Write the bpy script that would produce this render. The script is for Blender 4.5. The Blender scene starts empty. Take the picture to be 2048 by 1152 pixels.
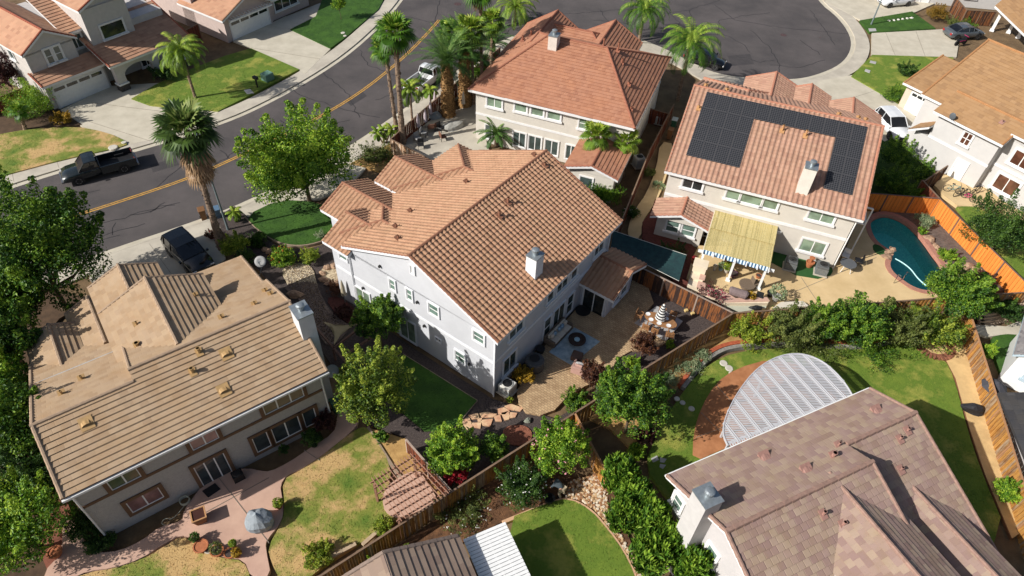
import bpy, bmesh, math, random
import numpy as np
from mathutils import Vector, Matrix
R = math.radians
SC = bpy.context.scene
COL = SC.collection
# ------------------------------------------------------------------ camera, sky, sun, exposure
F = 1365.; HC = 35.5
_p, _r = R(45.1), R(3.02)
FW = np.array([0, math.cos(_p), -math.sin(_p)]); UP0 = np.array([0, math.sin(_p), math.cos(_p)]); RT0 = np.array([1., 0, 0])
CX = math.cos(_r)*RT0 + math.sin(_r)*UP0; CU = -math.sin(_r)*RT0 + math.cos(_r)*UP0
CP = np.array([0, 0, HC])
cd = bpy.data.cameras.new('camera'); cam = bpy.data.objects.new('camera', cd); COL.objects.link(cam)
cd.sensor_width = 36; cd.lens = F/2048*36; cd.clip_start = .5; cd.clip_end = 3000
cam.matrix_world = Matrix(((CX[0], CU[0], -FW[0], 0), (CX[1], CU[1], -FW[1], 0), (CX[2], CU[2], -FW[2], HC), (0, 0, 0, 1)))
SC.camera = cam
SUN_AZ, SUN_EL = R(206), R(35)          # direction towards the sun
w = bpy.data.worlds.new('World'); SC.world = w; w.use_nodes = True
nt = w.node_tree; bg = nt.nodes['Background']; sky = nt.nodes.new('ShaderNodeTexSky')
sky.sky_type = 'NISHITA'; sky.sun_disc = False; sky.sun_elevation = SUN_EL; sky.sun_rotation = R(90)-SUN_AZ
sky.altitude = 100; sky.air_density = 1.0; sky.dust_density = 2.5
nt.links.new(sky.outputs[0], bg.inputs[0]); bg.inputs[1].default_value = .078
ld = bpy.data.lights.new('sun', 'SUN'); ld.energy = 5.0; ld.angle = R(.5); ld.color = (1, .965, .915)
lo = bpy.data.objects.new('sun', ld); COL.objects.link(lo)
_d = Vector((math.cos(SUN_AZ)*math.cos(SUN_EL), math.sin(SUN_AZ)*math.cos(SUN_EL), math.sin(SUN_EL)))
lo.rotation_euler = _d.to_track_quat('Z', 'Y').to_euler()
SC.view_settings.view_transform = 'Standard'; SC.view_settings.look = 'None'; SC.view_settings.exposure = .24
SC.cycles.max_bounces = 5

# ------------------------------------------------------------------ geometry of the place
def P(x, y, z=0.):
    d = F*FW + (x-1024)*CX - (y-576)*CU
    return CP + (z-HC)/d[2]*d
class Fr:
    def __init__(s, x, y, deg, z=0):
        s.o = P(x, y, z)*np.array([1, 1, 0]); a = R(deg); s.a = a
        s.U = np.array([math.cos(a), math.sin(a), 0]); s.V = np.array([-math.sin(a), math.cos(a), 0])
    def w(s, u, v, z=0): return s.o + u*s.U + v*s.V + np.array([0, 0, z])
class FrW(Fr):
    def __init__(s, o, deg):
        s.o = np.array([o[0], o[1], 0.]) ; s.z0 = o[2] if len(o) > 2 else 0
        a = R(deg); s.a = a; s.U = np.array([math.cos(a), math.sin(a), 0]); s.V = np.array([-math.sin(a), math.cos(a), 0])
    def w(s, u, v, z=0): return s.o + u*s.U + v*s.V + np.array([0, 0, z+s.z0])
WORLD = FrW((0, 0, 0), 0)
rng = np.random.default_rng(7); random.seed(7)

# ------------------------------------------------------------------ materials
MATS = {}
def nodes(name):
    m = bpy.data.materials.new(name); m.use_nodes = True; n = m.node_tree
    return m, n, n.nodes['Principled BSDF'], n.nodes.new, n.links.new
def hx(c):
    return tuple(((v/255/12.92) if v/255 <= .04045 else ((v/255+.055)/1.055)**2.4) for v in c)
def mat(name, c, rough=.8, var=.18, scale=3., c2=None, bump=0., bscale=40., metal=0., spec=.4, uv=False, detail=6., c3=None, bright=1.):
    """colour with soft procedural variation (noise) and fine bump"""
    if name in MATS: return MATS[name]
    m, n, b, N, Lk = nodes(name); MATS[name] = m
    b.inputs['Roughness'].default_value = rough; b.inputs['Metallic'].default_value = metal
    b.inputs['Specular IOR Level'].default_value = spec
    c = tuple(c); c2 = c2 or tuple(v*(1-var*2) for v in c)
    if not var and c2 == c:
        b.inputs['Base Color'].default_value = (*c, 1)
        return m
    tc = N('ShaderNodeTexCoord')
    nz = N('ShaderNodeTexNoise'); nz.inputs['Scale'].default_value = scale; nz.inputs['Detail'].default_value = detail; nz.inputs['Roughness'].default_value = .65
    g = N('ShaderNodeNewGeometry'); Lk(g.outputs['Position'], nz.inputs['Vector'])
    rp = N('ShaderNodeValToRGB'); e = rp.color_ramp.elements
    e[0].position = .36; e[0].color = (*c2, 1); e[1].position = .64; e[1].color = (*c, 1)
    if c3: k = e.new(.5); k.color = (*c3, 1)
    Lk(nz.outputs[0], rp.inputs[0]); Lk(rp.outputs[0], b.inputs['Base Color'])
    if bump:
        n2 = N('ShaderNodeTexNoise'); n2.inputs['Scale'].default_value = bscale; n2.inputs['Detail'].default_value = 4
        Lk(g.outputs['Position'], n2.inputs['Vector'])
        bp = N('ShaderNodeBump'); bp.inputs['Strength'].default_value = bump; bp.inputs['Distance'].default_value = .05
        Lk(n2.outputs[0], bp.inputs['Height']); Lk(bp.outputs[0], b.inputs['Normal'])
    return m
def tilemat(name, cols, rough=.85, mixs=.6, groove=.25, dirt=(.25, .19, .10), dirtamt=.25):
    """per-tile colour from the uv cell (u = tile column, v = course) with weathering"""
    if name in MATS: return MATS[name]
    m, n, b, N, Lk = nodes(name); MATS[name] = m
    b.inputs['Roughness'].default_value = rough; b.inputs['Specular IOR Level'].default_value = .25
    uv = N('ShaderNodeUVMap'); sp = N('ShaderNodeSeparateXYZ'); Lk(uv.outputs[0], sp.inputs[0])
    def math_(op, a, bb=None):
        q = N('ShaderNodeMath'); q.operation = op
        for i, x in enumerate((a, bb)):
            if x is None: continue
            if isinstance(x, (int, float)): q.inputs[i].default_value = x
            else: Lk(x, q.inputs[i])
        return q.outputs[0]
    vv = math_('ADD', sp.outputs[1], .02); fv = math_('FLOOR', vv)
    off = math_('MULTIPLY', math_('MODULO', fv, 2.), .5)
    uu = math_('ADD', sp.outputs[0], off); fu = math_('FLOOR', uu)
    cb = N('ShaderNodeCombineXYZ'); Lk(fu, cb.inputs[0]); Lk(fv, cb.inputs[1])
    wn = N('ShaderNodeTexWhiteNoise'); wn.noise_dimensions = '2D'; Lk(cb.outputs[0], wn.inputs['Vector'])
    rp = N('ShaderNodeValToRGB'); rp.color_ramp.interpolation = 'CONSTANT' if len(cols) > 3 else 'LINEAR'
    e = rp.color_ramp.elements; e[0].color = (*cols[0], 1); e[1].color = (*cols[-1], 1)
    if rp.color_ramp.interpolation == 'CONSTANT': e[1].position = (len(cols)-1)/len(cols)
    for i, c in enumerate(cols[1:-1]):
        k = e.new((i+1)/len(cols) if len(cols) > 3 else .5); k.color = (*c, 1)
    Lk(wn.outputs['Value'], rp.inputs[0])
    g = N('ShaderNodeNewGeometry'); nz = N('ShaderNodeTexNoise'); nz.inputs['Scale'].default_value = .9; nz.inputs['Detail'].default_value = 8; nz.inputs['Roughness'].default_value = .7
    Lk(g.outputs['Position'], nz.inputs['Vector'])
    r2 = N('ShaderNodeValToRGB'); r2.color_ramp.elements[0].position = .42; r2.color_ramp.elements[1].position = .72
    r2.color_ramp.elements[0].color = (0, 0, 0, 1); r2.color_ramp.elements[1].color = (dirtamt,)*3+(1,)
    Lk(nz.outputs[0], r2.inputs[0])
    mx = N('ShaderNodeMix'); mx.data_type = 'RGBA'; Lk(r2.outputs[0], mx.inputs[0]); Lk(rp.outputs[0], mx.inputs[6]); mx.inputs[7].default_value = (*dirt, 1)
    Lk(mx.outputs[2], b.inputs['Base Color'])
    # grooves between tiles
    fr = math_('FRACT', uu); d1 = math_('MINIMUM', fr, math_('SUBTRACT', 1., fr)); gs = math_('MINIMUM', math_('MULTIPLY', d1, 12.), 1.)
    n3 = N('ShaderNodeTexNoise'); n3.inputs['Scale'].default_value = 60; Lk(g.outputs['Position'], n3.inputs['Vector'])
    hh = math_('ADD', math_('MULTIPLY', gs, groove), math_('MULTIPLY', n3.outputs[0], .08))
    bp = N('ShaderNodeBump'); bp.inputs['Strength'].default_value = .8; bp.inputs['Distance'].default_value = .03; Lk(hh, bp.inputs['Height']); Lk(bp.outputs[0], b.inputs['Normal'])
    return m
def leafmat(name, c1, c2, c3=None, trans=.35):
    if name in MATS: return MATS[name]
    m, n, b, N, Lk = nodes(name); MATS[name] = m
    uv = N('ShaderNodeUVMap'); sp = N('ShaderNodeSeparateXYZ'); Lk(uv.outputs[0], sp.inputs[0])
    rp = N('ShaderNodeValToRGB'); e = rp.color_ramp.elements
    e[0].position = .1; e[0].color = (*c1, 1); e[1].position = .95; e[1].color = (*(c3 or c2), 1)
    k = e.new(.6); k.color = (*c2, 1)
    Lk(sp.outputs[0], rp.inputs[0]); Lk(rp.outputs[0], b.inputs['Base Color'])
    b.inputs['Roughness'].default_value = .5; b.inputs['Specular IOR Level'].default_value = .35
    tr = N('ShaderNodeBsdfTranslucent'); Lk(rp.outputs[0], tr.inputs[0])
    mx = N('ShaderNodeMixShader'); mx.inputs[0].default_value = trans
    Lk(b.outputs[0], mx.inputs[1]); Lk(tr.outputs[0], mx.inputs[2]); Lk(mx.outputs[0], n.nodes['Material Output'].inputs[0])
    return m
def glassmat(name, c, rough=.06, blinds=None):
    if name in MATS: return MATS[name]
    m, n, b, N, Lk = nodes(name); MATS[name] = m
    b.inputs['Roughness'].default_value = rough; b.inputs['Specular IOR Level'].default_value = .7; b.inputs['Base Color'].default_value = (*c, 1)
    g = N('ShaderNodeNewGeometry'); nz = N('ShaderNodeTexNoise'); nz.inputs['Scale'].default_value = 1.3; Lk(g.outputs['Position'], nz.inputs['Vector'])
    rp = N('ShaderNodeValToRGB'); e = rp.color_ramp.elements; e[0].position = .4; e[0].color = (*[v*.6 for v in c], 1); e[1].position = .6; e[1].color = (*c, 1)
    Lk(nz.outputs[0], rp.inputs[0]); Lk(rp.outputs[0], b.inputs['Base Color'])
    return m

# ------------------------------------------------------------------ mesh builder
ORIG = {}
class MB:
    def __init__(s, fr=WORLD): s.v = []; s.f = []; s.fr = fr; s.uv = None; s.mi = None
    def add(s, pts, faces):
        k = len(s.v); s.v += [tuple(p) for p in pts]; s.f += [tuple(i+k for i in f) for f in faces]; return s
    def W(s, p): return s.fr.w(*p)
    def box(s, u0, u1, v0, v1, z0, z1):
        c = [s.fr.w(u, v, z) for z in (z0, z1) for u, v in ((u0, v0), (u1, v0), (u1, v1), (u0, v1))]
        return s.add(c, [(3, 2, 1, 0), (4, 5, 6, 7), (0, 1, 5, 4), (1, 2, 6, 5), (2, 3, 7, 6), (3, 0, 4, 7)])
    def cbox(s, u, v, z, a, b, h): return s.box(u-a/2, u+a/2, v-b/2, v+b/2, z, z+h)
    def prism(s, poly, z0, z1):          # poly of (u,v)
        n = len(poly); A = sum(poly[i][0]*poly[(i+1) % n][1]-poly[(i+1) % n][0]*poly[i][1] for i in range(n))
        if A < 0: poly = poly[::-1]
        pts = [s.fr.w(u, v, z0) for u, v in poly]+[s.fr.w(u, v, z1) for u, v in poly]
        return s.add(pts, [tuple(range(n-1, -1, -1)), tuple(range(n, 2*n))]+[(i, (i+1) % n, n+(i+1) % n, n+i) for i in range(n)])
    def slab(s, poly3, dz):              # planar 3d polygon (local) thickened downwards
        n = len(poly3); pts = [s.fr.w(*p) for p in poly3]+[s.fr.w(p[0], p[1], p[2]-dz) for p in poly3]
        return s.add(pts, [tuple(range(n)), tuple(range(2*n-1, n-1, -1))]+[((i+1) % n, i, n+i, n+(i+1) % n) for i in range(n)])
    def beam(s, a, b, wd, ht=None, world=False):
        ht = ht or wd; a = np.array(a if world else s.fr.w(*a), float); b = np.array(b if world else s.fr.w(*b), float)
        d = b-a; d /= np.linalg.norm(d)+1e-9; up = np.array([0, 0, 1.]) if abs(d[2]) < .95 else s.fr.U
        x = np.cross(d, up); x /= np.linalg.norm(x); y = np.cross(x, d)
        c = [p+sx*x*wd/2+sy*y*ht/2 for p in (a, b) for sx, sy in ((-1, -1), (1, -1), (1, 1), (-1, 1))]
        return s.add(c, [(3, 2, 1, 0), (4, 5, 6, 7), (0, 1, 5, 4), (1, 2, 6, 5), (2, 3, 7, 6), (3, 0, 4, 7)])
    def tube(s, pts, rad, n=8, world=False, cap=True):
        pts = [np.array(p if world else s.fr.w(*p), float) for p in pts]
        if not hasattr(rad, '__len__'): rad = [rad]*len(pts)
        k = len(s.v); pd = None
        for i, p in enumerate(pts):
            d = pts[min(i+1, len(pts)-1)]-pts[max(i-1, 0)]; d /= np.linalg.norm(d)+1e-9
            if pd is None: x = np.cross(d, [0.31, .2, .93] if abs(d[2]) < .9 else [1, 0, 0.1])
            else: x = px - d*np.dot(px, d)
            x /= np.linalg.norm(x)+1e-9; px = x; pd = d; y = np.cross(d, x)
            for j in range(n):
                t = 2*math.pi*j/n; s.v.append(tuple(p+rad[i]*(math.cos(t)*x+math.sin(t)*y)))
        for i in range(len(pts)-1):
            for j in range(n):
                a = k+i*n+j; b = k+i*n+(j+1) % n; s.f.append((a, b, b+n, a+n))
        if cap:
            s.f.append(tuple(k+j for j in range(n))[::-1]); s.f.append(tuple(k+(len(pts)-1)*n+j for j in range(n)))
        return s
    def lathe(s, u, v, z, prof, n=16, sx=1, sy=1):   # prof: (r, h)
        k = len(s.v)
        for r, h in prof:
            for j in range(n):
                t = 2*math.pi*j/n; s.v.append(tuple(s.fr.w(u+r*sx*math.cos(t), v+r*sy*math.sin(t), z+h)))
        for i in range(len(prof)-1):
            for j in range(n):
                a = k+i*n+j; b = k+i*n+(j+1) % n; s.f.append((a, b, b+n, a+n))
        s.f.append(tuple(k+j for j in range(n))[::-1]); s.f.append(tuple(k+(len(prof)-1)*n+j for j in range(n)))
        return s
    def blob(s, u, v, z, a, b, c, seed=0, amp=.15, n=10, m=6):
        g = np.random.default_rng(seed); k = len(s.v); ph = g.uniform(0, 6, 6)
        for i in range(m+1):
            th = math.pi*i/m
            for j in range(n):
                t = 2*math.pi*j/n
                q = 1+amp*(math.sin(2*t+ph[0]+th*2)+math.sin(3*t+ph[1])*.6+math.sin(5*th+ph[2]+t))*.6
                s.v.append(tuple(s.fr.w(u+a*q*math.sin(th)*math.cos(t), v+b*q*math.sin(th)*math.sin(t), z+c*(1 if 0 < i < m else 1)*math.cos(th)*(1+amp*math.sin(ph[3]+3*t)*math.sin(th)))))
        for i in range(m):
            for j in range(n):
                a_ = k+i*n+j; b_ = k+i*n+(j+1) % n; s.f.append((a_, a_+n, b_+n, b_))
        return s
    def build(s, name, m, parent=None, smooth=False, bevel=0, origin=None):
        me = bpy.data.meshes.new(name)
        og = np.array(ORIG.get(parent.name, (0, 0, 0)) if parent is not None else (origin if origin is not None else (0, 0, 0)), float)
        V = np.array(s.v, float).reshape(-1, 3)-og
        me.from_pydata(V.tolist(), [], s.f)
        if s.uv is not None:
            l = me.uv_layers.new(name='UVMap'); idx = np.empty(len(me.loops), int); me.loops.foreach_get('vertex_index', idx)
            l.data.foreach_set('uv', np.array(s.uv, float)[idx].ravel())
        o = bpy.data.objects.new(name, me); COL.objects.link(o)
        for q in (m if isinstance(m, (list, tuple)) else [m]): me.materials.append(q)
        if s.mi is not None: me.polygons.foreach_set('material_index', s.mi)
        if smooth: me.polygons.foreach_set('use_smooth', [True]*len(me.polygons))
        me.update()
        if bevel:
            bb = bmesh.new(); bb.from_mesh(me); bmesh.ops.bevel(bb, geom=bb.edges[:], offset=bevel, segments=1, affect='EDGES'); bb.to_mesh(me); bb.free()
        if parent is not None: o.parent = parent; ORIG[o.name] = tuple(og)
        else: o.location = tuple(og); ORIG[o.name] = tuple(og)
        return o
def tag(o, label=None, cat=None, group=None, kind=None):
    if label: o['label'] = label
    if cat: o['category'] = cat
    if group: o['group'] = group
    if kind: o['kind'] = kind
    return o
def thing(name, loc, label, cat, group=None):
    o = bpy.data.objects.new(name, None); COL.objects.link(o); o.location = tuple(loc); o.empty_display_size = .3
    ORIG[o.name] = tuple(loc); return tag(o, label, cat, group)
def solo(mb, name, m, label, cat, group=None, origin=None, **k):
    if origin is None: origin = np.array(mb.v, float).mean(0); origin[2] = min(p[2] for p in mb.v)
    return tag(mb.build(name, m, None, origin=origin, **k), label, cat, group)
def dup(root, loc, rz=None, sc=None, label=None, group=None):
    def rec(o, par):
        c = o.copy(); COL.objects.link(c)
        if par is not None: c.parent = par
        for ch in o.children: rec(ch, c)
        return c
    c = rec(root, None); c.location = tuple(loc)
    if rz is not None: c.rotation_euler = (0, 0, rz)
    if sc is not None: c.scale = (sc,)*3 if not hasattr(sc, '__len__') else sc
    if label: c['label'] = label
    if group: c['group'] = group; root['group'] = group
    return c
def flatpoly(name, px, m, z=.02, thick=None, kind='structure', smoothit=0, world=False):
    pts = [tuple(P(x, y)[:2]) for x, y in px] if not world else px
    if smoothit: pts = chaikin(pts, smoothit)
    mb = MB(); mb.prism(pts, z-(thick or .3), z)
    o = mb.build(name, m, None); tag(o, kind=kind); return o
def chaikin(pts, it=2, closed=True):
    for _ in range(it):
        q = []
        n = len(pts)
        for i in range(n if closed else n-1):
            a = np.array(pts[i]); b = np.array(pts[(i+1) % n]); q += [tuple(a*.75+b*.25), tuple(a*.25+b*.75)]
        if not closed: q = [pts[0]]+q+[pts[-1]]
        pts = q
    return pts
def ribbon(px, wd, closed=False, it=2, world=False):
    """strip polygon pairs along a polyline (left side, right side)"""
    pts = [tuple(P(x, y)[:2]) for x, y in px] if not world else px
    pts = chaikin(pts, it, closed) if it else pts
    L, Rr = [], []
    n = len(pts)
    for i in range(n):
        a = np.array(pts[(i-1) % n] if closed or i > 0 else pts[0]); b = np.array(pts[(i+1) % n] if closed or i < n-1 else pts[-1])
        d = b-a; d = d/(np.linalg.norm(d)+1e-9); nn = np.array([-d[1], d[0]]); p = np.array(pts[i])
        L.append(p+nn*wd/2); Rr.append(p-nn*wd/2)
    return L, Rr
def strip(name, px, wd, m, z0, z1, closed=False, it=2, kind='structure', off=0, world=False):
    L, Rr = ribbon(px, wd, closed, it, world); mb = MB()
    if off:
        c = [(a+b)/2 for a, b in zip(L, Rr)]; d = [(a-b)/np.linalg.norm(a-b) for a, b in zip(L, Rr)]
        L = [p+n*(off+wd/2) for p, n in zip(c, d)]; Rr = [p+n*(off-wd/2) for p, n in zip(c, d)]
    n = len(L); pts = []
    for a, b in zip(L, Rr): pts += [(a[0], a[1], z1), (b[0], b[1], z1), (b[0], b[1], z0), (a[0], a[1], z0)]
    fs = []
    for i in range(n if closed else n-1):
        k = 4*i; q = 4*((i+1) % n)
        fs += [(k, k+1, q+1, q), (k+1, k+2, q+2, q+1), (k+2, k+3, q+3, q+2), (k+3, k, q, q+3)]
    if not closed: fs += [(0, 3, 2, 1), (4*n-4, 4*n-3, 4*n-2, 4*n-1)]
    mb.add(pts, fs); o = mb.build(name, m, None)
    if kind: tag(o, kind=kind)
    return o
# ------------------------------------------------------------------ house kit
SPROF = [(0, 0), (.1, .035), (.25, .06), (.42, .065), (.58, .045), (.7, .008), (.85, 0)]
def tiles(poly, style, name, m, parent):
    """tile courses with real steps laid on one convex roof plane (world coordinates)"""
    Q = [np.array(p, float) for p in poly]
    n = np.zeros(3)
    for i in range(len(Q)): n += np.cross(Q[i]-Q[0], Q[(i+1) % len(Q)]-Q[0])
    n /= np.linalg.norm(n)
    if n[2] < 0: n = -n; Q = Q[::-1]
    s = np.cross([0, 0, 1.], n); s /= np.linalg.norm(s); t = np.cross(n, s)
    S = [q@s for q in Q]; T = [q@t for q in Q]; o = min(T); d = Q[0]@n
    wd, c, step, kind = style
    s0 = math.floor(min(S)/wd)*wd-wd; s1 = max(S)+wd
    nc = int(math.ceil((max(T)-o)/c))+1
    if kind == 'S':
        prof = SPROF; ns = int((s1-s0)/wd)+1
        xs = np.array([s0+(i+p[0])*wd for i in range(ns) for p in prof]); hs = np.array([p[1] for i in range(ns) for p in prof])
    else:
        ns = int((s1-s0)/wd/3)+2; xs = np.array([s0+i*wd*3 for i in range(ns)]); hs = np.zeros(ns)
    rows = []
    for j in range(nc):
        rows.append((j*c+(.04 if j else 0), 0., j-.0)); rows.append((j*c, step, j+.0))
    rows.append((nc*c, 0, nc))
    V = []; UVs = []
    jit = np.random.default_rng(len(xs)*nc).uniform(-.008, .008, (nc+1, len(xs)))
    for (tt, h, v) in rows:
        hh = hs+h+.03+(jit[int(v)] if kind != 'S' else 0)
        V.append(np.outer(xs, s)+np.outer(np.full(len(xs), tt+o), t)+np.outer(d+hh, n))
        UVs.append(np.stack([xs/wd, np.full(len(xs), v+0.)], 1))
    V = np.concatenate(V); UVs = np.concatenate(UVs); nx = len(xs); fs = []
    for r in range(len(rows)-1):
        a = r*nx
        fs += [(a+i, a+i+1, a+nx+i+1, a+nx+i) for i in range(nx-1)]
    me = bpy.data.meshes.new(name); me.from_pydata(V.tolist(), [], fs)
    l = me.uv_layers.new(name='UVMap'); idx = np.empty(len(me.loops), int); me.loops.foreach_get('vertex_index', idx)
    l.data.foreach_set('uv', UVs[idx].ravel())
    bm = bmesh.new(); bm.from_mesh(me)
    for i in range(len(Q)):
        a, b = Q[i], Q[(i+1) % len(Q)]; e = b-a
        if np.linalg.norm(e) < 1e-4: continue
        out = np.cross(e, n)
        bmesh.ops.bisect_plane(bm, geom=bm.verts[:]+bm.edges[:]+bm.faces[:], plane_co=a, plane_no=out/np.linalg.norm(out), clear_outer=True)
    og = ORIG[parent.name]
    bmesh.ops.translate(bm, verts=bm.verts[:], vec=(-og[0], -og[1], -og[2]))
    bm.to_mesh(me); bm.free(); me.materials.append(m)
    ob = bpy.data.objects.new(name, me); COL.objects.link(ob); ob.parent = parent; ORIG[ob.name] = og
    return ob
def caps(mb, a, b, r=.12, seg=.38, world=False):
    if isinstance(mb, House):
        q = MB(mb.fr); caps(q, a, b, r, seg, world); q.build('ridge_cap', mb.capm, mb.root); return
    a = np.array(a if world else mb.fr.w(*a), float); b = np.array(b if world else mb.fr.w(*b), float)
    L = np.linalg.norm(b-a); k = max(1, int(L/seg)); d = (b-a)/k
    for i in range(k):
        p = a+d*i+np.array([0, 0, .03]); q = p+d*1.04+np.array([0, 0, .015])
        mb.tube([p, q], [r, r*.82], 8, True)
class House:
    def __init__(s, name, fr, label, cat='house', wallm=None, tilem=None, style=None, trimm=None, group=None, capm=None):
        s.fr = fr; s.root = thing(name, fr.w(0, 0, 0), label, cat, group); s.wallm = wallm; s.tm = tilem; s.st = style
        s.trim = trimm or TRIM; s.W = MB(fr); s.cap = MB(fr); s.dk = MB(fr); s.band = MB(fr); s.capm = capm or tilem; s.nr = 0
    def plane(s, poly, thick=.2, tile=True):
        s.dk.slab([(p[0], p[1], p[2]) for p in poly], thick)
        if tile: tiles([s.fr.w(*p) for p in poly], s.st, 'roof', s.tm, s.root)
    def block(s, u0, u1, v0, v1, zE, sl=.43, ax='u', ends='gg', run=None, fill=True, ov=.45, skip='', rake='11', ridge=None):
        """gabled or hipped roof over a rectangle; ridge along ax"""
        A, B, C, D = (u0, u1, v0, v1) if ax == 'u' else (v0, v1, u0, u1)
        m = ridge if ridge is not None else (C+D)/2; zR = zE+sl*(m-C); zD = zR-sl*(D-m) if ridge is not None else zE
        half = m-C; run = half if run is None else run
        a = A+(run if ends[0] == 'h' else 0); b = B-(run if ends[1] == 'h' else 0)
        X = (lambda p, q, z: (p, q, z)) if ax == 'u' else (lambda p, q, z: (q, p, z))
        if '1' not in skip: s.plane([X(A, C, zE), X(B, C, zE), X(b, m, zR), X(a, m, zR)])
        if '2' not in skip: s.plane([X(a, m, zR), X(b, m, zR), X(B, D, zD), X(A, D, zD)])
        caps(s, X(a, m, zR), X(b, m, zR))
        for e, (P0, p0, sg) in enumerate(((A, a, -1), (B, b, 1))):
            if ends[e] == 'h':
                s.plane([X(P0, C, zE), X(p0, m, zR), X(P0, D, zD)] if True else 0)
                caps(s, X(P0, C, zE), X(p0, m, zR)); caps(s, X(P0, D, zD), X(p0, m, zR))
            else:
                if rake[e] == '1':
                    caps(s, X(P0-sg*.08, C, zE+.0), X(P0-sg*.08, m, zR), .1, .32); caps(s, X(P0-sg*.08, D, zD), X(P0-sg*.08, m, zR), .1, .32)
                if fill:
                    q = P0-sg*ov; th = .21
                    pts = [X(q, C+ov, zE-.3), X(q, C+ov, zE-th+sl*ov), X(q, m, zR-th), X(q, D-ov, zD-th+sl*ov), X(q, D-ov, zD-.3)]
                    pt2 = [X(q-sg*.15, p[1] if ax == 'u' else p[0], p[2]) for p in pts]
                    k = 5; s.W.add([s.fr.w(*p) for p in pts+pt2], [(0, 1, 2, 3, 4), (9, 8, 7, 6, 5)]+[(i, (i+1) % k, k+(i+1) % k, k+i) for i in range(k)])
        return zR
    def sub(s, face, k):
        if face == 'v-': return FrW(s.fr.w(0, k, 0), math.degrees(s.fr.a)), 1
        if face == 'u-': return FrW(s.fr.w(k, 0, 0), math.degrees(s.fr.a)-90), -1
        if face == 'u+': return FrW(s.fr.w(k, 0, 0), math.degrees(s.fr.a)+90), 1
        if face == 'v+': return FrW(s.fr.w(0, k, 0), math.degrees(s.fr.a)+180), -1
    def window(s, face, k, a0, a1, z0, z1, n=2, glass=None, trim=.12, trimm=None, sill=True, split=False, name='window', framem=None, hood=False, pr=.06):
        sf, sg = s.sub(face, k)
        if sg < 0: a0, a1 = -a1, -a0
        if a0 > a1: a0, a1 = a1, a0
        if z0 > z1: z0, z1 = z1, z0
        fm = framem or WHITE; f = MB(sf); t = .05
        f.box(a0, a1, -pr+.01, .04, z0, z0+t); f.box(a0, a1, -pr+.01, .04, z1-t, z1)
        f.box(a0, a0+t, -pr+.01, .04, z0+t, z1-t); f.box(a1-t, a1, -pr+.01, .04, z0+t, z1-t)
        for i in range(1, n):
            x = a0+(a1-a0)*i/n; f.box(x-.035, x+.035, -pr+.015, .04, z0+t, z1-t)
        if split:
            zm = (z0+z1)/2
            for i in range(n):
                x0 = a0+(a1-a0)*i/n+.035+(.015 if i == 0 else 0); x1 = a0+(a1-a0)*(i+1)/n-.035-(.015 if i == n-1 else 0)
                f.box(x0, x1, -pr+.02, .04, zm-.03, zm+.03)
        o = f.build(name, fm, s.root)
        g = MB(sf); g.box(a0+t*.8, a1-t*.8, -.022, .03, z0+t*.8, z1-t*.8); g.build('pane', glass or GLASS, o)
        if trim:
            q = MB(sf); p = -pr-.03
            q.box(a0-trim, a1+trim, p, .02, z1, z1+trim); q.box(a0-trim, a0, p, .02, z0, z1); q.box(a1, a1+trim, p, .02, z0, z1)
            if sill: q.box(a0-trim-.08, a1+trim+.08, p-.09, .02, z0-trim-.04, z0)
            else: q.box(a0-trim, a1+trim, p, .02, z0-trim, z0)
            q.build('frame', trimm or s.trim, o)
        return o
    def box(s, *a): s.W.box(*a)
    def done(s):
        if s.W.v: s.W.build('wall', s.wallm, s.root)
        if s.dk.v: s.dk.build('eave', s.trim, s.root)
        if s.band.v: s.band.build('trim_band', s.trim, s.root)
    def pipe(s, u, v, z, h=.4, r=.05, m=None, flash=.22, lean=0):
        mb = MB(s.fr); mb.tube([(u, v, z-.15), (u, v, z+h)], r, 8); mb.tube([(u, v, z+h*.8), (u, v, z+h)], r*1.35, 8)
        if flash: mb.beam((u, v-flash, z-.43*flash+.06), (u, v+flash, z+.43*flash+.06), flash*1.6, .03)
        return mb.build('vent_pipe', m or s.capm, s.root)
    def chimney(s, u0, u1, v0, v1, z0, z1, m, capm):
        mb = MB(s.fr); mb.box(u0, u1, v0, v1, z0, z1); c = mb.build('chimney', m, s.root)
        k = MB(s.fr); k.box(u0-.04, u1+.04, v0-.04, v1+.04, z1, z1+.07); a, b = (u0+u1)/2, (v0+v1)/2
        k.lathe(a, b, z1+.07, [(.17, 0), (.17, .22), (.24, .24), (.24, .38), (.15, .43), (.02, .45)], 14)
        k.build('chimney_cap', capm, c); return c
WHITE = mat('white_paint', (.78, .78, .76), .5, .04, 4)
TRIM = mat('trim_white', (.72, .71, .70), .6, .05, 2)
GLASS = glassmat('window_glass', (.06, .085, .08))
GLASSG = glassmat('window_glass_blinds', (.23, .31, .22), .12)
GLASSD = glassmat('window_glass_dark', (.025, .03, .03))
GLASSB = glassmat('window_glass_brown', (.12, .05, .03))
GALV = mat('galvanised_steel', (.36, .40, .42), .4, .1, 6, metal=.6)
STYS = (.335, .315, .05, 'S'); STYF = (.34, .34, .04, 'F')
TERRA = tilemat('terracotta_s_tile', [hx((167, 128, 101)), hx((175, 136, 108)), hx((159, 120, 94))], dirtamt=.25)
CAPT = mat('terracotta_cap', hx((150, 104, 80)), .85, .15, 5)

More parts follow.
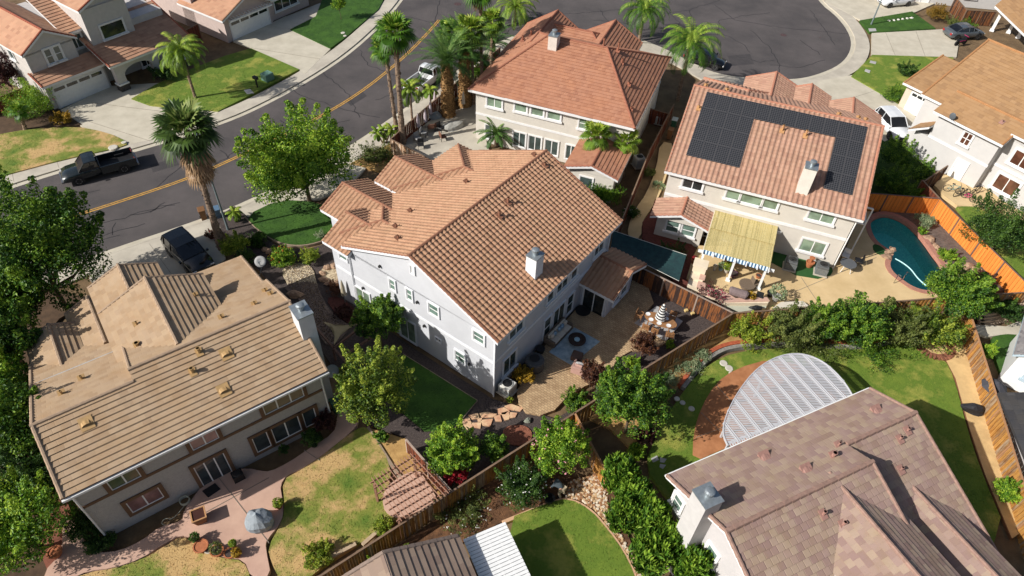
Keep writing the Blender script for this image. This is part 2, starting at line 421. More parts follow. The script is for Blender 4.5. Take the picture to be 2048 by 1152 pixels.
# ---- main grey-white house in the middle
F1 = Fr(986.3, 789.4, 55.3)
GREYW = mat('grey_white_stucco', (.53, .54, .565), .9, .05, .5, bump=.25, bscale=60)
BLUEG = mat('light_trim_main', (.70, .71, .73), .6, .04, 2)
h = House('main_house', F1, 'large two storey grey-white stucco house with terracotta barrel tile roof in the middle', 'house', GREYW, TERRA, STYS, BLUEG, capm=CAPT)
h.block(-.45, 13.55, -.55, 12.0, 5.85, .43, 'u', 'gg', ridge=6.05, fill=False, skip='2')
zt = 5.85+.43*6.6; zf = lambda v: zt-.43*(v-6.05)
h.plane([(-.45, 6.05, zt), (2.6, 6.05, zt), (2.6, 12.15, zf(12.15)), (-.45, 12.15, zf(12.15))])
h.plane([(2.6, 6.05, zt), (13.55, 6.05, zt), (13.55, 14.2, zf(14.2)), (2.6, 14.2, zf(14.2))])
h.box(0, 13.1, 0, 13.6, 0, 5.45)
zr = 8.73
h.W.slab([(0, .02, 5.45), (0, 6.05, 8.46), (0, 13.58, 5.35), (0, 13.58, 5.3), (0, .02, 5.3)], 0) if 0 else None
for uu in (0.0, 12.95):
    pts = [(uu, .0, 5.44), (uu, 6.05, 8.5), (uu, 12.9, 5.5), (uu, 13.6, 5.2)]; p2 = [(uu+.15, p[1], p[2]) for p in pts]
    h.W.add([F1.w(*p) for p in pts+p2], [(0, 1, 2, 3), (7, 6, 5, 4)]+[(i, (i+1) % 4, 4+(i+1) % 4, 4+i) for i in range(4)])
h.block(-.40, 4.25, 11.7, 14.1, 5.38, .43, 'v', 'gg', rake='01', fill=False)
h.block(.55, 4.6, 10.2, 13.35, 5.80, .43, 'v', 'gh', fill=False, rake='00')
h.block(1.99, 6.55, 11.0, 17.0, 5.08, .43, 'v', 'gg', rake='01')
h.block(6.43, 10.9, 11.0, 16.1, 5.40, .43, 'v', 'gg', rake='01')
h.block(6.44, 14.0, 8.6, 14.5, 5.385, .43, 'v', 'gh', fill=False, rake='00')
h.box(-.0, 4.0, 13.6, 13.75, 0, 5.2); h.box(2.45, 6.1, 13.5, 16.6, 0, 4.9); h.box(6.9, 10.5, 13.5, 15.7, 0, 5.2); h.box(10.5, 13.5, 13.5, 14.0, 0, 5.1)
# kitchen bay on the patio side
h.block(9.6, 14.2, -2.75, .1, 2.55, .43, 'v', 'gg', rake='10', fill=False)
h.box(10.0, 13.5, -2.15, 0, 0, 2.5)
pts = [(10.0, -2.15, 2.48), (11.9, -2.15, 3.3), (13.5, -2.15, 2.62)]; p2 = [(p[0], -2.0, p[2]) for p in pts]
h.W.add([F1.w(*p) for p in pts+p2], [(0, 2, 1), (3, 4, 5), (0, 1, 4, 3), (1, 2, 5, 4), (2, 0, 3, 5)])
# bands
h.band.box(-.035, 0, 0, 13.6, 3.08, 3.28); h.band.box(0, 13.1, -.035, 0, 3.08, 3.28)
h.band.box(-.04, 0.04, -.04, .04, 0, 5.4)
GLM = glassmat('glass_main', (.16, .24, .20), .12)
for v0, v1, z0, z1 in ((7.93, 8.39, 4.31, 5.2), (6.48, 6.92, 4.33, 5.25), (4.32, 5.09, 4.29, 5.2), (.76, 1.56, 4.32, 5.16), (2.27, 3.05, 1.28, 2.2)):
    h.window('u-', 0, v0, v1, z0, z1, 1, GLM, .1, split=True, sill=False)
h.window('u-', 0, 6.5, 7.9, .15, 2.1, 2, GLASSG, .1, sill=False); h.window('u-', 0, 10.6, 11.9, .9, 2.3, 2, GLASSG, .1, sill=False)
h.window('u-', 0, 12.3, 13.0, 4.3, 5.0, 1, GLM, .08, split=True, sill=False)
h.window('u-', 0, 6.08, 6.38, 6.9, 7.55, 1, WHITE, .06, sill=False, name='gable_vent')
h.window('u-', 0, 4.24, 4.71, 1.95, 2.25, 2, GLASSD, .05, sill=False, name='vent')
for a0, a1, z0, z1, n in ((1.4, 2.81, 3.95, 4.75, 2), (5.42, 6.14, 3.9, 4.75, 1), (6.49, 7.79, 3.9, 4.75, 2), (8.17, 8.92, 3.9, 4.75, 1), (11.07, 12.28, 3.9, 4.75, 2), (.95, 2.25, .9, 2.45, 2)):
    h.window('v-', 0, a0, a1, z0, z1, n, GLASS, .1)
for a0, a1, n in ((5.4, 6.2, 1), (6.5, 7.85, 2), (8.15, 8.95, 1)):
    h.window('v-', 0, a0, a1, .45, 2.3, n, GLASS, .08, split=n == 1, sill=False)
h.window('u-', 10.0, -1.95, -.25, .02, 2.0, 2, GLASSD, .06, sill=False, name='sliding_door')
for a in (11.0, 12.0): h.window('v-', -2.15, a-.1, a+.75, .75, 2.15, 1, GLASS, .08, split=True)
h.window('u-', 6.9, 13.9, 14.5, 4.0, 4.9, 1, GLASSD, .06, sill=False)
h.chimney(4.6, 5.4, .5, 1.25, 5.7, 7.95, mat('chimney_white', (.66, .68, .70), .9, .04, 1), GALV)
for u, v in ((4.15, 10.25), (2.2, 9.7), (1.0, 8.3), (8.4, 9.0), (12.6, 6.4)): h.pipe(u, v, 8.73-.43*abs(v-6.05)+.06, .3, .045)
for u, v, hh in ((6.3, 4.6, .45), (7.6, 4.9, .45), (12.3, 5.3, .25)): h.pipe(u, v, 8.73-.43*abs(v-6.05)+.06, hh, .07)
for p in [[(-.06, 12.35, 5.3), (-.08, 12.0, 4.9), (-.08, 12.0, 0)], [(-.1, -.12, 5.35), (-.1, -.12, 0)], [(13.0, -.1, 5.3), (13.0, -.1, 2.9)]]:
    dp = MB(F1); dp.tube(p, .045, 6); dp.build('downspout', BLUEG, h.root)
for v, z in ((9.1, 5.75), (11.1, 2.55), (5.6, 2.6), (6.05, 4.5), (1.9, 1.6)):
    l = MB(F1); l.box(-.16, 0, v-.06, v+.06, z, z+.16); l.build('wall_lamp', mat('black_metal', (.02, .02, .02), .5, 0), h.root)
h.done()

# ---- tan roofed house, left
F2 = Fr(216, 1076, 38.1)
TAN = tilemat('tan_flat_tile', [hx((166, 142, 116)), hx((174, 150, 122)), hx((158, 134, 108))], dirtamt=.4, dirt=hx((150, 112, 66)), groove=.15)
CAPTAN = mat('tan_cap', hx((164, 140, 116)), .85, .12, 5)
ST2 = mat('grey_beige_stucco', (.42, .40, .37), .95, .08, 8, bump=.5, bscale=25)
BRN = mat('brown_trim', (.155, .085, .045), .8, .1, 4)
h = House('tan_roof_house', F2, 'beige house with brown window trim and tan flat tile roof', 'house', ST2, TAN, (.42, .31, .06, 'F'), BRN, capm=CAPTAN)
h.block(4.42, 13.15, -.5, 8.1, 5.25, .43, 'u', 'gg', ridge=3.75, fill=False, rake='01'); caps(h, (4.5, 8.0, 5.25), (4.5, 3.75, 7.1), .1)
h.block(-.3, 4.42, -.5, 10.2, 5.25, .43, 'u', 'gg', ridge=3.1, skip='2', fill=False, rake='00')
zl = 5.25+.43*3.6
h.plane([(-.3, 3.1, zl), (4.4, 3.1, zl), (4.4, 10.2, zl-.40*7.1), (-.3, 10.2, zl-.40*7.1)])
caps(h, (-.2, -.5, 5.25), (-.2, 3.1, zl)); caps(h, (-.2, 10.2, zl-.4*7.1), (-.2, 3.1, zl))
h.block(4.0, 10.0, 4.2, 10.4, 5.62, .43, 'v', 'gg', rake='01')
h.block(4.01, 8.0, 10.4, 12.9, 5.62, .43, 'v', 'gg', rake='01')
h.block(-.15, 2.8, 8.3, 12.3, 3.95, .43, 'v', 'gg', rake='01')
h.block(2.2, 5.2, 9.0, 13.5, 3.9, .43, 'v', 'gg', rake='01')
h.plane([(9.9, 7.7, 5.02), (13.0, 7.7, 5.02), (13.0, 13.2, 3.4), (9.9, 13.2, 3.4)]); caps(h, (12.9, 7.8, 5.0), (12.9, 13.2, 3.4), .1)
h.box(0, 12.7, 0, 7.6, 0, 5.1); h.box(0, 4.5, 7.6, 9.8, 0, 3.7); h.box(4.45, 9.55, 7.6, 10.0, 0, 5.3); h.box(4.45, 7.6, 10.0, 12.5, 0, 5.3)
h.box(.3, 2.4, 9.8, 11.9, 0, 3.6); h.box(2.65, 4.45, 9.8, 13.1, 0, 3.6); h.box(9.55, 12.6, 7.6, 12.8, 0, 3.3)
for uu in (.0, 12.55):
    k = 3.1 if uu == 0 else 3.75; zt = 5.25+.43*(k+.5)-.22
    pts = [(uu, 0, 5.08), (uu, k, zt), (uu, 7.55, 5.0)]; p2 = [(uu+.15, p[1], p[2]) for p in pts]
    h.W.add([F2.w(*p) for p in pts+p2], [(0, 1, 2), (5, 4, 3), (0, 3, 4, 1), (1, 4, 5, 2), (2, 5, 3, 0)])
pts = [(4.42, 3.3, zl-.3), (4.42, 3.75, 5.25+.43*4.25-.15), (4.42, 8.0, 5.1), (4.42, 8.0, 4.0)]; p2 = [(p[0]+.1, p[1], p[2]) for p in pts]
h.W.add([F2.w(*p) for p in pts+p2], [(0, 1, 2, 3), (7, 6, 5, 4)]+[(i, (i+1) % 4, 4+(i+1) % 4, 4+i) for i in range(4)])
b = MB(F2); b.box(0, 12.7, -.04, 0, 3.22, 3.42); b.build('trim_band', BRN, h.root)
gut = MB(F2); gut.box(-.3, 13.15, -.62, -.5, 5.06, 5.2); gut.build('gutter', WHITE, h.root)
for uu in (.0, 12.75): gut = MB(F2); gut.tube([(uu, -.1, 5.0), (uu, -.1, 0)], .05, 6); gut.build('downspout', WHITE, h.root)
GL2 = glassmat('glass_reflective', (.05, .065, .07), .05); GL2P = glassmat('glass_curtain_pink', (.30, .17, .16), .12)
h.window('v-', 0, 1.46, 2.87, 3.55, 4.72, 2, GL2, .2, BRN, sill=False); h.window('v-', 0, 5.44, 6.83, 3.55, 4.72, 2, GL2P, .2, BRN, sill=False)
h.window('v-', 0, 9.35, 11.64, 3.55, 4.72, 3, GL2, .2, BRN, sill=False)
h.window('v-', 0, 1.58, 3.2, 1.05, 2.12, 2, GL2P, .2, BRN, sill=False); h.window('v-', 0, 5.05, 6.68, .05, 2.25, 3, GL2, .2, BRN, sill=False, name='sliding_door')
h.window('v-', 0, 8.25, 9.1, .72, 2.2, 1, GL2, .2, BRN, sill=False); h.window('v-', 0, 9.35, 10.96, .72, 2.2, 2, GL2, .2, BRN, sill=False); h.window('v-', 0, 11.2, 11.95, .72, 2.2, 1, GL2, .2, BRN, sill=False)
h.chimney(12.75, 13.6, 1.45, 2.6, 0, 7.85, mat('chimney_grey', (.55, .56, .57), .9, .06, 2, bump=.3), GALV)
OCH = mat('ochre_vent_metal', hx((178, 144, 96)), .65, .1, 5)
def rz2(u, v): return 5.25+.43*(v+.5) if v < 3.75 else 5.25+.43*4.25-.43*(v-3.75)
def dormvent(hh, u, v, z, m, wd=.27, ln=.45, dr=-1):
    mb = MB(hh.fr); a = 7
    pts = []
    for j in range(a):
        t = math.pi*j/(a-1); pts.append((u+wd*math.cos(t), v+dr*ln*.5, z-.43*ln*.5+wd*.75*math.sin(t)+.02))
    q = [(p[0], v-dr*ln*.6, z+.08) for p in pts]
    mb.add([hh.fr.w(*p) for p in pts+q], [(i, i+1, a+i+1, a+i) for i in range(a-1)]); 
    mb.beam((u, v-.4, z-.43*.4+.05), (u, v+.25, z+.43*.25+.05), wd*2.3, .02)
    o = mb.build('roof_vent', m, hh.root)
    return o
for u, v in ((8.9, 2.55), (8.0, .9), (1.85, 2.2)): dormvent(h, u, v, rz2(u, v)+.06, OCH)
for u, v in ((7.75, 3.1), (7.05, 2.3)): h.pipe(u, v, rz2(u, v)+.05, .4, .09, OCH)
for u, v, z in ((5.6, 7.5, 6.3), (5.2, 6.1, 6.15), (9.0, 8.2, 6.05), (9.6, 5.2, 6.5), (11.5, 5.2, 6.45), (12.5, 6.4, 5.95), (12.6, 5.6, 6.3), (2.2, 5.7, 5.85), (1.2, 5.0, 6.1)):
    h.pipe(u, v, z, .3, .055 if u != 5.2 else .11, OCH)
h.done()

# ---- red hipped house behind
F3 = Fr(1270, 255.7, -19.5, 5.4)
RED = tilemat('brick_red_flat_tile', [hx((162, 114, 90)), hx((170, 122, 97)), hx((152, 105, 83))], dirtamt=.3, dirt=hx((190, 130, 90)), groove=.2)
CAPR = mat('red_cap', hx((152, 98, 76)), .85, .12, 5)
CREAM = mat('cream_stucco', (.57, .53, .465), .92, .04, 1.5, bump=.2)
h = House('red_roof_house', F3, 'two storey cream house with a hipped brick red tile roof beyond the main house', 'house', CREAM, RED, (.33, .33, .055, 'F'), capm=CAPR)
h.block(-15, 0, -.05, 14.0, 5.3, .43, 'u', 'hh', run=4.75, ridge=6.85, fill=False)
h.block(-15.0, -8.8, 7.0, 14.7, 5.32, .62, 'v', 'gg', rake='01', fill=False)
h.block(-13.4, -5.6, 10.2, 14.2, 5.9, .5, 'u', 'hh', fill=False)
h.block(-9.2, -3.2, 9.0, 15.6, 5.3, .57, 'v', 'gg', rake='01')
h.box(-14.5, -.45, .5, 13.5, 0, 5.15); h.box(-14.5, -9.3, 13.5, 14.2, 0, 5.15); h.box(-8.8, -3.6, 13.5, 15.2, 0, 5.15)
h.block(-4.6, .05, -4.0, .5, 2.75, .3, 'v', 'gg', rake='10', ov=.4)
h.box(-4.2, -.35, -3.55, .5, 0, 2.62)
h.band.box(-14.5, -.45, .46, .5, 2.75, 2.95); h.band.box(-.45, -.41, .5, 13.5, 2.75, 2.95)
for a0, a1, z0, n in ((-13.4, -11.98, 3.85, 2), (-10.76, -9.66, 4.05, 1), (-9.23, -8.11, 4.05, 1), (-7.72, -6.55, 4.05, 1), (-4.86, -4.2, 3.85, 1), (-3.9, -2.9, 4.05, 1)):
    h.window('v-', .5, a0, a1, z0, 4.9, n, GLASSG, .12, split=n == 1 and z0 < 4)
for a0, a1 in ((-10.8, -9.6), (-9.29, -8.1), (-7.72, -6.5), (-5.75, -4.85), (-13.52, -12.9)):
    h.window('v-', .5, a0, a1, .5, 1.95, 2 if a0 != -13.52 else 1, GLASS, .1, sill=False)
h.window('v-', -3.55, -3.2, -2.1, .7, 2.0, 1, GLASS, .1)
for v in (3, 5.2, 8.5): h.window('u+', -.45, v, v+.9, 3.7, 4.8, 1, GLASS, .1)
h.chimney(-9.75, -8.95, 5.4, 6.3, 7.3, 8.95, mat('chimney_beige', (.62, .56, .50), .9, .05, 2), GALV)
for u, v, z, hh in ((-5.2, 7.3, 8.1, .8), (-3.9, 7.5, 7.9, .8), (-3.2, 6.6, 7.3, .5), (-12.6, 9, 6.9, .5), (-13.1, 8.1, 6.7, .5), (-1.9, 4.5, 6.6, .25), (-.9, 1.8, 5.9, .25)): h.pipe(u, v, z, hh, .07)
h.done()

# ---- house with solar panels
F4 = Fr(1661, 540, -19.5)
ROSE = tilemat('rose_s_tile', [hx((166, 129, 109)), hx((175, 138, 117)), hx((156, 118, 100))], dirtamt=.2)
CAPS4 = mat('rose_cap', hx((178, 122, 98)), .85, .12, 5)
h = House('solar_roof_house', F4, 'cream house with black solar panels on its rose tile roof', 'house', CREAM, ROSE, (.37, .34, .035, 'S'), capm=CAPS4)
h.block(-14.05, .4, -.5, 14.8, 5.4, .43, 'u', 'gg', ridge=7.2, fill=False)
h.block(-14.0, -5.6, 9.5, 16.7, 4.8, .43, 'v', 'gh', fill=False)
h.block(-10.4, -5.4, 11.5, 18.3, 4.95, .43, 'v', 'gg', rake='01')
h.block(-6.6, -2.7, 12.0, 18.0, 4.9, .43, 'v', 'gg', rake='01')
h.block(-3.7, 1.7, 12.0, 17.0, 4.6, .43, 'v', 'gg', rake='01')
h.box(-13.7, 0, 0, 14.3, 0, 5.15)
for uu in (-13.7, -.15):
    pts = [(uu, 0, 5.1), (uu, 7.2, 8.45), (uu, 14.3, 5.1)]; p2 = [(uu+.15, p[1], p[2]) for p in pts]
    h.W.add([F4.w(*p) for p in pts+p2], [(0, 1, 2), (5, 4, 3), (0, 3, 4, 1), (1, 4, 5, 2), (2, 5, 3, 0)])
h.box(-13.5, -6, 14.3, 16.2, 0, 4.6); h.box(-10, -5.8, 16.2, 17.8, 0, 4.7); h.box(-5.79, -3.1, 14.3, 17.5, 0, 4.6); h.box(-3.09, 1.3, 14.3, 16.5, 0, 4.4)
h.block(-14.15, -9.65, -2.4, .0, 2.42, .35, 'v', 'gg', rake='10', ov=.45)
h.box(-13.65, -10.0, -1.6, 0, 0, 2.35)
h.band.box(-13.7, 0, -.07, 0, 2.98, 3.2); h.band.box(0, .05, 0, 14.3, 2.98, 3.2)
for a0, a1, n, g in ((-12.54, -11.03, 2, GLASSD), (-9.2, -8.2, 1, GLASSG), (-8.1, -6.55, 1, GLASSG), (-6.45, -5.4, 1, GLASSG), (-3.15, -1.36, 2, GLASSG)):
    h.window('v-', 0, a0, a1, 4.1, 5.02, n, g, .12)
h.window('v-', 0, -2.8, -1.05, 1.15, 2.3, 2, GLASSG, .12)
for a0 in (-12.85, -11.6): h.window('v-', -1.6, a0, a0+1.0, .85, 1.9, 1, GLM, .1, split=True)
h.window('v-', 0, -9.95, -9.3, .05, 2.1, 1, GLASSD, .06, sill=False, name='door')
h.chimney(-4.55, -3.72, .3, 1.2, 5.5, 7.95, mat('chimney_cream', (.70, .66, .58), .9, .05, 2), GALV)
YEL = mat('yellow_flashing', hx((188, 142, 96)), .6, .1, 5)
for u, v, r, hh in ((-6.61, 4.9, .07, .55), (-4.89, 4.9, .07, .55), (-13.1, 5.2, .05, .3)): h.pipe(u, v, 5.4+.43*(v+.5)+.08, hh, r, YEL)
for u, v in ((-13.2, 8.4), (-11.5, 8.6), (-2.8, 8.3), (-1.2, 9.4), (-.7, 9.0)): h.pipe(u, v, 8.7-.43*(v-7.2)+.05, .3, .045, YEL)
dk = MB(F4); dk.tube([(.08, -.1, 5.2), (.08, -.1, 0)], .05, 6); dk.build('downspout', WHITE, h.root)
# side balcony frame
bal = MB(F4)
for a, b in (((0, 2.5, 3.1), (1.3, 2.5, 3.1)), ((0, 5.5, 3.1), (1.3, 5.5, 3.1)), ((1.3, 2.5, 3.1), (1.3, 5.5, 3.1)), ((1.3, 2.5, 3.1), (1.3, 2.5, 0)), ((0, 2.5, 4.6), (1.3, 2.5, 4.6)), ((1.3, 2.5, 4.6), (1.3, 2.5, 3.1)), ((1.3, 5.5, 3.1), (1.3, 5.5, 0))): bal.beam(a, b, .1)
bal.build('side_frame', WHITE, h.root)
# solar panels: each panel a part
SOL = tilemat('solar_cell', [(.010, .011, .014), (.016, .018, .022), (.012, .013, .017)], rough=.45, dirtamt=0, groove=0)
ALU = mat('panel_frame', (.06, .06, .065), .45, 0, metal=.5)
GRID = mat('panel_grid', (.10, .10, .105), .5, 0)
def panel(u0, u1, v0, v1):
    zz = lambda v: 5.4+.43*(v+.5)+.17
    mb = MB(F4); mb.slab([(u0, v0, zz(v0)), (u1, v0, zz(v0)), (u1, v1, zz(v1)), (u0, v1, zz(v1))], .04); o = mb.build('solar_panel', ALU, h.root)
    c = MB(F4); nu = max(2, round((u1-u0)/.165)); nv = max(2, round((v1-v0)/.155)); g = .013
    du = (u1-u0-.06)/nu; dv = (v1-v0-.06)/nv
    for i in range(nu):
        for j in range(nv):
            a = u0+.03+i*du+g; b = v0+.03+j*dv+g; a1 = a+du-2*g; b1 = b+dv-2*g
            c.add([F4.w(a, b, zz(b)+.012), F4.w(a1, b, zz(b)+.012), F4.w(a1, b1, zz(b1)+.012), F4.w(a, b1, zz(b1)+.012)], [(0, 1, 2, 3)])
    gm = MB(F4); gm.add([F4.w(u0+.02, v0+.02, zz(v0+.02)+.006), F4.w(u1-.02, v0+.02, zz(v0+.02)+.006), F4.w(u1-.02, v1-.02, zz(v1-.02)+.006), F4.w(u0+.02, v1-.02, zz(v1-.02)+.006)], [(0, 1, 2, 3)])
    gm.build('panel_back', GRID, o)
    c.uv = [(.1, .1)]*len(c.v); c.build('cells', SOL, o)
E_ = .012
for r in range(4):
    v1 = 6.75-r*1.42; v0 = v1-1.40
    if r == 0:
        for i in range(12): u0 = -12.89+i*1.012; panel(u0, u0+1.0, v0, v1)
    else:
        for i in range(4): u0 = -12.89+i*1.012; panel(u0, u0+1.0, v0, v1)
        for i in range(2): u0 = -2.77+i*1.012; panel(u0, u0+1.0, v0, v1)
h.done()
# ------------------------------------------------------------------ further houses
# ---- pink-tiled house bottom right
F6 = Fr(1332.9, 952.6, 26.8, 5.0)
PINK = tilemat('pink_blend_flat_tile', [hx((152, 128, 118)), hx((158, 136, 121)), hx((146, 121, 113)), hx((154, 130, 119)), hx((142, 117, 109)), hx((162, 141, 124))], dirtamt=.45, dirt=hx((140, 120, 84)), groove=.35)
CAP6 = mat('pink_cap', hx((154, 124, 110)), .85, .15, 5)
ST6 = mat('white_grey_stucco', (.49, .47, .465), .92, .04, 1.5, bump=.2)
h = House('pink_roof_house', F6, 'house with blended pink and tan tile roof and chimney at the bottom right', 'house', ST6, PINK, (.36, .34, .035, 'F'), capm=CAP6)
h.block(0, 8.85, -12.5, 0, 5-.43*(12.5-8.1), .43, 'u', 'gg', ridge=-4.05, fill=False, rake='11') if 0 else None
S6 = .43
zt = 5+S6*4.05
h.plane([(0, -4.05, zt), (8.85, -4.05, zt), (8.85, 0, 5), (0, 0, 5)])
h.plane([(0, -4.05, zt), (8.85, -4.05, zt), (8.85, -15, zt-S6*10.95), (0, -15, zt-S6*10.95)])
h.plane([(8.85, -2.6, 5+S6*2.6), (13.75, -2.6, 5+S6*2.6), (13.75, 0, 5), (8.85, 0, 5)])
h.plane([(8.85, -2.6, 5+S6*2.6), (13.75, -2.6, 5+S6*2.6), (13.75, -12, 5+S6*2.6-S6*9.4), (8.85, -12, 5+S6*2.6-S6*9.4)])
caps(h, (0, -4.05, zt), (8.85, -4.05, zt), .14, .45); caps(h, (8.85, -2.6, 5+S6*2.6), (13.75, -2.6, 5+S6*2.6), .14, .45)
for u, vm in ((0.05, -4.05), (8.8, -4.05), (13.7, -2.6)):
    zz = 5+S6*(-vm)
    if u < 8: caps(h, (u, 0, 5), (u, -1.95, 5+S6*1.95), .11); caps(h, (u, -3.0, 5+S6*3), (u, vm, zz), .11)
    elif u > 9: caps(h, (u, 0, 5), (u, vm, zz), .11)
    caps(h, (u, -12 if u > 9 else -15, zz-S6*((12 if u > 9 else 15)+vm)), (u, vm, zz), .11)
h.block(4.0, 9.2, -15, -3.6, 5.4, .43, 'v', 'gg', rake='00', fill=False); h.block(9.5, 12.9, -13, -4.5, 4.12, .43, 'v', 'gg', rake='00', fill=False)
h.box(.5, 8.4, -14.6, -.5, 0, 4.6) if 0 else None
pts = [(.5, -.5, 4.95), (.5, -4.05, zt-.22), (.5, -14.5, 1.9), (.5, -14.5, 0), (.5, -.5, 0)]; p2 = [(8.4, p[1], p[2]) for p in pts]
h.W.add([F6.w(*p) for p in pts+p2], [(0, 1, 2, 3, 4), (9, 8, 7, 6, 5)]+[(i, (i+1) % 5, 5+(i+1) % 5, 5+i) for i in range(5)])
pts = [(8.41, -.5, 4.95), (8.41, -2.6, 5.85), (8.41, -11.5, 2.1), (8.41, -11.5, 0), (8.41, -.5, 0)]; p2 = [(13.3, p[1], p[2]) for p in pts]
h.W.add([F6.w(*p) for p in pts+p2], [(0, 1, 2, 3, 4), (9, 8, 7, 6, 5)]+[(i, (i+1) % 5, 5+(i+1) % 5, 5+i) for i in range(5)])
g = MB(F6); g.box(0, 13.75, 0, .12, 4.84, 4.96); g.build('gutter', WHITE, h.root)
h.window('u-', .5, -1.2, -.55, 2.9, 3.95, 1, GLM, .14, split=True); h.window('u-', .5, -4.1, -3.4, 2.7, 3.9, 1, GLM, .14, split=True)
h.window('u-', .5, -6.4, -5.5, .8, 2.0, 1, GLM, .14)
h.chimney(-.45, .5, -3.0, -2.0, 0, 7.3, mat('chimney_pale', (.50, .485, .47), .9, .05, 2, bump=.2), GALV)
P6 = mat('pink_vent', hx((160, 122, 110)), .6, .1, 5)
f6 = lambda v, k=-4.05: 5-S6*v if v > k else 5-S6*k+S6*(v-k)
for u, v in ((4.9, -1.3), (5.85, -2.95)): dormvent(h, u, v, f6(v)+.06, P6, dr=1)
dormvent(h, 12.3, -1.5, f6(-1.5)+.06, P6, dr=1)
for u, v, r in ((7.6, -2.9, .1), (8.4, -2.5, .05), (4.9, -5.1, .07), (5.6, -5.8, .07)): h.pipe(u, v, f6(v)+.05, .35, r, P6)
for u, v in ((12.6, -3.2), (11.9, -3.4), (11.0, -4.6)): h.pipe(u, v, f6(v, -2.6)+.05, .3, .06, P6)
h.done()

# ---- bottom centre neighbour: brown roof and white lattice cover
F7 = Fr(1010, 1043, 27, 2.5)
BRT = tilemat('brown_flat_tile', [hx((142, 122, 108)), hx((152, 132, 116)), hx((132, 112, 100))], dirtamt=.2, groove=.1)
h = House('brown_roof_house', F7, 'low house with brown grey tile roof at the bottom edge', 'house', ST6, BRT, (.45, .36, .045, 'F'), capm=mat('brown_cap', hx((140, 122, 110)), .85, .12, 5))
h.plane([(-2.55, 0.2, 3.3), (-9.5, .2, 3.3), (-9.5, -8, 5.6), (-2.55, -8, 5.6)] if 0 else [(-2.5, .1, 3.0), (-2.5, -9, 3.0), (-6.2, -9, 4.5), (-6.2, .1, 4.5)])
h.plane([(-6.2, -9, 4.5), (-6.2, .1, 4.5), (-10, .1, 2.9), (-10, -9, 2.9)])
caps(h, (-2.6, .02, 3.05), (-6.2, .02, 4.5)); caps(h, (-9.9, .02, 2.95), (-6.2, .02, 4.5))
h.box(-9.6, -2.9, -8.6, -.4, 0, 2.75)
h.done()
def lattice(name, fr, u0, u1, v0, v1, z, label, nb=30, along='u', post=((0, 0),), m=None, bw=.05, gap=None):
    t = thing(name, fr.w((u0+u1)/2, (v0+v1)/2, 0), label, 'patio cover')
    mb = MB(fr)
    for i in range(nb):
        x = v0+(v1-v0)*(i+.5)/nb; mb.box(u0, u1, x-bw/2, x+bw/2, z, z+.045) if along == 'u' else None
        if along == 'v': y = u0+(u1-u0)*(i+.5)/nb; mb.box(y-bw/2, y+bw/2, v0, v1, z, z+.045)
    mb.build('slats', m or WHITE, t); r = MB(fr); r.box(u0+.02, u1-.02, v0+.02, v1-.02, z-.012, z-.004); r.build('added_shade_sheet', mat('shade_sheet_grey', (.16, .16, .165), .6, .05), t); r = MB(fr)  # dark sheet added under the slats: darkens the gaps, makes their shadow solid
    for i in range(5):
        if along == 'u': y = u0+.1+(u1-u0-.2)*i/4; r.box(y-.04, y+.04, v0, v1, z-.16, z-.003)
        else: y = v0+.1+(v1-v0-.2)*i/4; r.box(u0, u1, y-.04, y+.04, z-.16, z-.003)
    r.build('rafters', m or WHITE, t)
    for u, v in post: p = MB(fr); p.box(u-.07, u+.07, v-.07, v+.07, 0, z-.163); p.build('post', m or WHITE, t)
    return t
lattice('patio_cover', F7, -2.3, .0, -7.5, 0, 2.45, 'white louvred patio cover beside the brown roof at the bottom edge', 40, 'u', ((-.15, -.2), (-.15, -3.5)), bw=.160)

# ---- tan gabled house right
F5 = Fr(1943, 381, -54)
TAN5 = tilemat('tan_orange_flat_tile', [hx((156, 122, 86)), hx((164, 130, 94)), hx((146, 114, 82))], dirtamt=.2, dirt=hx((150, 110, 66)), groove=.12)
ST5 = mat('pale_stucco', (.52, .505, .485), .92, .03, 1.5, bump=.15)
CRM5 = mat('peach_stucco', (.55, .46, .36), .92, .04, 2)
h = House('tan_gable_house', F5, 'white walled house with orange tan tile roofs at the right edge behind the pool fence', 'house', ST5, TAN5, (.45, .36, .03, 'F'), capm=mat('tan5_cap', hx((166, 120, 78)), .85, .1, 5))
h.block(-6.0, .35, -.6, 4.8, 5.1, .43, 'u', 'gg', fill=False, rake='01')
h.box(-5.6, 0, 0, 4.3, 2.5, 4.95); h.box(-6.8, 0, 0, 4.3, 0, 2.5)
pts = [(-.15, 0, 4.9), (-.15, 2.1, 6.02), (-.15, 4.2, 4.9)]; p2 = [(0, p[1], p[2]) for p in pts]
h.W.add([F5.w(*p) for p in pts+p2], [(0, 1, 2), (5, 4, 3), (0, 3, 4, 1), (1, 4, 5, 2), (2, 5, 3, 0)])
h.plane([(-7.2, -.7, 2.6), (-7.2, 6, 2.6), (-5.6, 6, 3.7), (-5.6, -.7, 3.7)])
h.box(-.0, 9, 1.0, 12, 0, 5.6); h.plane([(.1, .5, 5.75), (10, .5, 5.75), (10, 6.5, 8.2), (.1, 6.5, 8.2)]); h.plane([(.1, 6.5, 8.2), (10, 6.5, 8.2), (10, 13, 5.6), (.1, 13, 5.6)])
h.plane([(-8.3, 1.0, 5.2), (8, 1.0, 5.2), (8, 9.0, 8.5), (-8.3, 9.0, 8.5)]); h.plane([(-8.3, 9.0, 8.5), (8, 9.0, 8.5), (8, 17, 5.2), (-8.3, 17, 5.2)])
caps(h, (-8.2, 1.0, 5.2), (-8.2, 9, 8.5)); caps(h, (-8.3, 9.0, 8.5), (8, 9.0, 8.5))
